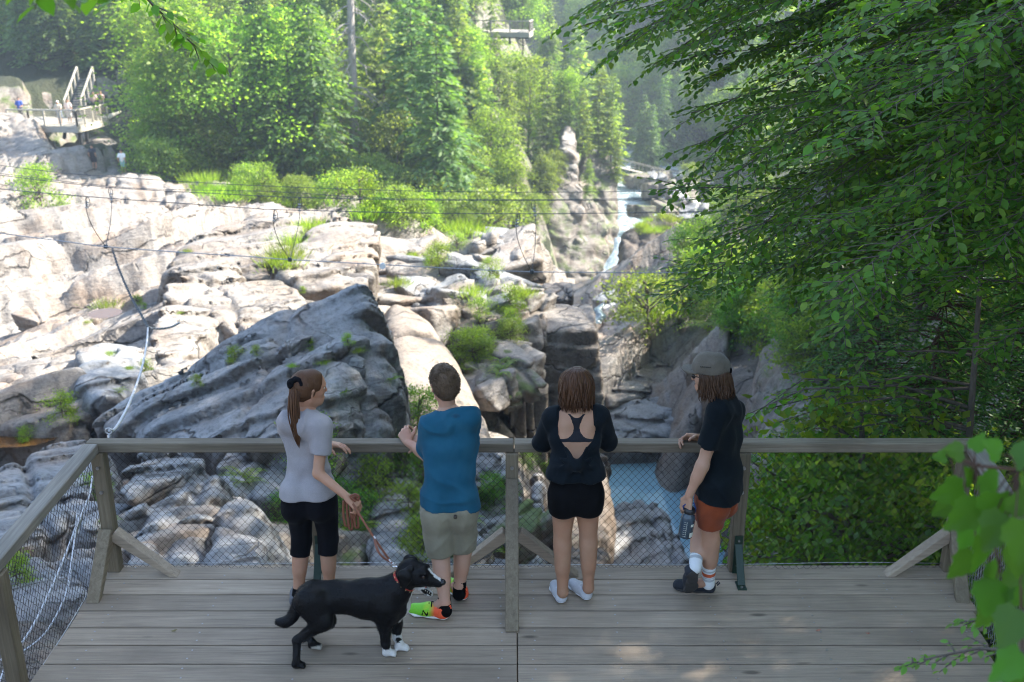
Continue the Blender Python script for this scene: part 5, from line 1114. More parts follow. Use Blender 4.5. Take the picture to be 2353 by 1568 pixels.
for (a, b) in rows:
    yc = (a + b) / 2; dz = rp.uniform(-.0015, .0015)
    for x0, x1 in ((XL + rp.uniform(0, .02), .030), (.036, xr(yc) - rp.uniform(0, .02))):
        mb = MB(); xc = (x0 + x1) / 2; mb.box((0, 0, -.019), (x1 - x0, (b - a) - .012, .038), None, .004)
        link('plank', mb.mesh('plank', WOOD_X), deck, (xc, yc, dz))
    for x in JOIST:
        if x > xr(yc) - .06: continue
        for q in (.25, .75):
            c = Vector((x + rp.uniform(-.012, .012), a + (b - a) * q + rp.uniform(-.008, .008), dz))
            scr.cyl(c + Vector((0, 0, -.004)), c + Vector((0, 0, .0012)), .0062, 8)
link('screw', scr.mesh('screw', STEEL), deck, kind='stuff')
mb = MB()
for x in JOIST: mb.box((x, (YF + 2.7) / 2, -.038 - .09 - .002), (.04, YF - 2.75, .18))
link('joist', mb.mesh('joist', WOOD_Z), deck, kind='stuff')
mb = MB(); mb.box((.14, YF - .03, -.135), (5.85, .045, .19)); link('rim_board', mb.mesh('rim_board', WOOD_X), deck)
for x, y in ((-2.5, 6.0), (0.0, 6.0), (2.7, 6.0), (-2.5, 3.2), (2.3, 3.2)):
    mb = MB(); mb.box((0, 0, -2.3), (.15, .15, 4.0)); link('support_post', mb.mesh('support_post', WOOD_Z), deck, (x, y, -.02))
# small litter on the planks
for px, py, s, c, nm, lab in [(905, 1322, .03, (0.25, 0.36, 0.12), 'fallen_leaf', 'pale green leaf fallen on the first plank under the mesh'), (400, 1450, .022, (0.16, 0.13, 0.05), 'fallen_leaf', 'curled brown leaf on the planks at the lower left'), (1880, 1449, .02, (0.35, 0.16, 0.10), 'litter_scrap', 'small reddish scrap on the planks below the man with the cap'), (1994, 1456, .015, (0.30, 0.12, 0.08), 'litter_scrap', 'tiny reddish scrap on the planks right of the other one')]:
    p = ptz(px, py, 0.004); V = p + Vector((0, 0, 0)); mb = MB()
    mb.poly([(-s, 0, .004), (-s*.3, s*.4, .001), (s*.4, s*.3, .006), (s, 0, .008), (s*.3, -s*.4, .001), (-s*.4, -s*.3, .0), (0, 0, .0)], [(0,6,1),(1,6,2),(2,6,3),(3,6,4),(4,6,5),(5,6,0)])
    link(nm, mb.mesh(nm, simple(nm, c, .7)), None, p, (0, 0, rp.uniform(0, 6)), None, lab, 'leaf' if 'leaf' in nm else 'litter')
# ------------------------------------------------------------------ the railing
rail = thing('wooden_railing', 'weathered wooden railing with chain-link mesh around the deck', 'railing', (0, 0, 0))
ZT, RH = .970, .068
def part(name, mb, mat, parent=rail, kind=None, smooth=False): return link(name, mb.mesh(name, mat, smooth), parent, kind=kind)
YR = 6.37
XA, XB = -2.76, 3.04
def rx(y): return XB + (y - YR) * 0.135
for a, b in ((XA - .04, .012), (.016, XB + .035)):
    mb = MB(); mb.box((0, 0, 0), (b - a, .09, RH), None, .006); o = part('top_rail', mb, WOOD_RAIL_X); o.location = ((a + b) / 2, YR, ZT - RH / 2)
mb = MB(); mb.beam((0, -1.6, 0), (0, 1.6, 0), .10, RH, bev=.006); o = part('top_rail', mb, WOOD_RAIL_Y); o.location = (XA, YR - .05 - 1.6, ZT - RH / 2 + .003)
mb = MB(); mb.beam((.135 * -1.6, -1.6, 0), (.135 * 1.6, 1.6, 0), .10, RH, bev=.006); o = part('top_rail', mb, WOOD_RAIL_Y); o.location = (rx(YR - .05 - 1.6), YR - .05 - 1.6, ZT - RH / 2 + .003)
PX = [-2.73, -1.31, 0.0, 1.53, 3.0]
for x in PX:
    mb = MB(); mb.box((0, 0, 0), (.085, .085, 1.2), None, .005); o = part('post', mb, WOOD_Z); o.location = (x, YR - .012, ZT - RH - .002 - .6)
    for z in (.80, .62):
        b_ = MB(); b_.cyl((0, -.052, 0), (0, -.04, 0), .012, 8); bo = part('bolt', b_, STEEL, o); bo.location = (0.0, -.004, z - (ZT - RH - .6))
for y in (4.9, 3.4):
    for x in (XA + .02, rx(y) - .02):
        mb = MB(); mb.box((0, 0, 0), (.085, .085, 1.2), None, .005); o = part('post', mb, WOOD_Z); o.location = (x, y, ZT - RH - .002 - .6)
def brace(a, b, mat=WOOD_D, w=.085, h=.085, z0=0.001):
    """a squared brace whose foot is cut level with the planks"""
    a, b = Vector(a), Vector(b); c = (a + b) / 2; mb = MB(); mb.beam(a - c, b - c, w, h, bev=.005)
    V = np.concatenate(mb.v); V[:, 2] = np.maximum(V[:, 2], z0 - c.z); mb.v = [V]
    o = part('brace', mb, mat); o.location = c; return o
brace((0.0, 6.33, .70), (0.0, 5.655, -.02))
brace((PX[0], 6.31, .33), (PX[0] - .01, 5.975, -.03)); brace((PX[4] - .01, 6.31, .33), (PX[4] - .05, 5.975, -.03))
for x, s in ((PX[0], 1), (0.0, 1), (0.0, -1), (PX[4], -1)): brace((x + s * .04, 6.315, .31), (x + s * .43, 6.295, -.03), WOOD_X, .08, .08)
for x in (PX[1], PX[3]):
    mb = MB(); mb.box((0, -.062, .145), (.055, .008, .29)); mb.beam((0, -.066, .23), (0, -.235, .012), .052, .007); mb.box((0, -.225, .005), (.06, .10, .008))
    br = part('steel_bracket', mb, GREEN); br.location = (x + .004, YR, 0)
    for q in ((0, -.069, .255), (0, -.069, .06)):
        b_ = MB(); b_.cyl((0, .004, 0), (0, -.006, 0), .008, 8); bo = part('bolt', b_, STEEL, br); bo.location = q
    b_ = MB(); b_.cyl((0, 0, 0), (0, 0, .008), .009, 8); bo = part('bolt', b_, STEEL, br); bo.location = (0, -.252, .009)
def chain_link(p0, p1, z0, z1, seed, mat=WIRE, w=.0245, hh=.0275, r=.0018, lean=.0):
    """woven wires: each zigzags between its neighbours and hooks them"""
    rs = np.random.RandomState(seed); p0, p1 = np.array(p0), np.array(p1); L = np.linalg.norm(p1 - p0); d = (p1 - p0) / L; nrm = np.array([-d[1], d[0], 0])
    n = int(L / w); m = int((z1 - z0) / hh); mb = MB()
    for i in range(n + 1):
        pts = []
        for j in range(m + 1):
            side = 1 if (j + i) % 2 else -1
            s = i * w + side * w * .26 * (1 if True else 0) ; z = z0 + j * hh
            s = i * w + side * w * .53; bow = .010 * math.sin(s * 2.1 + seed) + .006 * math.sin(s * 5 + z * 3)
            q = p0 + d * np.clip(s, 0, L) + nrm * (side * .0022 * (1 if i % 2 else -1) + bow + lean * (1 - j / m)); pts.append((q[0], q[1], z + rs.normal() * .001))
        mb.tube(pts, r, 3, False)
    return mb
part('chain_link_mesh', chain_link((XA + .05, YR + .048, 0), (XB - .02, YR + .048, 0), -.005, ZT - RH + .01, 1, lean=-.045), WIRE, kind='stuff', smooth=True)
part('chain_link_mesh', chain_link((XA - .055, YR, 0), (XA - .055, 3.0, 0), -.03, ZT - RH + .02, 2), WIRE, kind='stuff', smooth=True)
part('chain_link_mesh', chain_link((rx(3.0) + .05, 3.0, 0), (rx(YR) + .05, YR, 0), -.03, ZT - RH + .02, 3, WIRE2, r=.0019), WIRE2, kind='stuff', smooth=True)
def wire_run(a, b, r, seed, amp=.012, n=30):
    rs = np.random.RandomState(seed); a, b = np.array(a, float), np.array(b, float); ph = rs.rand() * 6
    return [a + (b - a) * t + np.array([0, 0, amp * math.sin(t * 9 + ph) + amp * .5 * math.sin(t * 23)]) for t in np.linspace(0, 1, n)]
mb = MB(); mb.tube(wire_run((XA, YR + .01, .028), (XB - .02, YR + .01, .028), 0, 4, .008), .003, 5); part('tension_wire', mb, WIRE2, smooth=True)
mb = MB(); mb.tube(wire_run((XA - .05, YR, -.015), (XA - .05, 3.0, -.015), 0, 5, .012), .004, 5); part('tension_wire', mb, WIRE2, smooth=True)
lap('deck')
# ------------------------------------------------------------------ ropes outside the left fence, and the cable bridge over the gorge
def pxl(lst): return [pt(*a) for a in lst]
def smooth_path(P, n=8):
    P = [Vector(p) for p in P]; out = []
    for i in range(len(P) - 1):
        a, b, c, d = P[max(i-1, 0)], P[i], P[i+1], P[min(i+2, len(P)-1)]
        for k in range(n):
            t = k / n; out.append(.5 * ((2*b) + (c - a) * t + (2*a - 5*b + 4*c - d) * t*t + (-a + 3*b - 3*c + d) * t**3))
    return out + [P[-1]]
stay = thing('rope_stay', 'pair of white ropes knotted together outside the left fence', 'rope', (0, 0, 0))
mb = MB(); mb.tube(smooth_path(pxl([(212,1095,7.3),(205,1140,7.15),(180,1200,6.95),(130,1325,6.4),(75,1440,5.95),(22,1515,5.7)])), .009, 6); part('rope', mb, ROPE, stay, smooth=True)
mb = MB(); mb.tube(smooth_path(pxl([(178,1180,6.95),(165,1290,6.5),(150,1370,6.2),(100,1460,5.9),(22,1515,5.7)])), .0075, 6); part('rope', mb, ROPE, stay, smooth=True)
mb = MB(); mb.tube(smooth_path(pxl([(22,1515,5.7),(8,1545,5.6),(-10,1600,5.45),(-40,1680,5.2)])), .009, 6); part('rope', mb, ROPE, stay, smooth=True)
k = pt(20, 1517, 5.7); mb = MB(); mb.tube(smooth_path([k + Vector((.03*math.cos(a)*(1+.3*math.sin(3*a)), .02*math.sin(2*a), .035*math.sin(a))) for a in np.linspace(0, 9, 14)]), .009, 6); part('knot', mb, ROPE, stay, smooth=True)
mb = MB(); mb.cyl(pt(184,1192,6.97), pt(172,1225,6.85), .016, 8); part('rope_clamp', mb, WIRE2, stay)
bridge = thing('cable_bridge', 'slack three-cable rope bridge of thin steel cables strung across the gorge', 'cables', (0, 0, 0))
CAB = simple('steel_cable', (0.10, 0.115, 0.13), 0.5, 0.7); CABL = simple('bright_cable', (0.30, 0.33, 0.37), 0.45, 0.7)
foot = [(-120,515,17.6),(0,536,17.7),(147,555,17.8),(241,567,17.9),(400,579,18),(572,590,18),(665,597,18),(870,608,18),(1040,617,18),(1222,625,18),(1500,627,18),(1830,628,18),(1960,630,18),(2120,634,18),(2300,640,18)]
hb = [(-120,388,18.6),(0,403,18.6),(253,431,18.6),(572,449,18.6),(690,454,18.6),(976,460,18.6),(1321,460.5,18.6),(1781,457,18.6),(2050,450,18.6),(2300,441,18.6)]
hc = [(-120,420,17.4),(0,434.5,17.4),(200,452,17.4),(572,478.5,17.4),(632,482,17.4),(976,490,17.4),(1321,491,17.4),(1781,483,17.4),(2050,472,17.4),(2300,458,17.4)]
ha = [(-120,362,19.4),(0,380,19.4),(196,402,19.4),(572,426,19.4),(976,439.6,19.4),(1321,441.6,19.4),(1781,435,19.4),(2050,424,19.4),(2300,410,19.4)]
hb2 = [(-120,384,18.9),(0,399,18.9),(300,432,18.9),(636,441,18.9),(860,455,18.9),(1200,459,18.9),(1500,456,18.9),(1781,451,18.9),(2050,441,18.9),(2300,430,18.9)]
for L_, r, mt in ((foot, .009, CABL), (hb, .0075, CAB), (hc, .0075, CAB), (ha, .0065, CAB), (hb2, .0055, CAB)):
    mb = MB(); mb.tube(smooth_path(pxl(L_), 6), r, 6); part('cable', mb, mt, bridge, smooth=True)
for (fx, fy), (bx, by), (cx, cy) in (((243,567), (253,431), (200,452)), ((666,597), (688,454), (632,482)), ((1222,625), (1226,460.5), (1190,491)), ((1829,628), (1832,456), (1815,482))):
    f = pt(fx, fy, 18)
    for (tx, ty, Y, bend) in ((bx, by, 18.6, .05), (cx, cy, 17.4, -.1)):
        t = pt(tx, ty, Y); m1 = t.lerp(f, .3) + Vector((bend, 0, 0)); m2 = t.lerp(f, .65) + Vector((bend * .9, 0, 0)); mb = MB(); mb.tube(smooth_path([t, m1, m2, f], 5), .0065, 5); h_ = part('hanger', mb, CAB, bridge, smooth=True)
        mb = MB()
        for a in np.linspace(0, 6.28, 9)[:-1]: pass
        lp = [t + Vector((.035 * math.sin(a), 0, -.09 + .09 * math.cos(a))) for a in np.linspace(0, 6.28, 11)]; mb.tube(lp, .006, 4); part('eye_loop', mb, CAB, h_, smooth=True)
        for q in (.17, .24, .32):
            c = t.lerp(m1, q * 2.2); mb = MB(); mb.box(c, (.05, .03, .022)); part('cable_clip', mb, WIRE2, h_)
    mb = MB(); mb.box(f, (.07, .05, .07), None, .01); part('clamp', mb, CAB, bridge)
mb = MB(); c = pt(879, 609, 17.95); mb.cyl(c + Vector((0, -.02, -.02)), c + Vector((0, .02, -.02)), .055, 16); part('pulley', mb, simple('white_plastic', (0.8, 0.8, 0.78), .4), bridge)
def chain(P, r, n):
    """oval links, alternately turned"""
    P = smooth_path(P, 12); seg = [0]
    for i in range(1, len(P)): seg.append(seg[-1] + (P[i] - P[i-1]).length)
    mb = MB(); T = seg[-1]; L = T / n
    def at(s):
        s = min(max(s, 0), T - 1e-6); i = max(j for j in range(len(seg) - 1) if seg[j] <= s); return P[i].lerp(P[i+1], (s - seg[i]) / (seg[i+1] - seg[i] + 1e-9))
    for i in range(n):
        a, b = at(i * L), at((i + 1) * L); d = (b - a).normalized(); u = d.orthogonal().normalized(); 
        if i % 2: u = d.cross(u)
        c = (a + b) / 2; pts = [c + d * math.cos(t) * L * .66 + u * math.sin(t) * L * .34 for t in np.linspace(0, 6.283, 10)]; mb.tube(pts, r, 4, False)
    return mb
ch = thing('anchor_chain', 'thin chain dropping from the foot cable to a ring over the pale slabs', 'chain', (0, 0, 0))
part('chain', chain(pxl([(258,572,17.8),(272,615,17.2),(300,680,16),(325,725,15),(340,752,14.4)]), .007, 70), CAB, ch, 'stuff', True)
part('chain', chain(pxl([(341,753,14.4),(365,756,14.6),(392,752,14.9),(412,742,15.3)]), .008, 22), CABL, ch, 'stuff', True)
rp_ = thing('anchor_rope', 'white rope curving down from the thin chain to an eye bolt by the rail', 'rope', (0, 0, 0))
mb = MB(); mb.tube(smooth_path(pxl([(340,754,14.4),(337,790,13),(325,850,11),(300,920,9),(278,965,7.6),(262,988,6.85),(252,990,6.62)])), [.013] * 49, 6); part('rope', mb, ROPE, rp_, smooth=True)
c = pt(250, 991, 6.6); eb = thing('eye_bolt', 'steel eye bolt standing behind the left end of the top rail', 'eye bolt', (0, 0, 0))
mb = MB(); mb.tube([c + Vector((.022 * math.cos(a), 0, .022 * math.sin(a))) for a in np.linspace(0, 6.283, 14)], .006, 6); part('ring', mb, WIRE2, eb, smooth=True)
mb = MB(); mb.cyl(c + Vector((0, 0, -.02)), c + Vector((0, -.12, -.16)), .007, 8); mb.cyl(c + Vector((0, 0, -.03)), c + Vector((0, -.005, -.045)), .016, 8); part('shank', mb, WIRE2, eb)
lap('cables')
# ------------------------------------------------------------------ people
def skin_mat(name, c):
    m = Mat(name); p = m.obj(); n = m.noise(p, 9, 6, .65); rd = m.ramp(m.noise(p, 4, 3), [(.42, 0.0), (.66, 1.0)])
    m.bs(Base_Color=m.mix(m.math('MULTIPLY', rd, .45), m.mix(n, tuple(x * .80 for x in c), tuple(min(1, x * 1.16) for x in c)), (c[0] * 1.02, c[1] * .74, c[2] * .66)), Roughness=0.55, Subsurface_Weight=0.12, Subsurface_Radius=(0.02, 0.008, 0.004), Subsurface_Scale=0.4); m.b.inputs['Specular IOR Level'].default_value = 0.35
    m.bump(m.noise(p, 180, 2), 0.08, 0.002); return m.m
def hair_mat(name, a, b):
    m = Mat(name); p = m.obj(); n = m.noise(m.map(p, (150, 150, 14)), 1.0, 3, 0.6)
    m.bs(Base_Color=m.mix(m.math('ADD', m.math('MULTIPLY', n, .6), m.math('MULTIPLY', m.n('NewGeometry').outputs['Random Per Island'], .4)), a, b), Roughness=0.5); m.b.inputs['Specular IOR Level'].default_value = 0.22; m.bump(n, 0.5, 0.004); return m.m
SKIN_A = skin_mat('skin_warm', (0.40, 0.225, 0.145)); SKIN_B = skin_mat('skin_fair', (0.44, 0.26, 0.18)); SKIN_C = skin_mat('skin_tan', (0.37, 0.21, 0.13)); SKIN_D = skin_mat('skin_light', (0.40, 0.24, 0.16))
HAIR_A = hair_mat('brown_hair', (0.030, 0.013, 0.006), (0.13, 0.060, 0.028)); HAIR_B = hair_mat('short_brown_hair', (0.035, 0.022, 0.013), (0.13, 0.085, 0.05)); HAIR_C = hair_mat('bob_hair', (0.026, 0.011, 0.005), (0.11, 0.050, 0.023)); HAIR_D = hair_mat('dark_brown_hair', (0.022, 0.011, 0.006), (0.085, 0.045, 0.024))
LIP = simple('lips', (0.35, 0.12, 0.10), .5); EYE_W = simple('eye_white', (0.75, 0.73, 0.70), .25); EYE_I = simple('iris', (0.05, 0.03, 0.02), .2)
v3 = lambda p: np.asarray(tuple(p), np.float32)
def join(parts):
    V, F, n = [], [], 0
    for v, f in parts: V.append(v); F.append(f + n); n += len(v)
    return np.concatenate(V), np.concatenate(F)
def rot_about(v, ax, a): return np.array(Matrix.Rotation(a, 3, Vector(ax)) @ Vector(v))
def hand_net(wrist, elbow, fwd, palm, thumb, curl=(.35, .4, .3), spread=.12, s=1.0, h=.0034, thumb_in=.35, fan=0):
    """fwd: from wrist to knuckles; palm: out of the palm; thumb: sideways to the thumb"""
    w = v3(wrist); fwd = unit(v3(fwd)); palm = unit(v3(palm) - fwd * float(v3(palm) @ fwd)); th = np.cross(fwd, palm); th = th * (1 if th @ v3(thumb) > 0 else -1)
    S = SDF(w - .16 * s, w + .24 * s, h) if False else SDF(np.minimum(w, w + fwd * .19 * s) - .075 * s, np.maximum(w, w + fwd * .19 * s) + .075 * s, h)
    back = unit(v3(elbow) - w); S.cone(w + back * .05, w, .027 * s, .025 * s, k=0, sq=(palm, .8))
    K = []
    for i in range(4):
        off = (.033 - .0215 * i) * s; kn = w + fwd * (.088 - (.004 if i in (0, 2) else 0 if i == 1 else .012)) * s + th * off - palm * .004 * s; K.append(kn)
        S.cone(w + fwd * .015 * s + th * off * .62, kn, .0135 * s, .0115 * s, k=.014)
    S.cone(w + fwd * .03 * s + th * .022 * s + palm * .008 * s, w + fwd * .06 * s + th * .03 * s, .016 * s, .012 * s, k=.016)
    for i in range(4):
        ln = [(.043, .026, .022), (.048, .029, .023), (.044, .028, .022), (.034, .020, .019)][i]; d = unit(fwd + th * (spread * (1.2 - i * .8))); p = K[i]; r = [.0088, .0090, .0086, .0076][i] * s
        ax = np.cross(d, palm); ax = unit(ax)
        cs = 1.0 + fan * i
        for q in range(3):
            d = rot_about(d, ax, curl[q] * cs); d = unit(d); e = p + d * ln[q] * s
            S.cone(p, e, r * (1 - .07 * q), r * (.93 - .07 * q), k=.006); p = e
    b = w + fwd * .022 * s + th * .024 * s + palm * .006 * s; d = unit(fwd * .62 + th * .75 + palm * thumb_in); e = b + d * .042 * s; S.cone(b, e, .0145 * s, .0112 * s, k=.014)
    d = unit(fwd * .9 + th * .3 + palm * (thumb_in + .15)); f = e + d * .031 * s; S.cone(e, f, .0108 * s, .0092 * s, k=.007); S.cone(f, f + unit(d + palm * .25) * .024 * s, .0095 * s, .0078 * s, k=.006)
    return S.net()
def head_net(c, face, up, s=1.0, h=.0055, beard=False, neck=None):
    """a skull with jaw, nose, lips and ears; returns the mesh and local frame"""
    c = v3(c); f = unit(v3(face)); u = unit(v3(up) - f * float(v3(up) @ f)); r = np.cross(f, u)
    S = SDF(c - .17 * s, c + .17 * s, h); g = lambda a, b, d: c + (f * a + r * b + u * d) * s
    yaw = math.atan2(-f[0], f[1]); 
    S.cone(g(-.018, 0, .022), g(.018, 0, .030), .092 * s, .086 * s, k=.01, sq=(r, .86)); S.cone(g(.02, 0, -.01), g(.045, 0, -.055), .068 * s, .050 * s, k=.04, sq=(r, .9)); S.cone(g(.062, 0, -.088), g(.07, 0, -.092), .024 * s, k=.045)
    for q in (-1, 1):
        S.cone(g(-.005, q * .052, -.065), g(.055, q * .022, -.088), .017 * s, .016 * s, k=.03)
        S.cone(g(-.012, q * .079, -.012), g(-.002, q * .084, .012), .010 * s, .014 * s, k=.008, sq=(r, .45)); S.cone(g(-.004, q * .079, -.03), g(-.006, q * .079, -.015), .008 * s, k=.008)
        S.cone(g(.087, q * .033, .012), g(.092, q * .030, .010), .014 * s, k=.012, mode='s'); S.cone(g(.072, q * .034, -.022), g(.066, q * .04, -.02), .016 * s, k=.03)
        S.cone(g(.088, q * .045, .030), g(.098, q * .014, .031), .008 * s, k=.016)
    S.cone(g(.095, 0, .018), g(.114, 0, -.022), .009 * s, .0125 * s, k=.014); S.cone(g(.094, -.02, -.06), g(.094, .02, -.06), .0085 * s, k=.01); S.cone(g(.089, -.018, -.072), g(.089, .018, -.072), .0085 * s, k=.01)
    if neck is not None: S.cone(g(-.022, 0, -.06), v3(neck), .052 * s, .054 * s, k=.03)
    return S.net(), g, (f, r, u)
def body_net(J, b, h=.010, parts=None, infl=0.0, warp=None, cuts=(), shape=None):
    """J joints; b girths; shape(S, J, b) adds the pieces"""
    P = np.array([v3(p) for p in J.values() if hasattr(p, '__len__') and len(p) == 3]); S = SDF(P.min(0) - .26, P.max(0) + .26, h)
    shape(S)
    if warp: S.warp(warp, .05)
    for p, n in getattr(S, 'hems', ()): S.cut(p, n, .004)
    return S.net()
def folds(seed, amp=.006, sx=5.0, sz=2.2, dirv=(0.3, 0.0, 1.0), fine=.35):
    """long sharp creases along dirv, crossed by a few slack ones"""
    d = unit(np.array(dirv)); a = unit(np.cross(d, [0.31, 1, 0.1])); b = np.cross(d, a); d2 = unit(d + a * 1.1); a2 = np.cross(d2, b)
    def f(x, y, z):
        p = x * a[0] + y * a[1] + z * a[2]; q = x * b[0] + y * b[1] + z * b[2]; t = x * d[0] + y * d[1] + z * d[2]; p2 = x * a2[0] + y * a2[1] + z * a2[2]; t2 = x * d2[0] + y * d2[1] + z * d2[2]
        w = vnoise(x * 4, y * 4, z * 4, seed) * .5
        n = vnoise(p * sx * 2.6 + w, q * sx * 1.6, t * sz * 1.4 + w, seed + 3); m1 = vnoise(p2 * sx * 3.2 + w, q * sx * 2, t2 * sz * 2.2, seed + 9); k = vnoise(x * 5, y * 5, z * 5, seed + 21)
        r1 = np.clip(1 - np.abs(n) * 4.2, 0, 1); r2 = np.clip(1 - np.abs(m1) * 4.5, 0, 1)
        return -amp * 1.25 * r1 * sstep(-.35, .25, k) - amp * .9 * r2 * sstep(.25, -.3, k) + amp * .5 + amp * .5 * n
    return f
def torso(S, J, b, inf=0.0, fr=(0, 1, 0), k=.05):
    """hips, belly, ribs, shoulder girdle, blended into one"""
    f = unit(v3(fr)); hip = (v3(J['hipL']) + v3(J['hipR'])) / 2; lat = unit(v3(J['hipR']) - v3(J['hipL'])); ch = v3(J['chest']); ws = v3(J['waist'])
    shl, shr = v3(J['shL']), v3(J['shR']); slat = unit(shr - shl); sm = (shl + shr) / 2
    hw, ww, cw = b['hip'], b['waist'], b['chest']
    for q in (-1, 1):
        S.cone(hip + lat * q * hw * .45 - f * .025, hip + lat * q * hw * .42 + np.array([0, 0, .08]), hw * .60 + inf, hw * .50 + inf, k=k, sq=(f, .92))
        S.cone(ws + lat * q * ww * .35, ch + slat * q * cw * .38, ww * .66 + inf, cw * .64 + inf, k=k, sq=(f, .82))
        S.cone(hip + lat * q * hw * .38 + np.array([0, 0, .06]), ws + lat * q * ww * .35, hw * .58 + inf, ww * .66 + inf, k=k, sq=(f, .84))
        S.cone(ch + slat * q * cw * .38, sm + slat * q * cw * .45 + np.array([0, 0, -.035]), cw * .62 + inf, cw * .40 + inf, k=k, sq=(f, .78))
    S.cone(shl + slat * .035 + [0, 0, -.01], shr - slat * .035 + [0, 0, -.01], b['sh'] + inf, b['sh'] + inf, k=k)
    nk = v3(J['neck']); S.cone(sm + [0, 0, .0], nk, .072 + inf * .7, .050 + inf * .3, k=.05)
    for q, s_ in ((1, shr), (-1, shl)): S.cone(nk + (sm - nk) * .35, s_ - slat * q * .04, .042 + inf, .046 + inf, k=.04)
def limb(S, a, m, e, ra, rm, re, k=.03, bulge=0, bdir=None):
    a, m, e = v3(a), v3(m), v3(e); S.cone(a, m, ra, rm, k=k); S.cone(m, e, rm, re, k=.02)
    if bulge: c = m + (e - m) * .30; bd = v3(bdir); S.cone(m + (e - m) * .12 + bd * rm * .25, m + (e - m) * .52 + bd * rm * .22, bulge * .86, bulge * .72, k=.035)
def rel(o, V): return V - np.asarray(o, np.float32)
class Person:
    def __init__(s, label, base, group=None):
        s.o = thing('person', label, 'person', base, 0, group); s.base = np.array(base, np.float32)
    def add(s, name, net, mats, parent=None, colors=None, rx=1, kind=None, label=None):
        V, F = net
        if rx: V = relax(V, F, rx, .5)
        me = mesh_np(name, rel(s.base, V), F, True, mats if isinstance(mats, list) else [mats], colors=colors); o = link(name, me, parent or s.o, kind=kind, label=label); return o
    def mb(s, name, mb, mat, smooth=True, parent=None, kind=None):
        mb.v = [np.concatenate(mb.v) - s.base]; return link(name, mb.mesh(name, mat, smooth), parent or s.o, kind=kind)
def eyes(p, g, f):
    for q in (-1, 1):
        mb = MB(); c = Vector(g(.083, q * .033, .012)); 
        S = SDF(v3(c) - .02, v3(c) + .02, .0028); S.ell(v3(c), (.0125, .0125, .0125), k=0); o = p.add('eye', S.net(), EYE_W)
        S = SDF(v3(c) - .02, v3(c) + .02, .0022); S.ell(v3(c) + f * .0095, (.0062, .0062, .0062), k=0); p.add('iris', S.net(), EYE_I, o)
def fuzz(V, N, n, L, bias, seed, w=.0022, jit=.45):
    rs = np.random.RandomState(seed); i = rs.randint(0, len(V), n); p = V[i]; d = N[i] * .55 + np.asarray(bias)[i if np.ndim(bias) == 2 else slice(None)] + rs.normal(size=(n, 3)) * jit * .5
    d /= np.linalg.norm(d, axis=1, keepdims=True); sd = np.cross(d, N[i]) + 1e-4; sd /= np.linalg.norm(sd, axis=1, keepdims=True); l = (L * rs.uniform(.5, 1.2, n))[:, None]
    A = p + sd * w * .5 - N[i] * .001; B = p - sd * w * .5 - N[i] * .001; C = p + d * l
    return np.stack([A, B, C], 1).reshape(-1, 3), np.arange(3 * n).reshape(n, 3), i
def locks(g, roots, n, path, r, seed, jit=.006, taper=.25, k=4, steps=7):
    """bundles of hair as tapered tubes; path(i, t) gives local (front, right, up)"""
    rs = np.random.RandomState(seed); mb = MB()
    for i in range(n):
        a = rs.rand(3); ph = rs.rand() * 6.28; P = []; q = []
        for s_ in range(steps + 1):
            t = s_ / steps; x = path(a, t); w = jit * t; P.append(g(x[0] + w * math.sin(ph + t * 7), x[1] + w * math.cos(ph * 1.7 + t * 6), x[2])); q.append(r * (.55 + .75 * math.sin(min(1, t * 1.25 + .25) * 3.14 * .62)) * (1 - (1 - taper) * max(0, t - .6) / .4) * (.7 + .6 * a[2]))
        mb.tube(P, q, k)
    return mb
def shoe(p, heel, toe, h_sole, up_mat, sole_mat, seed=0, wd=.042, hi=.075, tilt=0.0, colors=None, roll=None, s=1.0, parts=True, top=(0, 0, 1)):
    """a trainer from heel to toe (points on the ground)"""
    heel, toe = v3(heel), v3(toe); d = unit(toe - heel); u = unit(v3(top) - d * float(v3(top) @ d)); r = np.cross(d, u); L = np.linalg.norm(toe - heel)
    g = lambda a, b, c: heel + d * a * L + r * b + u * c
    S = SDF(np.minimum(heel, toe) - .13, np.maximum(heel, toe) + .15, .0045)
    S.cone(g(.16, 0, .016), g(.45, 0, .014), wd * .84, wd * .74, k=.0, sq=(u, .34)); S.cone(g(.45, 0, .014), g(.78, .004, .014), wd * .78, wd * 1.02, k=.03, sq=(u, .30)); S.cone(g(.78, .004, .014), g(.86, .004, .02), wd * 1.02, wd * .72, k=.03, sq=(u, .34))
    S.cut(g(0, 0, 0.0), -u, .004); so = p.add('sole', S.net(), sole_mat, None)
    S = SDF(np.minimum(heel, toe) - .13, np.maximum(heel, toe) + .15, .0045)
    S.cone(g(.15, 0, .035), g(.14, 0, hi), wd * .78, wd * .70, k=.0, clip=(g(.2, 0, hi), u)); S.cone(g(.2, 0, .04), g(.50, 0, hi * .72), wd * .78, wd * .70, k=.04, clip=(g(.2, 0, hi * 1.05), u)); S.cone(g(.48, 0, hi * .55), g(.82, .003, .030), wd * .84, wd * .70, k=.04); S.cone(g(.6, .003, .03), g(.86, .003, .028), wd * .92, wd * .74, k=.03)
    S.cone(g(.2, 0, hi + .03), g(.22, 0, hi - .012), wd * .58, wd * .5, k=.006, mode='s'); S.cut(g(0, 0, .017), -u, .003)
    V, F = S.net(); V = relax(V, F, 1, .4); col = None
    if colors: t = ((V - heel) @ d) / L; col = colors(t, (V - heel) @ u, (V - heel) @ r)
    me = mesh_np('upper', rel(p.base, V), F, True, [up_mat], colors=col); link('upper', me, so); return so, g, (d, r, u)
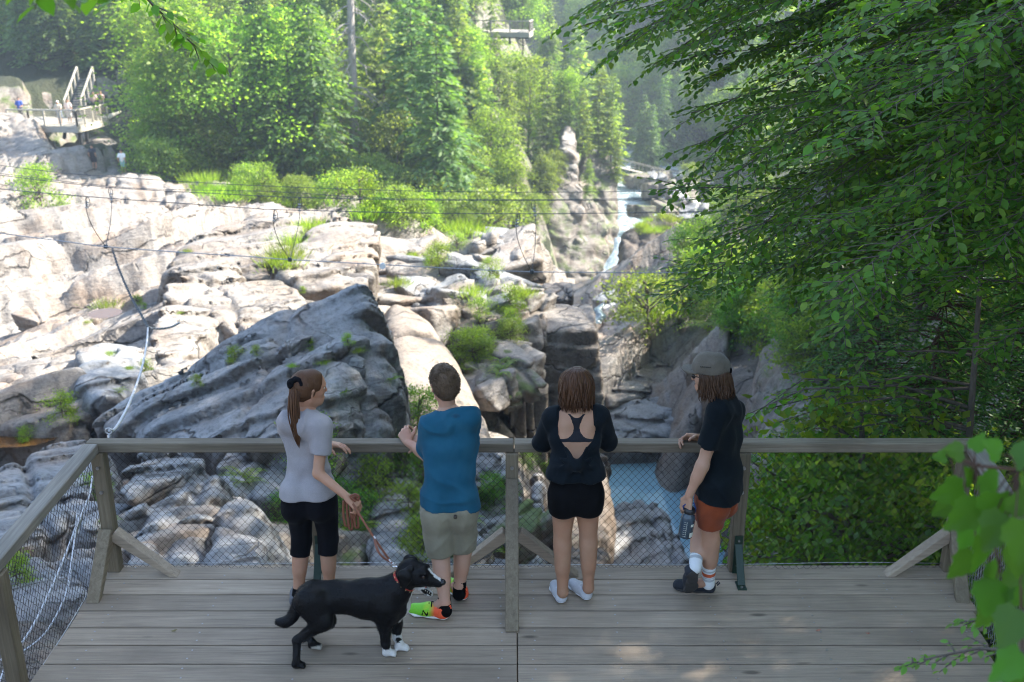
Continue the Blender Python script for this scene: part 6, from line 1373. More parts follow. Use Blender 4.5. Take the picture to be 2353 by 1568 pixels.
def sock(p, ank, up, r0, r1, mat, hgt, name='sock'):
    a = v3(ank); d = unit(v3(up) - a); S = SDF(np.minimum(a, a + d * hgt) - .08, np.maximum(a, a + d * hgt) + .08, .005); S.cone(a - d * .035, a + d * hgt, r0, r1, k=0, clip=(a + d * hgt, d)); return p.add(name, S.net(), mat)
COL_MAT = {}
def vcol_mat(name, rough=.6, sheen=.0, bump=.15, fab=True):
    m = Mat(name); a = m.n('Attribute', attribute_name='Col'); n = m.noise(m.obj(), 160, 2)
    m.bs(Base_Color=m.mix(.35, a.outputs[0], m.mix(1.0, a.outputs[0], m.mix(n, (.4, .4, .4), (1.5, 1.5, 1.5)), 'MULTIPLY')), Roughness=rough, Sheen_Weight=sheen); m.bump(n, bump, .004); return m.m
def P3(px, py, Y): return v3(pt(px, py, Y))

# ---- the woman with the ponytail
CL_GREY = cloth_mat('grey_tee', (0.25, 0.235, 0.245), (0.32, 0.305, 0.31), sheen=.2); CL_BLACK = cloth_mat('black_leggings', (0.0035, 0.0035, 0.005), (0.006, 0.006, 0.008), sheen=.05)
CL_BLUE = cloth_mat('blue_tee', (0.010, 0.070, 0.120), (0.02, 0.10, 0.16), sheen=.15); CL_KHAKI = cloth_mat('khaki_shorts', (0.20, 0.18, 0.125), (0.27, 0.25, 0.185), bump=.4)
CL_NAVY = cloth_mat('black_blue_top', (0.0035, 0.006, 0.0085), (0.007, 0.011, 0.015), sheen=.12); CL_BRA = cloth_mat('charcoal_bra', (0.016, 0.017, 0.021), sheen=.1); CL_SHORT = cloth_mat('black_shorts', (0.0025, 0.0025, 0.003), sheen=.03)
CL_BLK = cloth_mat('black_tee', (0.003, 0.0055, 0.0075), (0.006, 0.010, 0.0125), sheen=.1); CL_RUST = cloth_mat('rust_shorts', (0.19, 0.042, 0.013), (0.24, 0.055, 0.02)); CL_CAP = cloth_mat('olive_cap', (0.085, 0.075, 0.058), (0.13, 0.115, 0.09), bump=.5)
def woman_pony():
    p = Person('woman with a long ponytail in a grey tee and black leggings, holding the dog leash', (-1.2, 5.95, 0))
    J = dict(hipL=P3(686, 1155, 6.00), hipR=P3(744, 1152, 5.98), kneeL=P3(694, 1243, 6.02), kneeR=P3(755, 1238, 6.00), ankL=P3(685, 1368, 5.93), ankR=P3(757, 1362, 5.95), waist=P3(710, 1082, 6.02), chest=P3(702, 1012, 6.04),
             shL=P3(658, 968, 6.02), shR=P3(742, 978, 5.94), neck=P3(706, 940, 6.05), elR=P3(731, 1088, 5.86), wrR=P3(797, 1142, 5.78), elL=P3(672, 1020, 6.26), wrL=P3(752, 1018, 6.30))
    b = dict(hip=.150, waist=.112, chest=.128, sh=.050); fr = unit(np.array([.42, .9, 0])); bk = -fr
    hc = P3(709, 893, 6.07); face = unit(np.array([.86, .50, -.10]))
    H, g, (f, r, u) = head_net(hc, face, (0.0, 0, 1), .98, neck=J['neck'] + np.array([0, 0, -.03]))
    def body(S):
        torso(S, J, b, 0, fr)
        for q in 'LR':
            limb(S, J['hip' + q], J['knee' + q], J['ank' + q], .082, .052, .034, bulge=.052, bdir=bk); limb(S, J['sh' + q], J['el' + q], J['wr' + q], .042, .034, .025)
            S.cone(J['ank' + q], J['ank' + q] + fr * .10 + np.array([0, 0, -.05]), .034, .028, k=.02)
    hR = hand_net(J['wrR'], J['elR'], (.70, -.15, -.62), (-.55, .35, -.6), (.3, .8, .2), (.75, .95, .6), .05, .95)
    hL = hand_net(J['wrL'], J['elL'], (.92, -.22, -.12), (0, -.25, -1), (.3, -.9, -.3), (.12, .35, .3), .16, .95)
    p.add('body', join([body_net(J, b, .012, shape=body), H, hR, hL]), SKIN_A); eyes(p, g, f)
    def tee(S):
        torso(S, J, b, .016, fr)
        for q in 'LR':
            s_, e = v3(J['sh' + q]), v3(J['el' + q]); c = s_ + (e - s_) * .62; S.cone(s_ - [0, 0, .005], c, .064, .068, k=.04, clip=(c - (e - s_) * .02, e - s_))
        for q in 'LR': S.cone(v3(J['hip' + q]) + bk * .05, v3(J['hip' + q]) + bk * .035 + [0, 0, .1], .105, .098, k=.05)
        S.hem(P3(712, 1131, 6.0), (0.05, 0, -1)); S.cone(v3(J['neck']) + [0, 0, -.05], v3(J['neck']) + [0, 0, .1], .058, .078, k=.008, mode='s')
    p.add('shirt', body_net(J, b, .009, shape=tee, warp=folds(3, .010, 3.2, 1.6, (.45, .1, 1))), CL_GREY)
    def leg(S):
        torso(S, J, b, .006, fr)
        for q in 'LR':
            h_, k_, a_ = v3(J['hip' + q]), v3(J['knee' + q]), v3(J['ank' + q]); e = k_ + (a_ - k_) * .26; S.cone(h_, k_, .089, .064, k=.03, clip=(e, a_ - k_)); S.cone(k_ + bk * .008, e + bk * .012, .064, .064, k=.02, clip=(e, a_ - k_)); S.cone(h_ + bk * .05 + [0, 0, .0], h_ + bk * .055 + [0, 0, -.03], .075, k=.05)
        S.cut(v3(J['waist']), (0, 0, 1), .01)
    p.add('leggings', body_net(J, b, .009, shape=leg), CL_BLACK)
    # hair pulled back into a long tail
    S = SDF(hc - .17, hc + .17, .006); S.cone(g(-.022, 0, .024), g(.012, 0, .034), .100, .091, k=.01, sq=(r, .88)); S.cone(g(-.045, 0, -.02), g(-.04, 0, -.045), .062, .045, k=.04); S.cut(g(.060, 0, .03), f * 1.0 - u * .35, .01); S.cut(g(0, 0, -.075), -u, .01)
    S.warp(lambda x, y, z: .0022 * vnoise(x * 24 + z * 40, y * 24 + z * 46, z * 60 + x * 20, 5), .03); hr = p.add('hair', S.net(), HAIR_A)
    sc = P3(680, 882, 6.0); S = SDF(sc - .08, sc + .08, .005)
    for i in range(7):
        a = i / 7 * 6.28; S.cone(sc + np.array([.036 * math.cos(a), .012 * math.sin(2 * a), .026 * math.sin(a)]), sc + np.array([.036 * math.cos(a + .8), .01 * math.sin(2 * a), .026 * math.sin(a + .8)]), .017 + .004 * math.sin(3 * a), k=.012)
    S.warp(lambda x, y, z: .004 * vnoise(x * 60, y * 60, z * 60, 8), .03); p.add('hair_tie', S.net(), CL_BLACK)
    rs = np.random.RandomState(3); mb = MB(); A = P3(681, 884, 6.0); Bm = [A, P3(673, 915, 5.955), P3(676, 960, 5.93), P3(683, 1000, 5.92), P3(688, 1030, 5.93)]
    for i in range(90):
        o = rs.normal(size=(5, 3)) * .003; a, rad = rs.rand() * 6.28, math.sqrt(rs.rand()); ln = rs.uniform(.62, 1.0); P_ = []
        for j, t in enumerate((0, .22, .5, .78, 1)):
            t2 = t * ln * 4; i0 = min(3, int(t2)); c = Bm[i0] + (Bm[i0 + 1] - Bm[i0]) * (t2 - i0); w = [.012, .030, .031, .022, .008][j] * rad; P_.append(c + np.array([w * math.cos(a), w * math.sin(a) * .8, 0]) + o[j])
        mb.tube(smooth_path(P_, 3), np.interp(np.linspace(0, 1, 13), [0, .3, .8, 1], [.003, .0055, .0042, .001]), 4)
    p.mb('ponytail', mb, HAIR_A)
    for q, tx, ty in (('L', -.03, .22), ('R', .02, .23)):
        hl = v3(J['ank' + q]) * [1, 1, 0] + np.array([-.01, -.05, .002]); so, gg, _ = shoe(p, hl, hl + np.array([tx, ty, 0]), .02, simple('grey_shoe', (.12, .12, .13), .7), simple('sole_grey', (.5, .5, .5), .6))
        sock(p, v3(J['ank' + q]), J['knee' + q], .040, .038, CL_BLACK, .05)
    lap('woman 1'); return p, J
WA, JA = woman_pony()
def man_blue():
    p = Person('man in a blue tee and khaki shorts with forearms on the rail', (-.45, 5.9, 0))
    J = dict(hipL=P3(1002, 1175, 6.00), hipR=P3(1062, 1168, 6.03), kneeL=P3(1012, 1275, 5.97), kneeR=P3(1064, 1258, 6.07), ankL=P3(1022, 1388, 5.80), ankR=P3(1056, 1350, 5.985), waist=P3(1032, 1100, 6.02), chest=P3(1034, 1020, 6.07),
             shL=P3(985, 978, 6.08), shR=P3(1080, 958, 6.08), neck=P3(1029, 936, 6.13), elL=P3(982, 1046, 6.17), wrL=P3(938, 1018, 6.33), elR=P3(1062, 1035, 6.28), wrR=P3(975, 1011, 6.39))
    b = dict(hip=.142, waist=.132, chest=.150, sh=.056); fr = unit(np.array([-.12, 1, 0])); bk = -fr
    hc = P3(1021, 885, 6.15); face = unit(np.array([-.42, .90, -.05]))
    H, g, (f, r, u) = head_net(hc, face, (0.03, 0, 1), 1.0, neck=J['neck'] + np.array([0, 0, -.03]))
    def body(S):
        torso(S, J, b, 0, fr)
        for q in 'LR':
            limb(S, J['hip' + q], J['knee' + q], J['ank' + q], .085, .056, .037, bulge=.058, bdir=bk); limb(S, J['sh' + q], J['el' + q], J['wr' + q], .048, .040, .028)
            S.cone(v3(J['el' + q]), v3(J['el' + q]) + (v3(J['wr' + q]) - v3(J['el' + q])) * .4, .042, .041, k=.02)
        S.cone(J['ankL'], J['ankL'] + np.array([-.10, .02, -.045]), .036, .03, k=.02); S.cone(J['ankR'], J['ankR'] + np.array([-.05, .09, -.045]), .036, .03, k=.02)
    hL = hand_net(J['wrL'], J['elL'], (-.30, .55, .42), (.55, .25, -.75), (.2, .9, 0), (.75, .9, .6), .03, 1.05)
    hR = hand_net(J['wrR'], J['elR'], (-.95, -.05, .05), (0, .2, -1), (-.1, -.9, 0), (.55, .8, .5), .05, 1.05)
    p.add('body', join([body_net(J, b, .012, shape=body), H, hL, hR]), SKIN_B); eyes(p, g, f)
    def tee(S):
        torso(S, J, b, .020, fr)
        hm = (v3(J['hipL']) + v3(J['hipR'])) / 2
        S.cone(hm + [-.085, -.01, .10], hm + [-.085, -.01, -.06], .105, .100, k=.06); S.cone(hm + [.085, 0, .10], hm + [.085, 0, -.04], .105, .10, k=.06)
        for q in 'LR':
            s_, e = v3(J['sh' + q]), v3(J['el' + q]); c = s_ + (e - s_) * .88; S.cone(s_ - [0, 0, .005], c, .072, .078, k=.04, clip=(c, e - s_))
        S.hem(P3(1032, 1172, 5.95), (-.10, 0, -1)); S.cone(v3(J['neck']) + [0, 0, -.05], v3(J['neck']) + [0, 0, .1], .061, .080, k=.008, mode='s')
    p.add('shirt', body_net(J, b, .009, shape=tee, warp=folds(14, .013, 2.6, 1.3, (-.28, .1, 1))), CL_BLUE)
    def shorts(S):
        torso(S, J, b, .010, fr)
        for q in 'LR':
            h_, k_, a_ = v3(J['hip' + q]), v3(J['knee' + q]), v3(J['ank' + q]); e = h_ + (k_ - h_) * 1.0; S.cone(h_, e, .105, .090, k=.035, clip=(e, k_ - h_)); S.cone(h_ + bk * .05 + [0, 0, .0], h_ + bk * .05 + [0, 0, -.04], .08, k=.05)
        S.cut(v3(J['waist']), (0, 0, 1), .01)
    so_ = p.add('shorts', body_net(J, b, .009, shape=shorts, warp=folds(24, .006, 3.4, 2.4, (.8, .1, .7))), CL_KHAKI)
    mb = MB(); c = P3(1046, 1190, 5.86); mb.cyl(c + np.array([0, .02, 0]), c, .011, 12); p.mb('button', mb, simple('horn_button', (.04, .03, .02), .4), True, so_)
    S = SDF(hc - .17, hc + .17, .0055); S.cone(g(-.020, 0, .026), g(.02, 0, .040), .100, .094, k=.01, sq=(r, .88)); S.cone(g(-.05, 0, -.02), g(-.05, 0, -.055), .058, .042, k=.04); S.cut(g(.075, 0, .03), f * 1.0 - u * .55, .01); S.cut(g(-.01, 0, -.012), f * .85 - u * .5, .01) if False else None; S.cut(g(0, 0, -.082), -u, .01)
    for q in (-1, 1): S.cone(g(.03, q * .10, -.035), g(.0, q * .10, -.012), .034, .03, k=.01, mode='s')
    V, F = S.net(); hr = p.add('hair', (V, F), HAIR_B)
    N = vnormals(V, F); keep = ((V - hc) @ u) > -.07; Vk, Nk = V[keep], N[keep]; ln = np.clip(.35 + ((Vk - hc) @ u) * 8, .3, 1.0)
    fv, ff, ii = fuzz(Vk, Nk, 12000, .012, np.tile(-u * .45 + f * .15, (len(Vk), 1)) + .5 * np.stack([vnoise(Vk[:, 0] * 30, Vk[:, 1] * 30, Vk[:, 2] * 30, q) for q in (1, 2, 3)], 1), 4, .0030, .5); me = mesh_np('hair_tips', rel(p.base, fv), ff, False, [HAIR_B]); link('hair_tips', me, hr, kind='stuff')
    NEON = vcol_mat('neon_trainer', .5)
    def cols(t, hgt, lat):
        a = sstep(.48, .30, t)[:, None]; gn = np.array([[.20, .62, .03]]); og = np.array([[.80, .10, .03]]); yl = np.array([[.65, .70, .04]]); c = gn * (1 - a) + og * a
        n = sstep(.05, .25, np.abs(((t * 4 + hgt * 22) % 1) - .5))[:, None] * sstep(.40, .50, t)[:, None] * sstep(.62, .52, t)[:, None]; return c * (1 - .4 * n) + yl * .4 * n
    for q, hl, tv in (('L', ptz(1034, 1423, .0), (-.275, .075, 0)), ('R', ptz(1071, 1383, 0.0), (-.17, .225, 0))):
        hl = v3(hl); so, gg, (d, r_, u_) = shoe(p, hl, hl + np.array(tv), .02, NEON, simple('white_sole', (.72, .72, .68), .5), colors=cols, wd=.046, hi=.082)
        mb = MB(); 
        for i in range(5):
            t = .40 + i * .065; mb.tube([gg(t, -.026, .092 - .05 * (t - .35) - .028 * i * .35), gg(t + .02, 0, .112 - .05 * (t - .35) - .028 * i * .35), gg(t, .026, .092 - .05 * (t - .35) - .028 * i * .35)], .004, 5)
        p.mb('laces', mb, CL_SHORT, True, so, 'stuff')
        for sd in (-1, 1):                  # the black letter N on each side
            w = sd * .0475; A = lambda t, c, e=0: gg(t, w + sd * e - sd * .022 * (c - .03) / .03 * .35, c)
            mb = MB(); mb.tube([A(.60, .030), A(.58, .062)], .0045, 4); mb.tube([A(.58, .062), A(.48, .034, .003)], .0055, 4); mb.tube([A(.48, .034, .003), A(.455, .070)], .0045, 4); p.mb('letter_mark', mb, CL_SHORT, True, so)
        mb = MB(); mb.tube([gg(.02, 0, .07), gg(-.03, 0, .085), gg(-.02, 0, .10), gg(.03, 0, .088)], .006, 5); p.mb('heel_tab', mb, simple('orange_tab', (.8, .1, .03), .5), True, so)
        sock(p, v3(J['ank' + q]) + np.array([0, 0, -.01]), J['knee' + q], .044, .041, CL_SHORT, .055)
    # small grey emblem below the collar
    LG = simple('shirt_print', (.02, .05, .08), .7); c = P3(1047, 956, 6.0) ; nb = unit(np.array([.05, -.93, .36])); 
    bpy.context.view_layer.update(); dg_ = bpy.context.evaluated_depsgraph_get(); d_ = Vector(c) - Vector((0, 0, CAM_H)); d_.normalize(); ok, loc, nrm, _, ob_, _ = scene.ray_cast(dg_, Vector((0, 0, CAM_H)), d_)
    if ok:
        n_ = np.array(nrm); x_ = unit(np.cross(n_, [0, 0, -1])); y_ = np.cross(n_, x_); y_ = y_ * (1 if y_[2] > 0 else -1); L0 = np.array(loc) + n_ * .003; mb = MB(); E = lambda a, q: L0 + x_ * a + y_ * q
        mb.tube([E(.024 * math.cos(t), .011 * math.sin(t)) for t in np.linspace(0, 6.283, 22)], .0011, 4)
        for s_ in (-1, 1): mb.tube([E(s_ * .009, .007), E(s_ * .004, 0), E(s_ * .009, -.007)], .0013, 4)
        mb.tube([E(-.006, 0), E(.006, 0)], .0013, 4); p.mb('chest_print', mb, LG)
    lap('man 2'); return p
MB2 = man_blue()
def woman_back():
    p = Person('woman with a brown bob in a black open-backed top and shorts', (.42, 5.95, 0))
    J = dict(hipL=P3(1296, 1135, 6.02), hipR=P3(1350, 1133, 6.02), kneeL=P3(1292, 1243, 6.00), kneeR=P3(1352, 1240, 6.00), ankL=P3(1293, 1362, 5.95), ankR=P3(1352, 1352, 5.97), waist=P3(1322, 1070, 6.07), chest=P3(1322, 1010, 6.12),
             shL=P3(1268, 958, 6.16), shR=P3(1379, 955, 6.16), neck=P3(1324, 930, 6.20), elL=P3(1246, 1018, 6.26), wrL=P3(1285, 1005, 6.42), elR=P3(1397, 1014, 6.26), wrR=P3(1360, 1003, 6.42))
    b = dict(hip=.148, waist=.122, chest=.140, sh=.052); fr = np.array([0, 1.0, 0]); bk = -fr
    hc = P3(1325, 889, 6.22); face = unit(np.array([.06, .98, -.18]))
    H, g, (f, r, u) = head_net(hc, face, (0, .05, 1), .96, neck=J['neck'] + np.array([0, 0, -.03]))
    def body(S):
        torso(S, J, b, 0, fr)
        for q in 'LR':
            limb(S, J['hip' + q], J['knee' + q], J['ank' + q], .086, .055, .035, bulge=.057, bdir=bk); limb(S, J['sh' + q], J['el' + q], J['wr' + q], .048, .040, .027); S.cone(J['ank' + q], J['ank' + q] + np.array([0, .10, -.05]), .035, .028, k=.02)
            S.cone(v3(J['hip' + q]) + bk * .05 + [0, 0, 0], v3(J['hip' + q]) + bk * .055 + [0, 0, -.05], .082, k=.05)
        sm = (v3(J['shL']) + v3(J['shR'])) / 2
        for q in (-1, 1): S.cone(sm + np.array([q * .075, -.055, -.05]), sm + np.array([q * .055, -.06, -.12]), .035, .03, k=.05)
        S.cone(sm + np.array([0, -.115, -.02]), v3(J['waist']) + np.array([0, -.115, 0]), .012, .012, k=.03, mode='s')
    hL = hand_net(J['wrL'], J['elL'], (.9, .25, -.05), (0, .1, -1), (0, .9, 0), (.2, .35, .3), .08, .95); hR = hand_net(J['wrR'], J['elR'], (-.9, .25, -.05), (0, .1, -1), (0, .9, 0), (.2, .35, .3), .08, .95)
    bo = p.add('body', join([body_net(J, b, .012, shape=body), H, hL, hR]), SKIN_C); eyes(p, g, f)
    # sports bra: racer back
    sm = (v3(J['shL']) + v3(J['shR'])) / 2; X0 = sm[0]
    S = None
    P_ = np.array([v3(q) for q in J.values()]); S = SDF(P_.min(0) - .26, P_.max(0) + .26, .008); torso(S, J, b, .005, fr)
    zt = v3(J['neck'])[2] + .0; zb = P3(1322, 1024, 6.0)[2]
    x = S.ax[0][:, None, None] - X0; y = S.ax[1][None, :, None] - sm[1]; z = S.ax[2][None, None, :]
    zz = (z - zb) / (zt - zb)
    half = np.interp(zz.ravel(), [-.1, 0, .07, .17, .3, .55, .8, 1.0], [.3, .22, .13, .06, .031, .025, .042, .088]).reshape(zz.shape)
    back = np.abs(x) - half + 0 * y; front = np.abs(x) - .16 + 0 * z * y
    D2 = np.where(y < -.01, back, front); D2 = np.maximum(D2, zb - z + 0 * x * y); top = z - (zt - .022 - .0 * y) + 0 * x * y; scoop = .048 - np.sqrt(x ** 2 + ((z - zt - .012) * .9) ** 2 + 0 * y)
    S.D = np.maximum(np.maximum(S.D, D2), np.maximum(top, scoop)).astype(np.float32); p.add('sports_bra', S.net(), CL_BRA)
    # loose top: sleeves and two panels that cross to a knot low on the back
    S = SDF(P_.min(0) - .26, P_.max(0) + .26, .008); torso(S, J, b, .016, fr)
    kn = P3(1324, 1070, 5.93)
    hm = (v3(J['hipL']) + v3(J['hipR'])) / 2
    for q in (-1, 1): S.cone(hm + [q * .085, 0, .12], hm + [q * .085, 0, .02], .105, .108, k=.06)
    x = S.ax[0][:, None, None] - kn[0]; y = S.ax[1][None, :, None] - sm[1]; z = S.ax[2][None, None, :]; hgt = sm[2] + .03 - kn[2]; zz = (z - kn[2]) / hgt
    wl = np.interp(zz.ravel(), [0, .18, .5, 1.0, 1.3], [.004, .05, .100, .125, .13]).reshape(zz.shape)
    vee = wl - np.abs(x - .006 - .0 * zz) + 0 * y                     # inside the V: removed
    below = (kn[2] - z) + 0 * x * y                                   # a small gap under the knot
    vee2 = (.030 - np.abs(x + .004)) * 1.0 + 0 * z * y
    gap = np.minimum(np.minimum(.022 + (z - kn[2] + .052) * .45 - np.abs(x + .006), kn[2] - .018 - z), z - (kn[2] - .055)) + 0 * y
    rem = np.maximum(np.minimum(vee, (z - kn[2] - .006) + 0 * x * y), gap); rem = np.minimum(rem, -(y + .01) + 0 * x * z)
    frontneck = np.minimum(.10 - np.abs(x), np.minimum(z - (sm[2] - .04), y + .02) ) + 0 * x
    S.D = np.maximum(np.maximum(S.D, rem), frontneck).astype(np.float32)
    for q in 'LR':
        s_, e, w_ = v3(J['sh' + q]), v3(J['el' + q]), v3(J['wr' + q]); c = e + (w_ - e) * .45; S.cone(s_ + [0, 0, -.002], e, .066, .062, k=.035); S.cone(e, c, .062, .055, k=.02, clip=(c, w_ - e))
    for q in (-1, 1):
        S.cone(kn + [0, -.008, 0], kn + [q * .072, .040, .10], .018, .010, k=.03); S.cone(kn + [0, -.008, 0], kn + [q * .10, .034, .03], .016, .008, k=.03); S.cone(kn + [0, -.008, 0], kn + [q * .12, .040, -.04], .018, .008, k=.03); S.cone(kn + [0, -.008, -.004], kn + [q * .07, .02, -.085], .016, .006, k=.03)
    S.cone(kn + [-.012, -.016, 0], kn + [.012, -.016, .004], .019, k=.012)
    S.warp(lambda x, y, z: .005 * np.sin((np.sqrt((x - kn[0]) ** 2 + (z - kn[2]) ** 2 * .6) * 0 + np.arctan2(z - kn[2], x - kn[0]) * 9 + 2 * vnoise(x * 5, y * 5, z * 5, 3))) * np.clip(((x - kn[0]) ** 2 + (z - kn[2]) ** 2) * 60, 0, 1) * (np.abs(x - kn[0]) < .16) * (y < sm[1]), .03)
    S.warp(folds(55, .007, 3.5, 1.6, (.3, .1, 1)), .04); S.cut(P3(1322, 1108, 5.95), (0, .02, -1), .006)
    p.add('top', S.net(), CL_NAVY)
    def shorts(S):
        torso(S, J, b, .010, fr)
        for q in 'LR':
            h_, k_ = v3(J['hip' + q]), v3(J['knee' + q]); e = h_ + (k_ - h_) * .30; S.cone(h_, e, .098, .094, k=.03, clip=(e, k_ - h_ + np.array([(.09 if q == 'L' else -.09), 0, 0]))); S.cone(v3(J['hip' + q]) + bk * .05, v3(J['hip' + q]) + bk * .055 + [0, 0, -.05], .09, k=.05)
        S.cut(v3(J['waist']) + [0, 0, -.03], (0, 0, 1), .01)
    p.add('shorts', body_net(J, b, .009, shape=shorts), CL_SHORT)
    S = SDF(hc - .2, hc + .2, .006); S.cone(g(-.022, 0, .026), g(.012, 0, .036), .102, .095, k=.01, sq=(r, .9)); S.cone(g(-.03, 0, .0), g(-.03, 0, -.095), .090, .085, k=.03, sq=(f, .75)); S.cut(g(.055, 0, .03), f * 1.0 - u * .25, .01); S.cut(g(0, 0, -.125), -u, .01)
    S.warp(lambda x, y, z: .004 * vnoise(x * 55 + z * 10, y * 55, z * 6, 5), .03); hr = p.add('hair', S.net(), HAIR_C)
    def path(a, t):
        th = (a[0] - .5) * 4.6; R0 = .103 + .012 * a[1]; drop = t
        rad = R0 * math.sin(min(1.57, .35 + t * 2.6)) * (1 + .06 * math.sin(t * 5 + a[2] * 6)); return (-math.cos(th) * rad - .012, math.sin(th) * rad * .90, .125 - .0 * t - (.255 + .03 * a[2]) * max(0, t - .0) ** 1.25 + .012 * math.sin(t * 3.1))
    p.mb('hair_locks', locks(g, None, 330, path, .0056, 6, jit=.017, taper=.05), HAIR_C, True, hr, 'stuff')
    # a thin necklace clasp
    mb = MB(); c = v3(J['neck']) + np.array([0, -.062, -.012]); mb.tube([c + [-.02, .004, .004], c, c + [.02, .004, .005]], .0022, 5); p.mb('necklace', mb, WIRE2)
    WHT = cloth_mat('white_canvas', (.52, .54, .58), (.60, .62, .66), sheen=0); WS = simple('white_rubber', (.72, .74, .76), .5)
    for q, hl, tv in (('L', ptz(1293, 1391, 0), (-.055, .225, 0)), ('R', ptz(1355, 1383, 0), (-.12, .20, 0))):
        hl = v3(hl); so, gg, _ = shoe(p, hl, hl + np.array(tv), .02, WHT, WS, wd=.040, hi=.066)
        mb = MB()
        for i in range(4): t = .42 + i * .075; mb.tube([gg(t, -.02, .074 - i * .008), gg(t + .01, 0, .082 - i * .009), gg(t + .02, .02, .074 - i * .008)], .003, 5)
        mb.tube([gg(.42, .02, .076), gg(.40, .05, .05), gg(.44, .06, .018)], .0025, 5); p.mb('laces', mb, WS, True, so, 'stuff')
    lap('woman 3'); return p
WC = woman_back()
def man_cap():
    p = Person('man in an olive cap, black tee and rust shorts holding a water bottle', (1.15, 6.0, 0))
    J = dict(hipL=P3(1632, 1150, 5.93), hipR=P3(1652, 1145, 6.09), kneeL=P3(1632, 1232, 5.95), kneeR=P3(1606, 1225, 6.08), ankL=P3(1628, 1336, 5.985), ankR=P3(1598, 1298, 5.90), waist=P3(1655, 1085, 6.03), chest=P3(1664, 1005, 6.06),
             shL=P3(1652, 946, 5.96), shR=P3(1684, 942, 6.20), neck=P3(1656, 902, 6.08), elL=P3(1614, 1070, 5.90), wrL=P3(1582, 1142, 5.88), elR=P3(1648, 1030, 6.33), wrR=P3(1606, 1006, 6.38))
    b = dict(hip=.140, waist=.128, chest=.143, sh=.054); fr = unit(np.array([-.88, .48, 0])); bk = -fr
    hc = P3(1634, 864, 6.09); face = unit(np.array([-.90, .40, -.12]))
    H, g, (f, r, u) = head_net(hc, face, (.05, 0, 1), 1.0, neck=J['neck'] + np.array([0, 0, -.03]))
    def body(S):
        torso(S, J, b, 0, fr)
        for q in 'LR':
            limb(S, J['hip' + q], J['knee' + q], J['ank' + q], .082, .054, .036, bulge=.055, bdir=bk); limb(S, J['sh' + q], J['el' + q], J['wr' + q], .046, .038, .027)
            S.cone(v3(J['el' + q]), v3(J['el' + q]) + (v3(J['wr' + q]) - v3(J['el' + q])) * .4, .040, .038, k=.02)
        S.cone(J['ankL'], v3(J['ankL']) + np.array([-.11, .02, -.04]), .034, .03, k=.02)
    hL = hand_net(J['wrL'], J['elL'], (-.12, -.02, -.98), (.65, .55, 0), (-.6, .5, 0), (.45, .75, .6), .04, 1.05)
    hR = hand_net(J['wrR'], J['elR'], (-.92, -.12, .06), (.1, -.75, -.65), (0, -.3, .9), (.55, .75, .5), .06, 1.05)
    p.add('body', join([body_net(J, b, .012, shape=body), H, hL, hR]), SKIN_D); eyes(p, g, f)
    def tee(S):
        torso(S, J, b, .020, fr)
        hm = (v3(J['hipL']) + v3(J['hipR'])) / 2; S.cone(v3(J['waist']), hm + [0.0, 0, .0], .150, .158, k=.06)
        for q in 'LR': S.cone(v3(J['hip' + q]) + bk * .045, v3(J['hip' + q]) + bk * .04 + [0, 0, .1], .122, .11, k=.05)
        for q in 'LR':
            s_, e = v3(J['sh' + q]), v3(J['el' + q]); c = s_ + (e - s_) * .66; S.cone(s_ - [0, 0, .005], c, .068, .074, k=.04, clip=(c, e - s_))
        S.hem(P3(1645, 1141, 5.95), (-.08, 0, -1)); S.cone(v3(J['neck']) + [0, 0, -.05], v3(J['neck']) + [0, 0, .1], .060, .078, k=.008, mode='s')
    p.add('shirt', body_net(J, b, .009, shape=tee, warp=folds(34, .011, 2.8, 1.4, (.2, .1, 1))), CL_BLK)
    def shorts(S):
        torso(S, J, b, .008, fr)
        for q in 'LR':
            h_, k_ = v3(J['hip' + q]), v3(J['knee' + q]); e = h_ + (k_ - h_) * .70; S.cone(h_, e, .098, .084, k=.03, clip=(e, k_ - h_)); S.cone(h_ + bk * .045, h_ + bk * .05 + [0, 0, -.04], .078, k=.05)
        S.cut(v3(J['waist']), (0, 0, 1), .01)
    p.add('shorts', body_net(J, b, .009, shape=shorts, warp=folds(44, .008, 3.4, 2.6, (.8, .1, .6))), CL_RUST)
    S = SDF(hc - .2, hc + .2, .006); S.cone(g(-.024, 0, .022), g(.012, 0, .03), .099, .09, k=.01, sq=(r, .9)); S.cone(g(-.045, 0, .0), g(-.045, 0, -.075), .080, .078, k=.03, sq=(f, .8)); S.cut(g(.035, 0, 0), f * 1.0 + u * .05, .01); S.cut(g(0, 0, -.105), -u, .01); S.warp(lambda x, y, z: .004 * vnoise(x * 50, y * 50, z * 6, 15), .03); hr = p.add('hair', S.net(), HAIR_D)
    def path(a, t):
        th = (a[0] - .5) * 4.4; R0 = .098 + .012 * a[1]; rad = R0 * (1 + .16 * t * t * math.sin(a[2] * 9)); return (-math.cos(th) * rad - .012, math.sin(th) * rad * .9, .035 - (.15 + .035 * a[2]) * t)
    p.mb('hair_locks', locks(g, None, 240, path, .0054, 8, jit=.014, taper=.05, steps=6), HAIR_D, True, hr, 'stuff')
    S = SDF(hc - .17, hc + .17, .005); S.cone(g(.058, 0, -.092), g(.072, 0, -.088), .030, .026, k=.01); 
    for q in (-1, 1): S.cone(g(.0, q * .058, -.068), g(.06, q * .028, -.09), .019, .021, k=.03)
    S.cone(g(.096, -.018, -.05), g(.096, .018, -.05), .007, k=.008); S.warp(lambda x, y, z: .003 * vnoise(x * 120, y * 120, z * 90, 16), .03); p.add('beard', S.net(), HAIR_D)
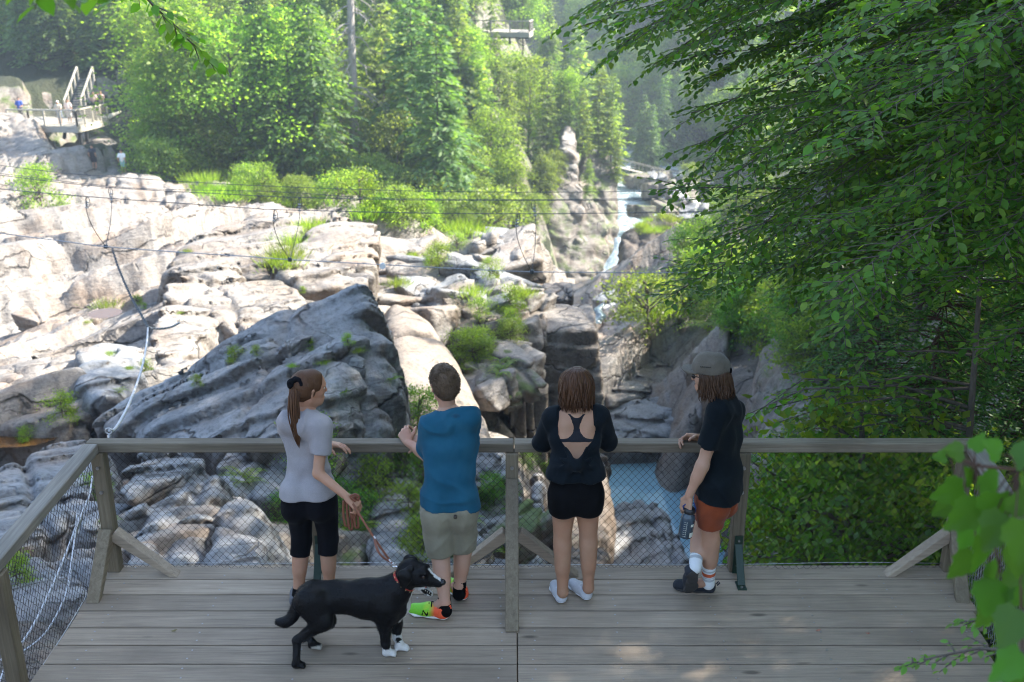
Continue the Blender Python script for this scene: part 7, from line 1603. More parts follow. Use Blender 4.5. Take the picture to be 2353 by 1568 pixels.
    # cap with a flat brim
    S = SDF(hc - .22, hc + .24, .006); S.cone(g(-.018, 0, .045), g(.015, 0, .052), .108, .102, k=.0, sq=(r, .9)); S.cut(g(0, 0, .030), -u * 1.0 - f * .03, .006); S.cone(g(-.018, 0, .02), g(.015, 0, .03), .100, .094, k=.004, sq=(r, .9), mode='s')
    S.warp(lambda x, y, z: .003 * vnoise(x * 14, y * 14, z * 40, 17), .03); cp = p.add('cap', S.net(), CL_CAP)
    S = SDF(hc - .22, hc + .26, .005); 
    for q in np.linspace(-1, 1, 9): S.cone(g(.07, q * .068, .047 - .010 * q * q), g(.165 - .03 * q * q, q * .058, .040 - .012 * q * q), .0042, k=.012)
    S.ell(g(.115, 0, .043), (.07, .07, .007), k=.02, rot=(0, 0, 0)); p.add('brim', S.net(), CL_CAP, cp)
    mb = MB(); mb.box(g(-.122, 0, .045), (.012, .05, .03), None, .004); p.mb('strap', mb, CL_SHORT, True, cp)
    mb = MB()
    for i in range(6): a = .62 + i * .06; mb.tube([g(.104 * math.cos(a * 1.9), -.097 * math.sin(a * 1.9), .085), g(.104 * math.cos(a * 1.9 + .04), -.098 * math.sin(a * 1.9 + .04), .092), g(.104 * math.cos(a * 1.9 + .07), -.098 * math.sin(a * 1.9 + .07), .084)], .0016, 4)
    p.mb('stitched_mark', mb, CL_SHORT, True, cp)
    GL = simple('sunglass_black', (.006, .006, .007), .12)
    gl = MB()
    for q in (-1, 1): gl.box(g(.098, q * .034, .008), (.030, .030, .034), None, .010); gl.tube([g(.094, q * .058, .014), g(.04, q * .082, .012), g(-.01, q * .085, .006)], .0028, 5)
    gl.tube([g(.108, -.016, .014), g(.110, 0, .016), g(.108, .016, .014)], .0025, 5); p.mb('sunglasses', gl, GL, True)
    # striped socks and dark slip-on trainers
    SOCK = Mat('striped_sock'); at = SOCK.n('Attribute', attribute_name='Col'); SOCK.bs(Base_Color=at.outputs[0], Roughness=.9); SOCK = SOCK.m
    for q, hgt in (('L', .13), ('R', .17)):
        a = v3(J['ank' + q]); d = unit(v3(J['knee' + q]) - a); S = SDF(np.minimum(a, a + d * .2) - .09, np.maximum(a, a + d * .2) + .09, .0045); S.cone(a - d * .02, a + d * hgt, .0405, .044, k=0, clip=(a + d * hgt, d)); S.warp(lambda x, y, z: .0012 * np.sin((x * d[0] + y * d[1] + z * d[2]) * 700), .02)
        V, F = S.net(); t = (V - a) @ d / hgt; base = np.array([.62, .65, .66]); c = np.tile(base, (len(V), 1)); c[(t > .46) & (t < .66)] = (.45, .09, .035); gr = ((t > .18) & (t < .30)) | ((t > .74) & (t < .82)) | ((t > .36) & (t < .42)); c[gr] = (.36, .39, .40)
        me = mesh_np('sock', rel(p.base, V), F, True, [SOCK], colors=c); link('sock', me, p.o)
    NV = simple('navy_shoe', (.010, .014, .022), .75); SL = Mat('grey_sole'); SL.bs(Base_Color=(.045, .043, .042), Roughness=.8); wv = SL.n('TexWave', i_Vector=SL.obj()); wv.inputs['Scale'].default_value = 45; SL.bump(wv.outputs['Fac'], .9, .004); SL = SL.m
    hl = v3(ptz(1645, 1362, 0)); shoe(p, hl, hl + np.array([-.285, .05, 0]), .02, NV, SL, wd=.046, hi=.07)
    toe = v3(ptz(1583, 1378, .004)); heel = v3(P3(1597, 1316, 5.83)); shoe(p, heel, heel + unit(toe - heel) * .285, .02, NV, SL, wd=.046, hi=.07, top=unit(np.array([-.25, .93, .2])))
    mb = MB(); c = P3(1646, 1342, 5.98); mb.tube([c, c + np.array([.012, 0, .018]), c + np.array([.022, 0, .006]), c + np.array([.006, 0, -.012])], .005, 5); p.mb('heel_loop', mb, NV)
    lap('man 4'); return p, J
MD, JD = man_cap()
def bottle():
    c = P3(1579, 1204, 5.87); ax = unit(np.array([.10, 0, 1.0])); t = thing('water_bottle', 'smoky blue plastic water bottle hanging from the hand of the man in the cap', 'bottle', tuple(c))
    M = Matrix.Rotation(math.atan2(ax[0], ax[2]), 4, 'Y'); t.matrix_basis = Matrix.Translation(Vector(c)) @ M
    def lathe(prof, n=28): 
        V = [(r * math.cos(a), r * math.sin(a), z) for r, z in prof for a in np.linspace(0, 2 * math.pi, n, endpoint=False)]; F = [(i * n + j, i * n + (j + 1) % n, (i + 1) * n + (j + 1) % n, (i + 1) * n + j) for i in range(len(prof) - 1) for j in range(n)]; return V, F + [tuple(range(n))[::-1], tuple(range((len(prof) - 1) * n, len(prof) * n))]
    m = Mat('smoky_plastic'); m.bs(Base_Color=(.06, .095, .13), Roughness=.12, Transmission_Weight=.35); mb = MB(); mb.add(*lathe([(.038, -.09), (.044, -.084), (.0445, .045), (.041, .062), (.032, .074), (.030, .09)])); link('bottle', mb.mesh('bottle', m.m, True), t)
    mb = MB(); mb.add(*lathe([(.035, .080), (.036, .084), (.036, .108), (.030, .114)])); link('lid', mb.mesh('lid', simple('black_lid', (.01, .011, .014), .4), True), t)
    mb = MB(); mb.tube([(-.036, 0, .098), (-.045, 0, .12), (-.02, 0, .148), (.02, 0, .148), (.036, 0, .112), (.036, 0, .09)], .005, 6); link('strap', mb.mesh('strap', simple('blue_strap', (.01, .03, .14), .5), True), t)
    mb = MB(); W = simple('label_white', (.55, .57, .50), .6)
    def arc(a0, a1, z0, z1, r=.0452, n=6):
        V = [(r * math.cos(a), r * math.sin(a), z) for z in (z0, z1) for a in np.linspace(a0, a1, n)]; mb.add(V, [(i, i + 1, n + i + 1, n + i) for i in range(n - 1)])
    arc(R(-70), R(-25), -.075, -.042); arc(R(-70), R(-40), .0, .018)
    link('sticker', mb.mesh('sticker', W, True), t); mb = MB()
    for i in range(8): arc(R(-130), R(-112), -.07 + i * .014, -.0685 + i * .014, n=3); arc(R(-108), R(-100), -.071 + i * .014, -.066 + i * .014, n=3)
    link('scale_marks', mb.mesh('scale_marks', W, True), t, kind='stuff'); lap('bottle')
bottle()
# ------------------------------------------------------------------ the dog
def dog():
    base = np.array([-1.0, 5.42, 0], np.float32)
    p = Person('black dog with white chest and paws and an open mouth, on a leash', tuple(base)); p.o.name = 'dog'; p.o['category'] = 'dog'
    X = lambda px, py, Y: P3(px, py, Y)
    rump = X(712, 1368, 5.43); loin = X(775, 1372, 5.44); ribs = X(845, 1376, 5.46); chest = X(890, 1384, 5.48); wither = X(893, 1362, 5.47); nb = X(912, 1352, 5.47); sk = X(953, 1316, 5.47)
    ax = unit(chest - rump); up = np.array([0, 0, 1.0]); sd = unit(np.cross(ax, up))      # sd points to the camera
    sd = sd if sd[1] < 0 else -sd
    S = SDF([-1.62, 5.1, -.02], [-.30, 5.80, .72], .0085)
    S.cone(rump + ax * .03, loin, .098, .092, k=0, sq=(sd, .86)); S.cone(loin, ribs, .092, .118, k=.05, sq=(sd, .82)); S.cone(ribs, chest + ax * .0, .118, .122, k=.05, sq=(sd, .80)); S.cone(chest + ax * .03 - up * .03, chest + ax * .055 - up * .01, .085, .08, k=.05)
    S.cone(wither, nb, .09, .082, k=.06); S.cone(nb + ax * .0, sk - ax * .035 - up * .02, .082, .064, k=.05)
    # head
    hd = unit(X(1018, 1338, 5.45) - X(955, 1322, 5.47)); hu = unit(up - hd * (up @ hd)); hs = np.cross(hd, hu); hs = hs if hs[1] < 0 else -hs
    S.cone(sk - hd * .025, sk + hd * .03, .078, .066, k=.03, sq=(hs, .95)); S.cone(sk + hd * .03 - hu * .010, sk + hd * .09 - hu * .020, .054, .042, k=.03); S.cone(sk + hd * .09 - hu * .020, sk + hd * .150 - hu * .026, .040, .030, k=.015)
    S.cone(sk + hd * .05 + hu * .03, sk + hd * .05 + hu * .032, .02, k=.03)
    nose = sk + hd * .174 - hu * .018
    jw = sk + hd * .015 - hu * .058; jt = sk + hd * .118 - hu * .118; S.cone(jw, jt, .034, .019, k=.02, sq=(hs, .95))
    S.cone(sk + hd * .062 - hu * .064, sk + hd * .16 - hu * .082, .010, .022, k=.010, mode='s')
    for q in (-1, 1): S.cone(sk + hd * .058 + hu * .022 + hs * q * .051, sk + hd * .061 + hu * .022 + hs * q * .056, .012, k=.012, mode='s'); S.cone(sk + hd * .048 + hu * .042 + hs * q * .038, sk + hd * .066 + hu * .036 + hs * q * .042, .012, k=.015)
    # legs: fore
    for q, pw, el, wr, sh in ((1, v3(ptz(894, 1500, .022)), X(884, 1437, 5.42), X(886, 1478, 5.41), X(892, 1395, 5.42)), (-1, v3(ptz(923, 1487, .022)), X(908, 1432, 5.54), X(913, 1466, 5.535), X(903, 1395, 5.54))):
        S.cone(sh, el, .066, .042, k=.05); S.cone(el, wr, .040, .027, k=.025); S.cone(wr, pw + up * .022 - ax * .012, .027, .024, k=.015); S.cone(pw - ax * .02, pw + ax * .022, .025, .021, k=.015)
        for t in (-1.5, -.5, .5, 1.5): S.cone(pw + ax * .015 + sd * t * .011, pw + ax * (.040 - .004 * abs(t)) + sd * t * .0125 - up * .006, .0125, .0105, k=.006)
    # hind: knee forward, hock back
    for q, hp, kn, hk, pw in ((1, X(716, 1385, 5.36), X(744, 1428, 5.335), X(682, 1472, 5.335), v3(ptz(684, 1527, .022))), (-1, X(722, 1383, 5.50), X(752, 1425, 5.53), X(700, 1456, 5.545), v3(ptz(722, 1484, .022)))):
        S.cone(hp, kn, .088, .052, k=.05, sq=(sd, .72)); S.cone(hp - ax * .02, kn - ax * .03, .08, .05, k=.05, sq=(sd, .7)); S.cone(kn, hk, .047, .026, k=.03); S.cone(hk, pw + up * .025 - ax * .006, .0245, .022, k=.015); S.cone(hk - ax * .006, hk + up * .02, .022, .015, k=.012); S.cone(pw - ax * .015, pw + ax * .025, .024, .021, k=.015)
        for t in (-1.5, -.5, .5, 1.5): S.cone(pw + ax * .02 + sd * t * .011, pw + ax * (.042 - .004 * abs(t)) + sd * t * .012 - up * .006, .012, .010, k=.006)
    tl = smooth_path([X(697, 1362, 5.42), X(684, 1392, 5.40), X(672, 1418, 5.385), X(655, 1430, 5.375), X(638, 1428, 5.37)], 3)
    for i in range(len(tl) - 1): S.cone(v3(tl[i]), v3(tl[i + 1]), [.040,.038,.036,.035,.034,.033,.032,.031,.030,.028,.025,.021,.015][i], [.038,.036,.035,.034,.033,.032,.031,.030,.028,.025,.021,.016,.012][i], k=.015)
    S.warp(lambda x, y, z: .0035 * vnoise(x * 18, y * 40, z * 40, 3) * .6 + .0015 * vnoise(x * 50, y * 90, z * 90, 4), .03)
    V, F = S.net(); V = relax(V, F, 1, .4); N = vnormals(V, F)
    # white parts
    fx = (V - chest) @ ax; col = np.tile(np.array([[.0030, .0030, .0038]], np.float32), (len(V), 1)); wn = .012 * vnoise(V[:, 0] * 40, V[:, 1] * 40, V[:, 2] * 40, 6)
    zz = V[:, 2]; front = (fx + wn > .070 - np.clip(zz - .36, -.08, .1) * .2) & (zz < .455 + .1 * fx) & (zz > .20) & (np.abs((V - chest) @ sd) < .062 + wn) & (V[:, 0] < -.40)
    foreleg = (V[:, 0] > -.90) & (zz + wn < .062); hindtip = (V[:, 0] < -.95) & (zz < .030) & (((V - base) @ ax) + wn > -.225 ) 
    hx = (V - sk) @ hd; hz = (V - sk) @ hu; hy = (V - sk) @ hs
    blaze = (hx > .075) & (hx < .158) & (np.abs(hy) < .013 + wn * .4) & (hz > -.012); chin = (hx > .0) & (hx < .16) & (hz < -.105) | ((hx > -.02) & (hx < .07) & (hz < -.088) & (np.abs(hy) < .03))
    w = front | foreleg | blaze; col[w] = (.58, .57, .54); col[hindtip] = (.40, .38, .33)
    FUR = vcol_mat('dog_fur', .5, 0, .25); FUR.node_tree.nodes['Principled BSDF'].inputs['Specular IOR Level'].default_value = .22
    me = mesh_np('body', V - base, F, True, [FUR], colors=col); bo = link('body', me, p.o)
    flow = np.tile(-ax * .75 - up * .35, (len(V), 1)); flow[V[:, 2] < .22] = -up * .9
    k = ~foreleg & (V[:, 2] > .03); Vk, Nk, Fk, Ck = V[k], N[k], flow[k], col[k]; ln = .011
    fv, ff, ii = fuzz(Vk, Nk, 26000, ln, Fk, 7, .0026, .35); lowb = (Nk[ii, 2] < -.4); me = mesh_np('fur', fv - base, ff, False, [FUR], colors=np.repeat(Ck[ii], 3, 0)); link('fur', me, bo, kind='stuff')
    # ears
    for q in (1, -1):
        S = SDF(sk - .17, sk + .17, .006); a = sk - hd * .025 + hu * .052 + hs * q * .050; m = sk - hd * .045 + hu * .014 + hs * q * .086; e = sk - hd * .042 - hu * .070 + hs * q * .082
        S.cone(a, m, .024, .040, k=0, sq=(hs, .5)); S.cone(m, e, .042, .018, k=.03, sq=(hs, .36)); n_ = S.net(); c_ = np.tile(np.array([[.0030, .0030, .0038]], np.float32), (len(n_[0]), 1)); p.add('ear', n_, FUR, colors=c_)
    NS = simple('wet_nose', (.006, .006, .007), .2); S = SDF(nose - .05, nose + .05, .004); S.ell(nose, (.020, .022, .018), k=0); p.add('nose', S.net(), NS)
    for q in (1, -1): c = sk + hd * .060 + hu * .020 + hs * q * .050; S = SDF(c - .03, c + .03, .003); S.ell(c, (.0115, .0115, .0115), k=0); p.add('eye', S.net(), simple('dog_eye', (.02, .009, .004), .08))
    PK = simple('tongue_pink', (.50, .17, .16), .4); S = SDF(sk - .1, sk + .26, .004); S.cone(sk + hd * .045 - hu * .070, sk + hd * .118 - hu * .098, .021, .020, k=0, sq=(hu, .4)); S.cone(sk + hd * .118 - hu * .098, sk + hd * .138 - hu * .122, .019, .014, k=.01, sq=(hu, .5)); p.add('tongue', S.net(), PK)
    mb = MB()
    for q in (1, -1):
        for i in range(6): t = .06 + i * .013; c = sk + hd * t - hu * (.082 + (t - .06) * .42) + hs * q * (.024 - i * .001); mb.tube([c, c + hu * .008], [.0024, .0008], 5)
        c = sk + hd * .135 - hu * .045 + hs * q * .016; mb.tube([c, c - hu * .012], [.003, .001], 5)
    p.mb('teeth', mb, simple('teeth', (.7, .66, .5), .3), kind='stuff')
    # collar
    cc = nb * .45 + (sk - ax * .03 - up * .02) * .55; ca = unit(sk - nb); RD = simple('red_collar', (.42, .03, .018), .5); u1 = unit(np.cross(ca, sd)); u2 = np.cross(ca, u1); mb = MB(); n = 36
    V_ = [cc + ca * o + (u1 * math.cos(a) * .076 + u2 * math.sin(a) * .072) * k for a in np.linspace(0, 6.283, n, endpoint=False) for o, k in ((-.009, 1.0), (-.009, 1.05), (.009, 1.05), (.009, 1.0))]
    mb.add(V_, [(4*i+j, 4*i+(j+1)%4, 4*((i+1)%n)+(j+1)%4, 4*((i+1)%n)+j) for i in range(n) for j in range(4)]); co = p.mb('collar', mb, RD)
    mb = MB()
    for a in np.linspace(0, 6.283, 15): c = cc + (u1 * math.cos(a) * .076 + u2 * math.sin(a) * .072) * 1.06; mb.box(c, (.007, .007, .008), None, .002)
    p.mb('stud', mb, simple('brass_stud', (.7, .55, .25), .3, 1.0), True, co, 'stuff')
    lap('dog'); return cc + u1 * 0 + up * .082 - ax * .02
ring = dog()
# ------------------------------------------------------------------ the leash
def strap(mb, P, w, th=.0025, up=(0, 1, 0.3)):
    P = [Vector(q) for q in P]; n = len(P); V = []
    for i in range(n):
        d = (P[min(i+1, n-1)] - P[max(i-1, 0)]).normalized(); s = d.cross(Vector(up)); s = s.normalized() if s.length > 1e-4 else Vector((1, 0, 0)); nn = s.cross(d)
        for a, b in ((-1, -1), (1, -1), (1, 1), (-1, 1)): V.append(P[i] + s * a * w / 2 + nn * b * th / 2)
    mb.add(V, [(4*i+j, 4*i+(j+1)%4, 4*(i+1)+(j+1)%4, 4*(i+1)+j) for i in range(n-1) for j in range(4)] + [(3,2,1,0), (4*n-4, 4*n-3, 4*n-2, 4*n-1)])
LEA = Mat('brown_leather'); LEA.bs(Base_Color=LEA.mix(LEA.noise(LEA.obj(), 30, 3), (.13, .04, .02), (.22, .08, .045)), Roughness=.45); LEA = LEA.m
ls = thing('dog_leash', 'brown leather leash running from the hand of the ponytail woman to the dog collar', 'leash', (0, 0, 0))
hp = P3(811, 1158, 5.73); cl = P3(902, 1297, 5.46)
mb = MB(); strap(mb, [hp + (cl - hp) * t + np.array([0, 0, -.012 * math.sin(3.14 * t)]) for t in np.linspace(0, 1, 14)], .016); part('strap', mb, LEA, ls)
mb = MB(); a, b = hp + (cl - hp) * .55, hp + (cl - hp) * .96; strap(mb, [a + (b - a) * t + np.array([-.022 * math.sin(3.14 * t), -.004, -.022 * math.sin(3.14 * t)]) for t in np.linspace(0, 1, 9)], .016); part('strap_fold', mb, LEA, ls)
for x0, y0, x1, y1, w in ((792,1150,797,1208,.035),(800,1148,806,1216,.03),(808,1150,812,1190,.03),(815,1140,820,1212,.028)):
    mb = MB(); t_, b_ = P3(x0, y0, 5.77), P3(x1, y1, 5.77); strap(mb, smooth_path([t_ - [.006, 0, 0], (t_ + b_) / 2 - [w * .45, 0, 0], b_ - [w * .3, .004, -.012], b_ + [w * .1, 0, -.004], b_ + [w * .35, .004, .014], (t_ + b_) / 2 + [w * .25, .01, 0], t_ + [.006, .01, 0]], 5), .015, up=(0, 1, .2)); part('hand_loop', mb, LEA, ls, smooth=True)
mb = MB(); c = P3(817, 1146, 5.76); strap(mb, smooth_path([c + [.0, 0, -.02], c + [-.03, 0, .012], c + [0, 0, .03], c + [.022, 0, .012], c + [.012, .005, -.02]], 5), .014, up=(0, 1, 0)); part('hand_loop', mb, LEA, ls, smooth=True)
mb = MB()
for t in (.55, .57, .93, .955): c = hp + (cl - hp) * t + np.array([0, -.006, .004]); mb.cyl(c, c + np.array([0, -.004, .002]), .0055, 8)
part('rivet', mb, WIRE2, ls, 'stuff')
CHR = simple('chrome', (.75, .76, .80), .15, 1.0); d_ = unit(ring - cl)
mb = MB(); c = cl + d_ * .008; sx = unit(np.cross(d_, [0, 1, 0])); mb.tube([c + d_ * .012 * math.sin(a) + sx * .014 * math.cos(a) for a in np.linspace(0, 6.283, 12)], .0032, 6); mb.tube([c + d_ * .012, cl + d_ * .05], .005, 6); mb.tube([cl + d_ * .05 + d_ * (.018 - .018 * math.cos(a)) + sx * .011 * math.sin(a) for a in np.linspace(0, 6.0, 12)], .0032, 6); part('snap_hook', mb, CHR, ls, smooth=True)
mb = MB(); e = cl + d_ * .082; mb.tube([e + d_ * .012 * math.sin(a) + np.array([0, .014 * math.cos(a), 0]) for a in np.linspace(0, 6.283, 12)], .0028, 5); mb.tube([e, ring], .004, 5); part('ring', mb, CHR, ls, smooth=True)
lap('leash')
# ------------------------------------------------------------------ far lookouts and their visitors
FW = wood_mat('far_planks', (.36, .33, .27), (.50, .46, .39), 0, .3); FST = simple('dark_steel', (.03, .035, .04), .6); FMESH = simple('far_mesh', (.22, .21, .18), .7)
def far_lookout(name, label, path, Y, deckw, railh, legs=(), n_post=7, back=None):
    """path: deck edge seen as pixels with distances"""
    P = [Vector(pt(*a)) for a in path]; t = thing(name, label, 'lookout', tuple(P[0])); o = P[0]
    inn = [p + Vector(back) for p in P]; mb = MB()
    for i in range(len(P) - 1):
        n = max(2, int((P[i+1] - P[i]).length / .9))
        for k in range(n):
            a, b = P[i].lerp(P[i+1], k / n), P[i].lerp(P[i+1], (k + .96) / n); c, d = inn[i].lerp(inn[i+1], (k + .96) / n), inn[i].lerp(inn[i+1], k / n)
            pm = MB(); pm.add([q - o - Vector((0, 0, h)) for h in (0, .08) for q in (a, b, c, d)], [(0,1,2,3), (7,6,5,4), (0,4,5,1), (1,5,6,2), (2,6,7,3), (3,7,4,0)]); link('plank', pm.mesh('plank', FW), t)
        rm = MB(); rm.beam(P[i] - o - Vector((0, 0, .28)), P[i+1] - o - Vector((0, 0, .28)), .10, .36, bev=.01); link('fascia', rm.mesh('fascia', FW), t)
        rm = MB(); rm.beam(P[i] - o + Vector((0, 0, railh)), P[i+1] - o + Vector((0, 0, railh)), .12, .10, bev=.01); link('rail', rm.mesh('rail', FW), t)
        m = max(1, round((P[i+1] - P[i]).length / 1.7))
        for k in range(m + 1):
            q = P[i].lerp(P[i+1], k / m) - o; pm = MB(); pm.box(q + Vector((0, 0, railh / 2 - .02)), (.12, .12, railh - .08), None, .01); link('post', pm.mesh('post', FW), t)
        pan = MB(); d = P[i+1] - P[i]; L = d.length; n2 = int(L / .16)
        for k in range(n2 + 1): q = P[i] + d * (k / n2) - o; pan.tube([q + Vector((0, 0, .02)), q + Vector((0, 0, railh - .05))], .014, 3, False)
        for z in np.arange(.1, railh, .17): pan.tube([P[i] - o + Vector((0, 0, z)), P[i+1] - o + Vector((0, 0, z))], .012, 3, False)
        link('mesh_panel', pan.mesh('mesh_panel', FMESH), t, kind='stuff')
    for (px, py, Yt, px2, py2, Yb) in legs:
        a, b = Vector(pt(px, py, Yt)) - o, Vector(pt(px2, py2, Yb)) - o; lm = MB(); lm.beam(a, b, .20, .20, (0, 1, 0)); link('steel_leg', lm.mesh('steel_leg', FST), t)
    bm_ = MB(); c = sum(P, Vector()) / len(P); 
    for k in (.25, .75):
        a = P[0].lerp(P[1], k) - o - Vector((0, 0, .5)); bm_.beam(a, a + Vector(back), .2, .3)
    bm_.beam(P[0] - o + Vector((0, .5, -.45)), P[1] - o + Vector((0, .5, -.45)), .2, .3); link('steel_frame', bm_.mesh('steel_frame', FST), t)
    return t
far_lookout('lookout_platform', 'crowded wooden lookout deck on steel legs at the left below the dark firs', [(20,288,80),(68,289,79),(178,291,77),(248,274,83)], 78, 3, 1.15, [(181,292,77.6,188,338,79),(196,290,79,202,330,80),(150,292,79,148,318,80)], back=(-.5, 4.5, 0))
far_lookout('lookout_platform', 'small lonely lookout deck in the trees at the top centre of the hillside', [(1128,73,106),(1216,75,104),(1224,71,107)], 105, 3, 1.0, [(1170,77,106,1172,100,107)], back=(.3, 3.5, 0))
fb = thing('walkway', 'dark wooden walkway leading left from the small lonely lookout', 'walkway', tuple(pt(1030, 70, 108))); o = Vector(pt(1030, 70, 108)); b = Vector(pt(1126, 72, 106.5))
mb = MB(); mb.beam(Vector(), b - o, .8, .12); link('walk_deck', mb.mesh('walk_deck', FW), fb); mb = MB(); mb.beam(Vector((0, -.4, 1)), b - o + Vector((0, -.4, 1)), .08, .08); link('rail', mb.mesh('rail', FST), fb)
for k in range(7): mb = MB(); q = (b - o) * k / 6; mb.box(q + Vector((0, -.4, .5)), (.07, .07, 1.0)); link('post', mb.mesh('post', FST), fb)
# stairs behind the crowded lookout
st = thing('wooden_stairs', 'steep dark stairs with pale handrails climbing from the crowded lookout', 'stairs', tuple(pt(170, 262, 82))); o = Vector(pt(170, 262, 82)); e = Vector(pt(198, 184, 87)) - o
for k in range(15):
    q = e * (k / 14); mb = MB(); mb.box(q, (1.1, .34, .07)); link('step', mb.mesh('step', FST), st)
for s in (-1, 1):
    mb = MB(); mb.beam(Vector((s * .58, 0, -.1)), e + Vector((s * .58, 0, -.1)), .08, .25, bev=.01); link('stringer', mb.mesh('stringer', FST), st); mb = MB(); mb.beam(Vector((s * .62, 0, 1.0)), e + Vector((s * .62, 0, 1.0)), .12, .12, bev=.01); link('handrail', mb.mesh('handrail', FW), st)
    for k in range(5): q = e * (k / 4) + Vector((s * .62, 0, .45)); mb = MB(); mb.box(q, (.11, .11, 1.1)); link('post', mb.mesh('post', FW), st)
mb = MB(); c = Vector(pt(205, 262, 81)) - o; mb.box(c, (1.1, .1, 1.2)); link('sign_board', mb.mesh('sign_board', simple('info_board', (.10, .095, .08), .6)), st)
def visitor(label, foot, Hh, shirt, shorts, hair, pose=0, group='visitors on the crowded lookout', bend=0.0):
    f = np.array(foot); p = Person(label, tuple(f), group); s = Hh / 1.7; g = lambda x, y, z: f + np.array([x, y, z]) * s
    S = SDF(f - [.5, .5, .05], f + [.5, .5, 1.95], .035)
    for q in (-1, 1):
        S.cone(g(q * .09, 0, .88), g(q * .1, .03, .48), .085, .055, k=.05); S.cone(g(q * .1, .03, .48), g(q * .1, 0, .08), .058, .04, k=.03); S.cone(g(q * .1, 0, .05), g(q * .11, -.12, .04), .045, .035, k=.03)
        S.cone(g(q * .19, -bend * .3, 1.40), g(q * .25, -.05 - bend, 1.12), .05, .042, k=.04); S.cone(g(q * .25, -.05 - bend, 1.12), g(q * (.12 if pose else .24), -.26 - bend if pose else -.06, 1.06 if pose else .84), .04, .035, k=.03)
    S.cone(g(0, 0, .92), g(0, -bend * .2, 1.18), .14, .14, k=.05); S.cone(g(0, -bend * .2, 1.18), g(0, -bend * .4, 1.36), .15, .13, k=.05); S.cone(g(-.13, -bend * .4, 1.40), g(.13, -bend * .4, 1.40), .07, k=.05); S.cone(g(0, -bend * .4, 1.42), g(0, -bend * .5, 1.55), .06, k=.03); S.ell(g(0, -bend * .6, 1.61), (.09 * s, .11 * s, .12 * s), k=.03)
    p.add('body', S.net(), SKIN_B, rx=0)
    S = SDF(f - [.5, .5, .05], f + [.5, .5, 1.95], .035); S.cone(g(0, 0, .95), g(0, -bend * .2, 1.18), .165, .165, k=.05); S.cone(g(0, -bend * .2, 1.18), g(0, -bend * .4, 1.34), .175, .15, k=.05); S.cone(g(-.14, -bend * .4, 1.40), g(.14, -bend * .4, 1.40), .09, k=.05)
    for q in (-1, 1): S.cone(g(q * .19, -bend * .3, 1.40), g(q * .235, -.03 - bend * .7, 1.22), .075, .07, k=.04)
    p.add('shirt', S.net(), simple('visitor_shirt', shirt, .8), rx=0)
    S = SDF(f - [.5, .5, .05], f + [.5, .5, 1.95], .035); S.cone(g(-.07, 0, .93), g(.07, 0, .93), .15, k=.05)
    for q in (-1, 1): S.cone(g(q * .09, 0, .88), g(q * .1, .03, .5), .115, .085, k=.05)
    p.add('shorts', S.net(), simple('visitor_shorts', shorts, .8), rx=0)
    S = SDF(f - [.5, .5, .05], f + [.5, .5, 1.95], .035); S.ell(g(0, .02 - bend * .6, 1.65), (.105 * s, .12 * s, .105 * s), k=0); S.cut(g(0, -.06 - bend * .6, 1.6), (0, -1, -.5), .02); p.add('hair', S.net(), simple('visitor_hair', hair, .6), rx=0)
def on_deck(px, Y): return pt(px, 292, Y)
def deckz(px, Y): q = pt(px, 280, Y); return (q.x, Y, pt(120, 290, 78).z)
visitor('visitor in a blue shirt at the left end of the crowded lookout', deckz(50, 80.5), 1.7, (.03, .08, .35), (.05, .05, .06), (.05, .03, .02), 1)
visitor('visitor in a white hat and tan shirt leaning on the crowded lookout rail', deckz(139, 79), 1.65, (.55, .48, .38), (.18, .22, .30), (.80, .78, .74), 1, bend=.15)
visitor('visitor in a pale pink top left of the foot of the stairs', deckz(161, 79.3), 1.7, (.62, .50, .46), (.60, .58, .55), (.10, .06, .04), 0)
visitor('dark-haired visitor at the right end of the crowded lookout, left of a pair', deckz(222, 84), 1.7, (.55, .40, .34), (.08, .08, .1), (.03, .02, .015), 1)
visitor('visitor in a navy top at the right end of the crowded lookout', deckz(232, 84.4), 1.65, (.03, .03, .08), (.3, .28, .25), (.04, .025, .02), 1)
visitor('visitor in a pink top at the far right corner of the crowded lookout', deckz(239, 84.8), 1.6, (.60, .38, .34), (.2, .2, .22), (.25, .13, .06), 1)
for px, py, sh, so_, lab in ((219, 383, (.02, .025, .04), (.02, .02, .03), 'climber in dark clothes on the rock buttress under the crowded lookout'), (286, 395, (.70, .72, .74), (.25, .45, .45), 'visitor in a white shirt at the top of the pale cliff outcrop')):
    h = drop(px, py); q = h[0] if h else Vector(pt(px, py, 80)); visitor(lab, (q.x, q.y - .1, q.z - .1), 1.6, sh, so_, (.04, .03, .02), 0, 'visitors on the rocks', .2)
# footbridge far down the river
br = thing('suspension_footbridge', 'thin pale suspension footbridge sagging across the far white river', 'footbridge', (0, 0, 0)); B = smooth_path(pxl([(1385,372,140),(1412,382,140),(1468,396,140),(1520,408,140),(1575,416,140),(1640,420,140)]), 6)
mb = MB(); 
for i in range(len(B) - 1): mb.beam(B[i], B[i+1], 1.0, .12, bev=0)
part('walk_deck', mb, FW, br, 'stuff')
for s in (-.5, .5):
    mb = MB(); mb.tube([p + Vector((0, s, 1.1)) for p in B], .05, 4); part('hand_cable', mb, FMESH, br, smooth=True); mb = MB()
    for p in B: mb.tube([p + Vector((0, s, 0)), p + Vector((0, s, 1.1))], .03, 3, False)
    part('suspender', mb, FMESH, br, 'stuff')
lap('far things')
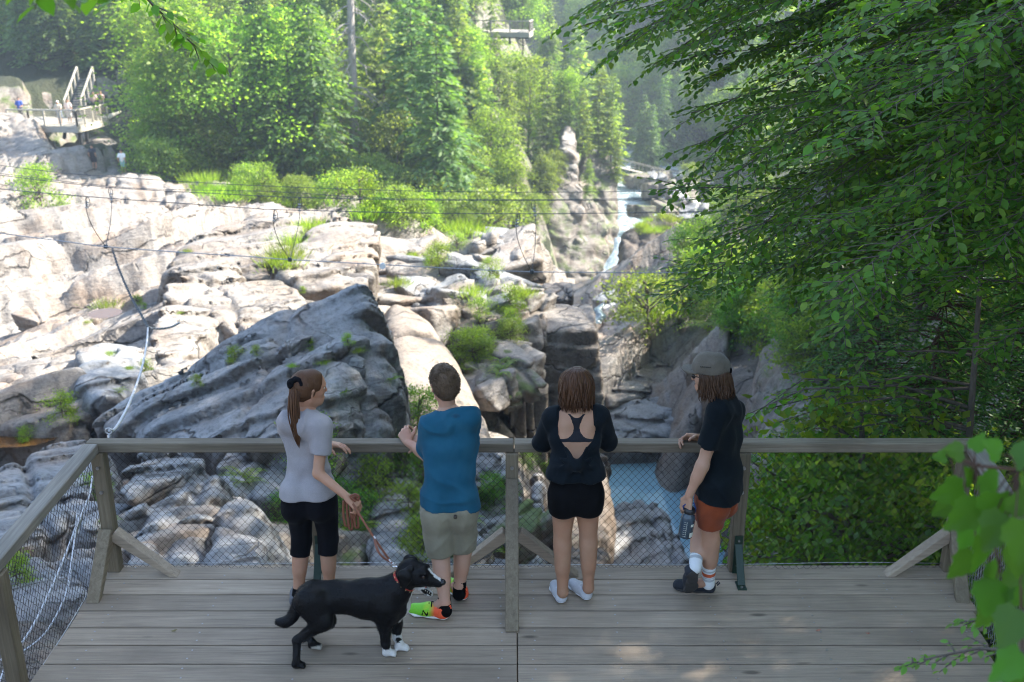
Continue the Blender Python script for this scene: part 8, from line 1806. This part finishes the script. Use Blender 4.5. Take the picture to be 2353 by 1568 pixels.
# ------------------------------------------------------------------ the hazy air of the gorge
_m = bpy.data.materials.new('air'); _m.use_nodes = True; _n = _m.node_tree; _n.nodes.remove(_n.nodes['Principled BSDF'])
_v = _n.nodes.new('ShaderNodeVolumePrincipled'); _v.inputs['Color'].default_value = (.70, .86, 1, 1); _v.inputs['Density'].default_value = 0.0008; _v.inputs['Anisotropy'].default_value = 0.25
_n.links.new(_v.outputs[0], _n.nodes['Material Output'].inputs['Volume'])
_mb = MB(); _mb.box((0, 0, 55), (3200, 3200, 190)); link('haze', _mb.mesh('haze', _m), kind='stuff')
lap('haze')
# ------------------------------------------------------------------ labels that tell look-alikes apart, by what they stand next to
LM = [('the crowded lookout',150,270),('the lookout stairs',190,190),('the hanging twig tip',490,150),('the dead tree',800,140),('the lonely small lookout',1172,62),('the topmost spur block',1305,310),('the middle spur block',1305,430),('the spur end wall',1400,480),('the footbridge',1490,400),
      ('the black grass-capped wall',1480,570),('the flat cliff top',1290,715),('the dark cliff face',1310,880),('the first cable hanger',240,510),('the second cable hanger',660,540),('the third cable hanger',1210,550),('the fourth cable hanger',1825,560),('the pale dome',1010,800),
      ('the crest of the huge boulder',820,650),('the left tip of the huge boulder',235,955),('the hands of the man in blue',935,1005),('the centre post',1178,1150),('the left corner post',228,1160),('the blue pool',1490,1110),('the olive cap',1640,830),('the furrowed cliff',1720,930),('the narrow pale rib',1880,800),
      ('the right corner post',2215,1150),('the reddish hemlock trunk',2085,900),('the white anchor rope',320,860),('the tea-coloured pool',50,985),('the chain ring',340,752),('the pale cliff outcrop',340,450),('the long tilted slab',500,540),('the broad brown-bellied slab',760,580),('the round grass clump',1490,745),('the bare legs',1320,1240),('the top left picture edge',20,30),('the green bracket by the cap man',1695,1300),('the far river bend',1470,350)]
def seen_at(o):
    p = o.matrix_world.translation; zc = p.y * CP - (p.z - CAM_H) * SP; zc = max(zc, .1)
    return 1176.5 + p.x / zc * FPX, 784 + (-(p.z - CAM_H) * CP - p.y * SP) / zc * FPX
SHORT = {'rocks in the ravine below the deck': 'rock in the ravine', 'angular blocks left of the dark cliff': 'angular pale block', 'rocks on the leafy slope': 'broken rock among leaves', 'small rocks left of the deck': 'small grey rock', 'wet rocks in the stream bed': 'dark wet rock', 'loose rocks on the sunlit slabs': 'loose pale rock', 'boulders along the far river shore': 'grey river boulder',
         'bushes on the right bank': 'right bank bush', 'ferns in the ravine below the deck': 'plant in the ravine', 'ferns along the wood edge': 'bright wood-edge clump', 'sunlit clumps by the river': 'sunlit riverside bush', 'bushes on the leafy slope': 'leafy slope plant', 'tufts among the angular blocks': 'tuft among pale blocks', 'grass capping the black wall': 'tuft capping the black wall', 'tufts in the joints of the slabs': 'small tuft in a joint',
         'shrubs behind the right fence mesh': 'shrub behind the mesh', 'undergrowth on the right bank': 'shady undergrowth bush', 'trees across the river': None, 'trees in the distant gorge': None, 'trees on the far hillside': None, 'shrubs along the foot of the hillside': 'bright shrub'}
bpy.context.view_layer.update()
_by = {}
for o in scene.objects:
    if o.parent is None and o.get('label') and o.get('group') in SHORT: _by.setdefault((o['group'], o['label']), []).append(o)
KIND = {'fir_tree': 'dark fir', 'cedar_tree': 'pale cedar', 'birch_tree': 'leafy birch', 'young_maple': 'yellow-green maple', 'shrub': 'bright shrub'}
_new = {}
for (g, l), L in _by.items():
    if len(L) < 2: continue
    for o in L:
        x, y = seen_at(o); q = sorted(LM, key=lambda m: (m[1] - x) ** 2 + (m[2] - y) ** 2)[0]; dx, dy = x - q[1], y - q[2]
        rel = ('right of' if dx > 0 else 'left of') if abs(dx) > abs(dy) * 1.2 else ('below' if dy > 0 else 'above')
        rel = ('just ' if math.hypot(dx, dy) < 60 else '') + rel
        b = SHORT[g] or ({'trees across the river': 'hazy ', 'trees in the distant gorge': 'distant blue '}.get(g, '') + KIND[o.name.split('.')[0]])
        _new.setdefault((g, '%s %s %s' % (b, rel, q[0])), []).append((x, y, o))
_ord = ['leftmost', 'second from left', 'third from left', 'fourth from left', 'fifth from left', 'sixth from left', 'seventh from left', 'eighth from left']
for (g, l), L in _new.items():
    if len(L) == 1: L[0][2]['label'] = l; continue
    if len(L) <= 8:
        L.sort(key=lambda t: t[0])
        for i, (x, y, o) in enumerate(L): o['label'] = l + ', ' + (('left one', 'right one')[i] if len(L) == 2 else _ord[i] if i < len(L) - 1 else 'rightmost')
    else:
        L.sort(key=lambda t: t[1]); n = len(L); rows = [L[i * n // 3:(i + 1) * n // 3] for i in range(3)]
        for r, nm in zip(rows, ('upper row', 'middle row', 'lower row')):
            r.sort(key=lambda t: t[0])
            for i, (x, y, o) in enumerate(r): o['label'] = l + ', ' + nm + ' ' + (_ord[i] if i < 8 else 'right end')
_short = lambda t: t.replace('the hands of the man in blue', 'the blue man\'s hands').replace('the broad brown-bellied slab', 'the brown-bellied slab').replace('the crest of the huge boulder', 'the huge boulder crest').replace('the left tip of the huge boulder', 'the huge boulder tip').replace('the green bracket by the cap man', 'the green bracket').replace('the black grass-capped wall', 'the grass-capped wall')
for o in scene.objects:
    if o.parent is None and o.get('label') and len(o['label'].split()) > 16: o['label'] = ' '.join(_short(o['label']).split()[:16])
lap('labels')
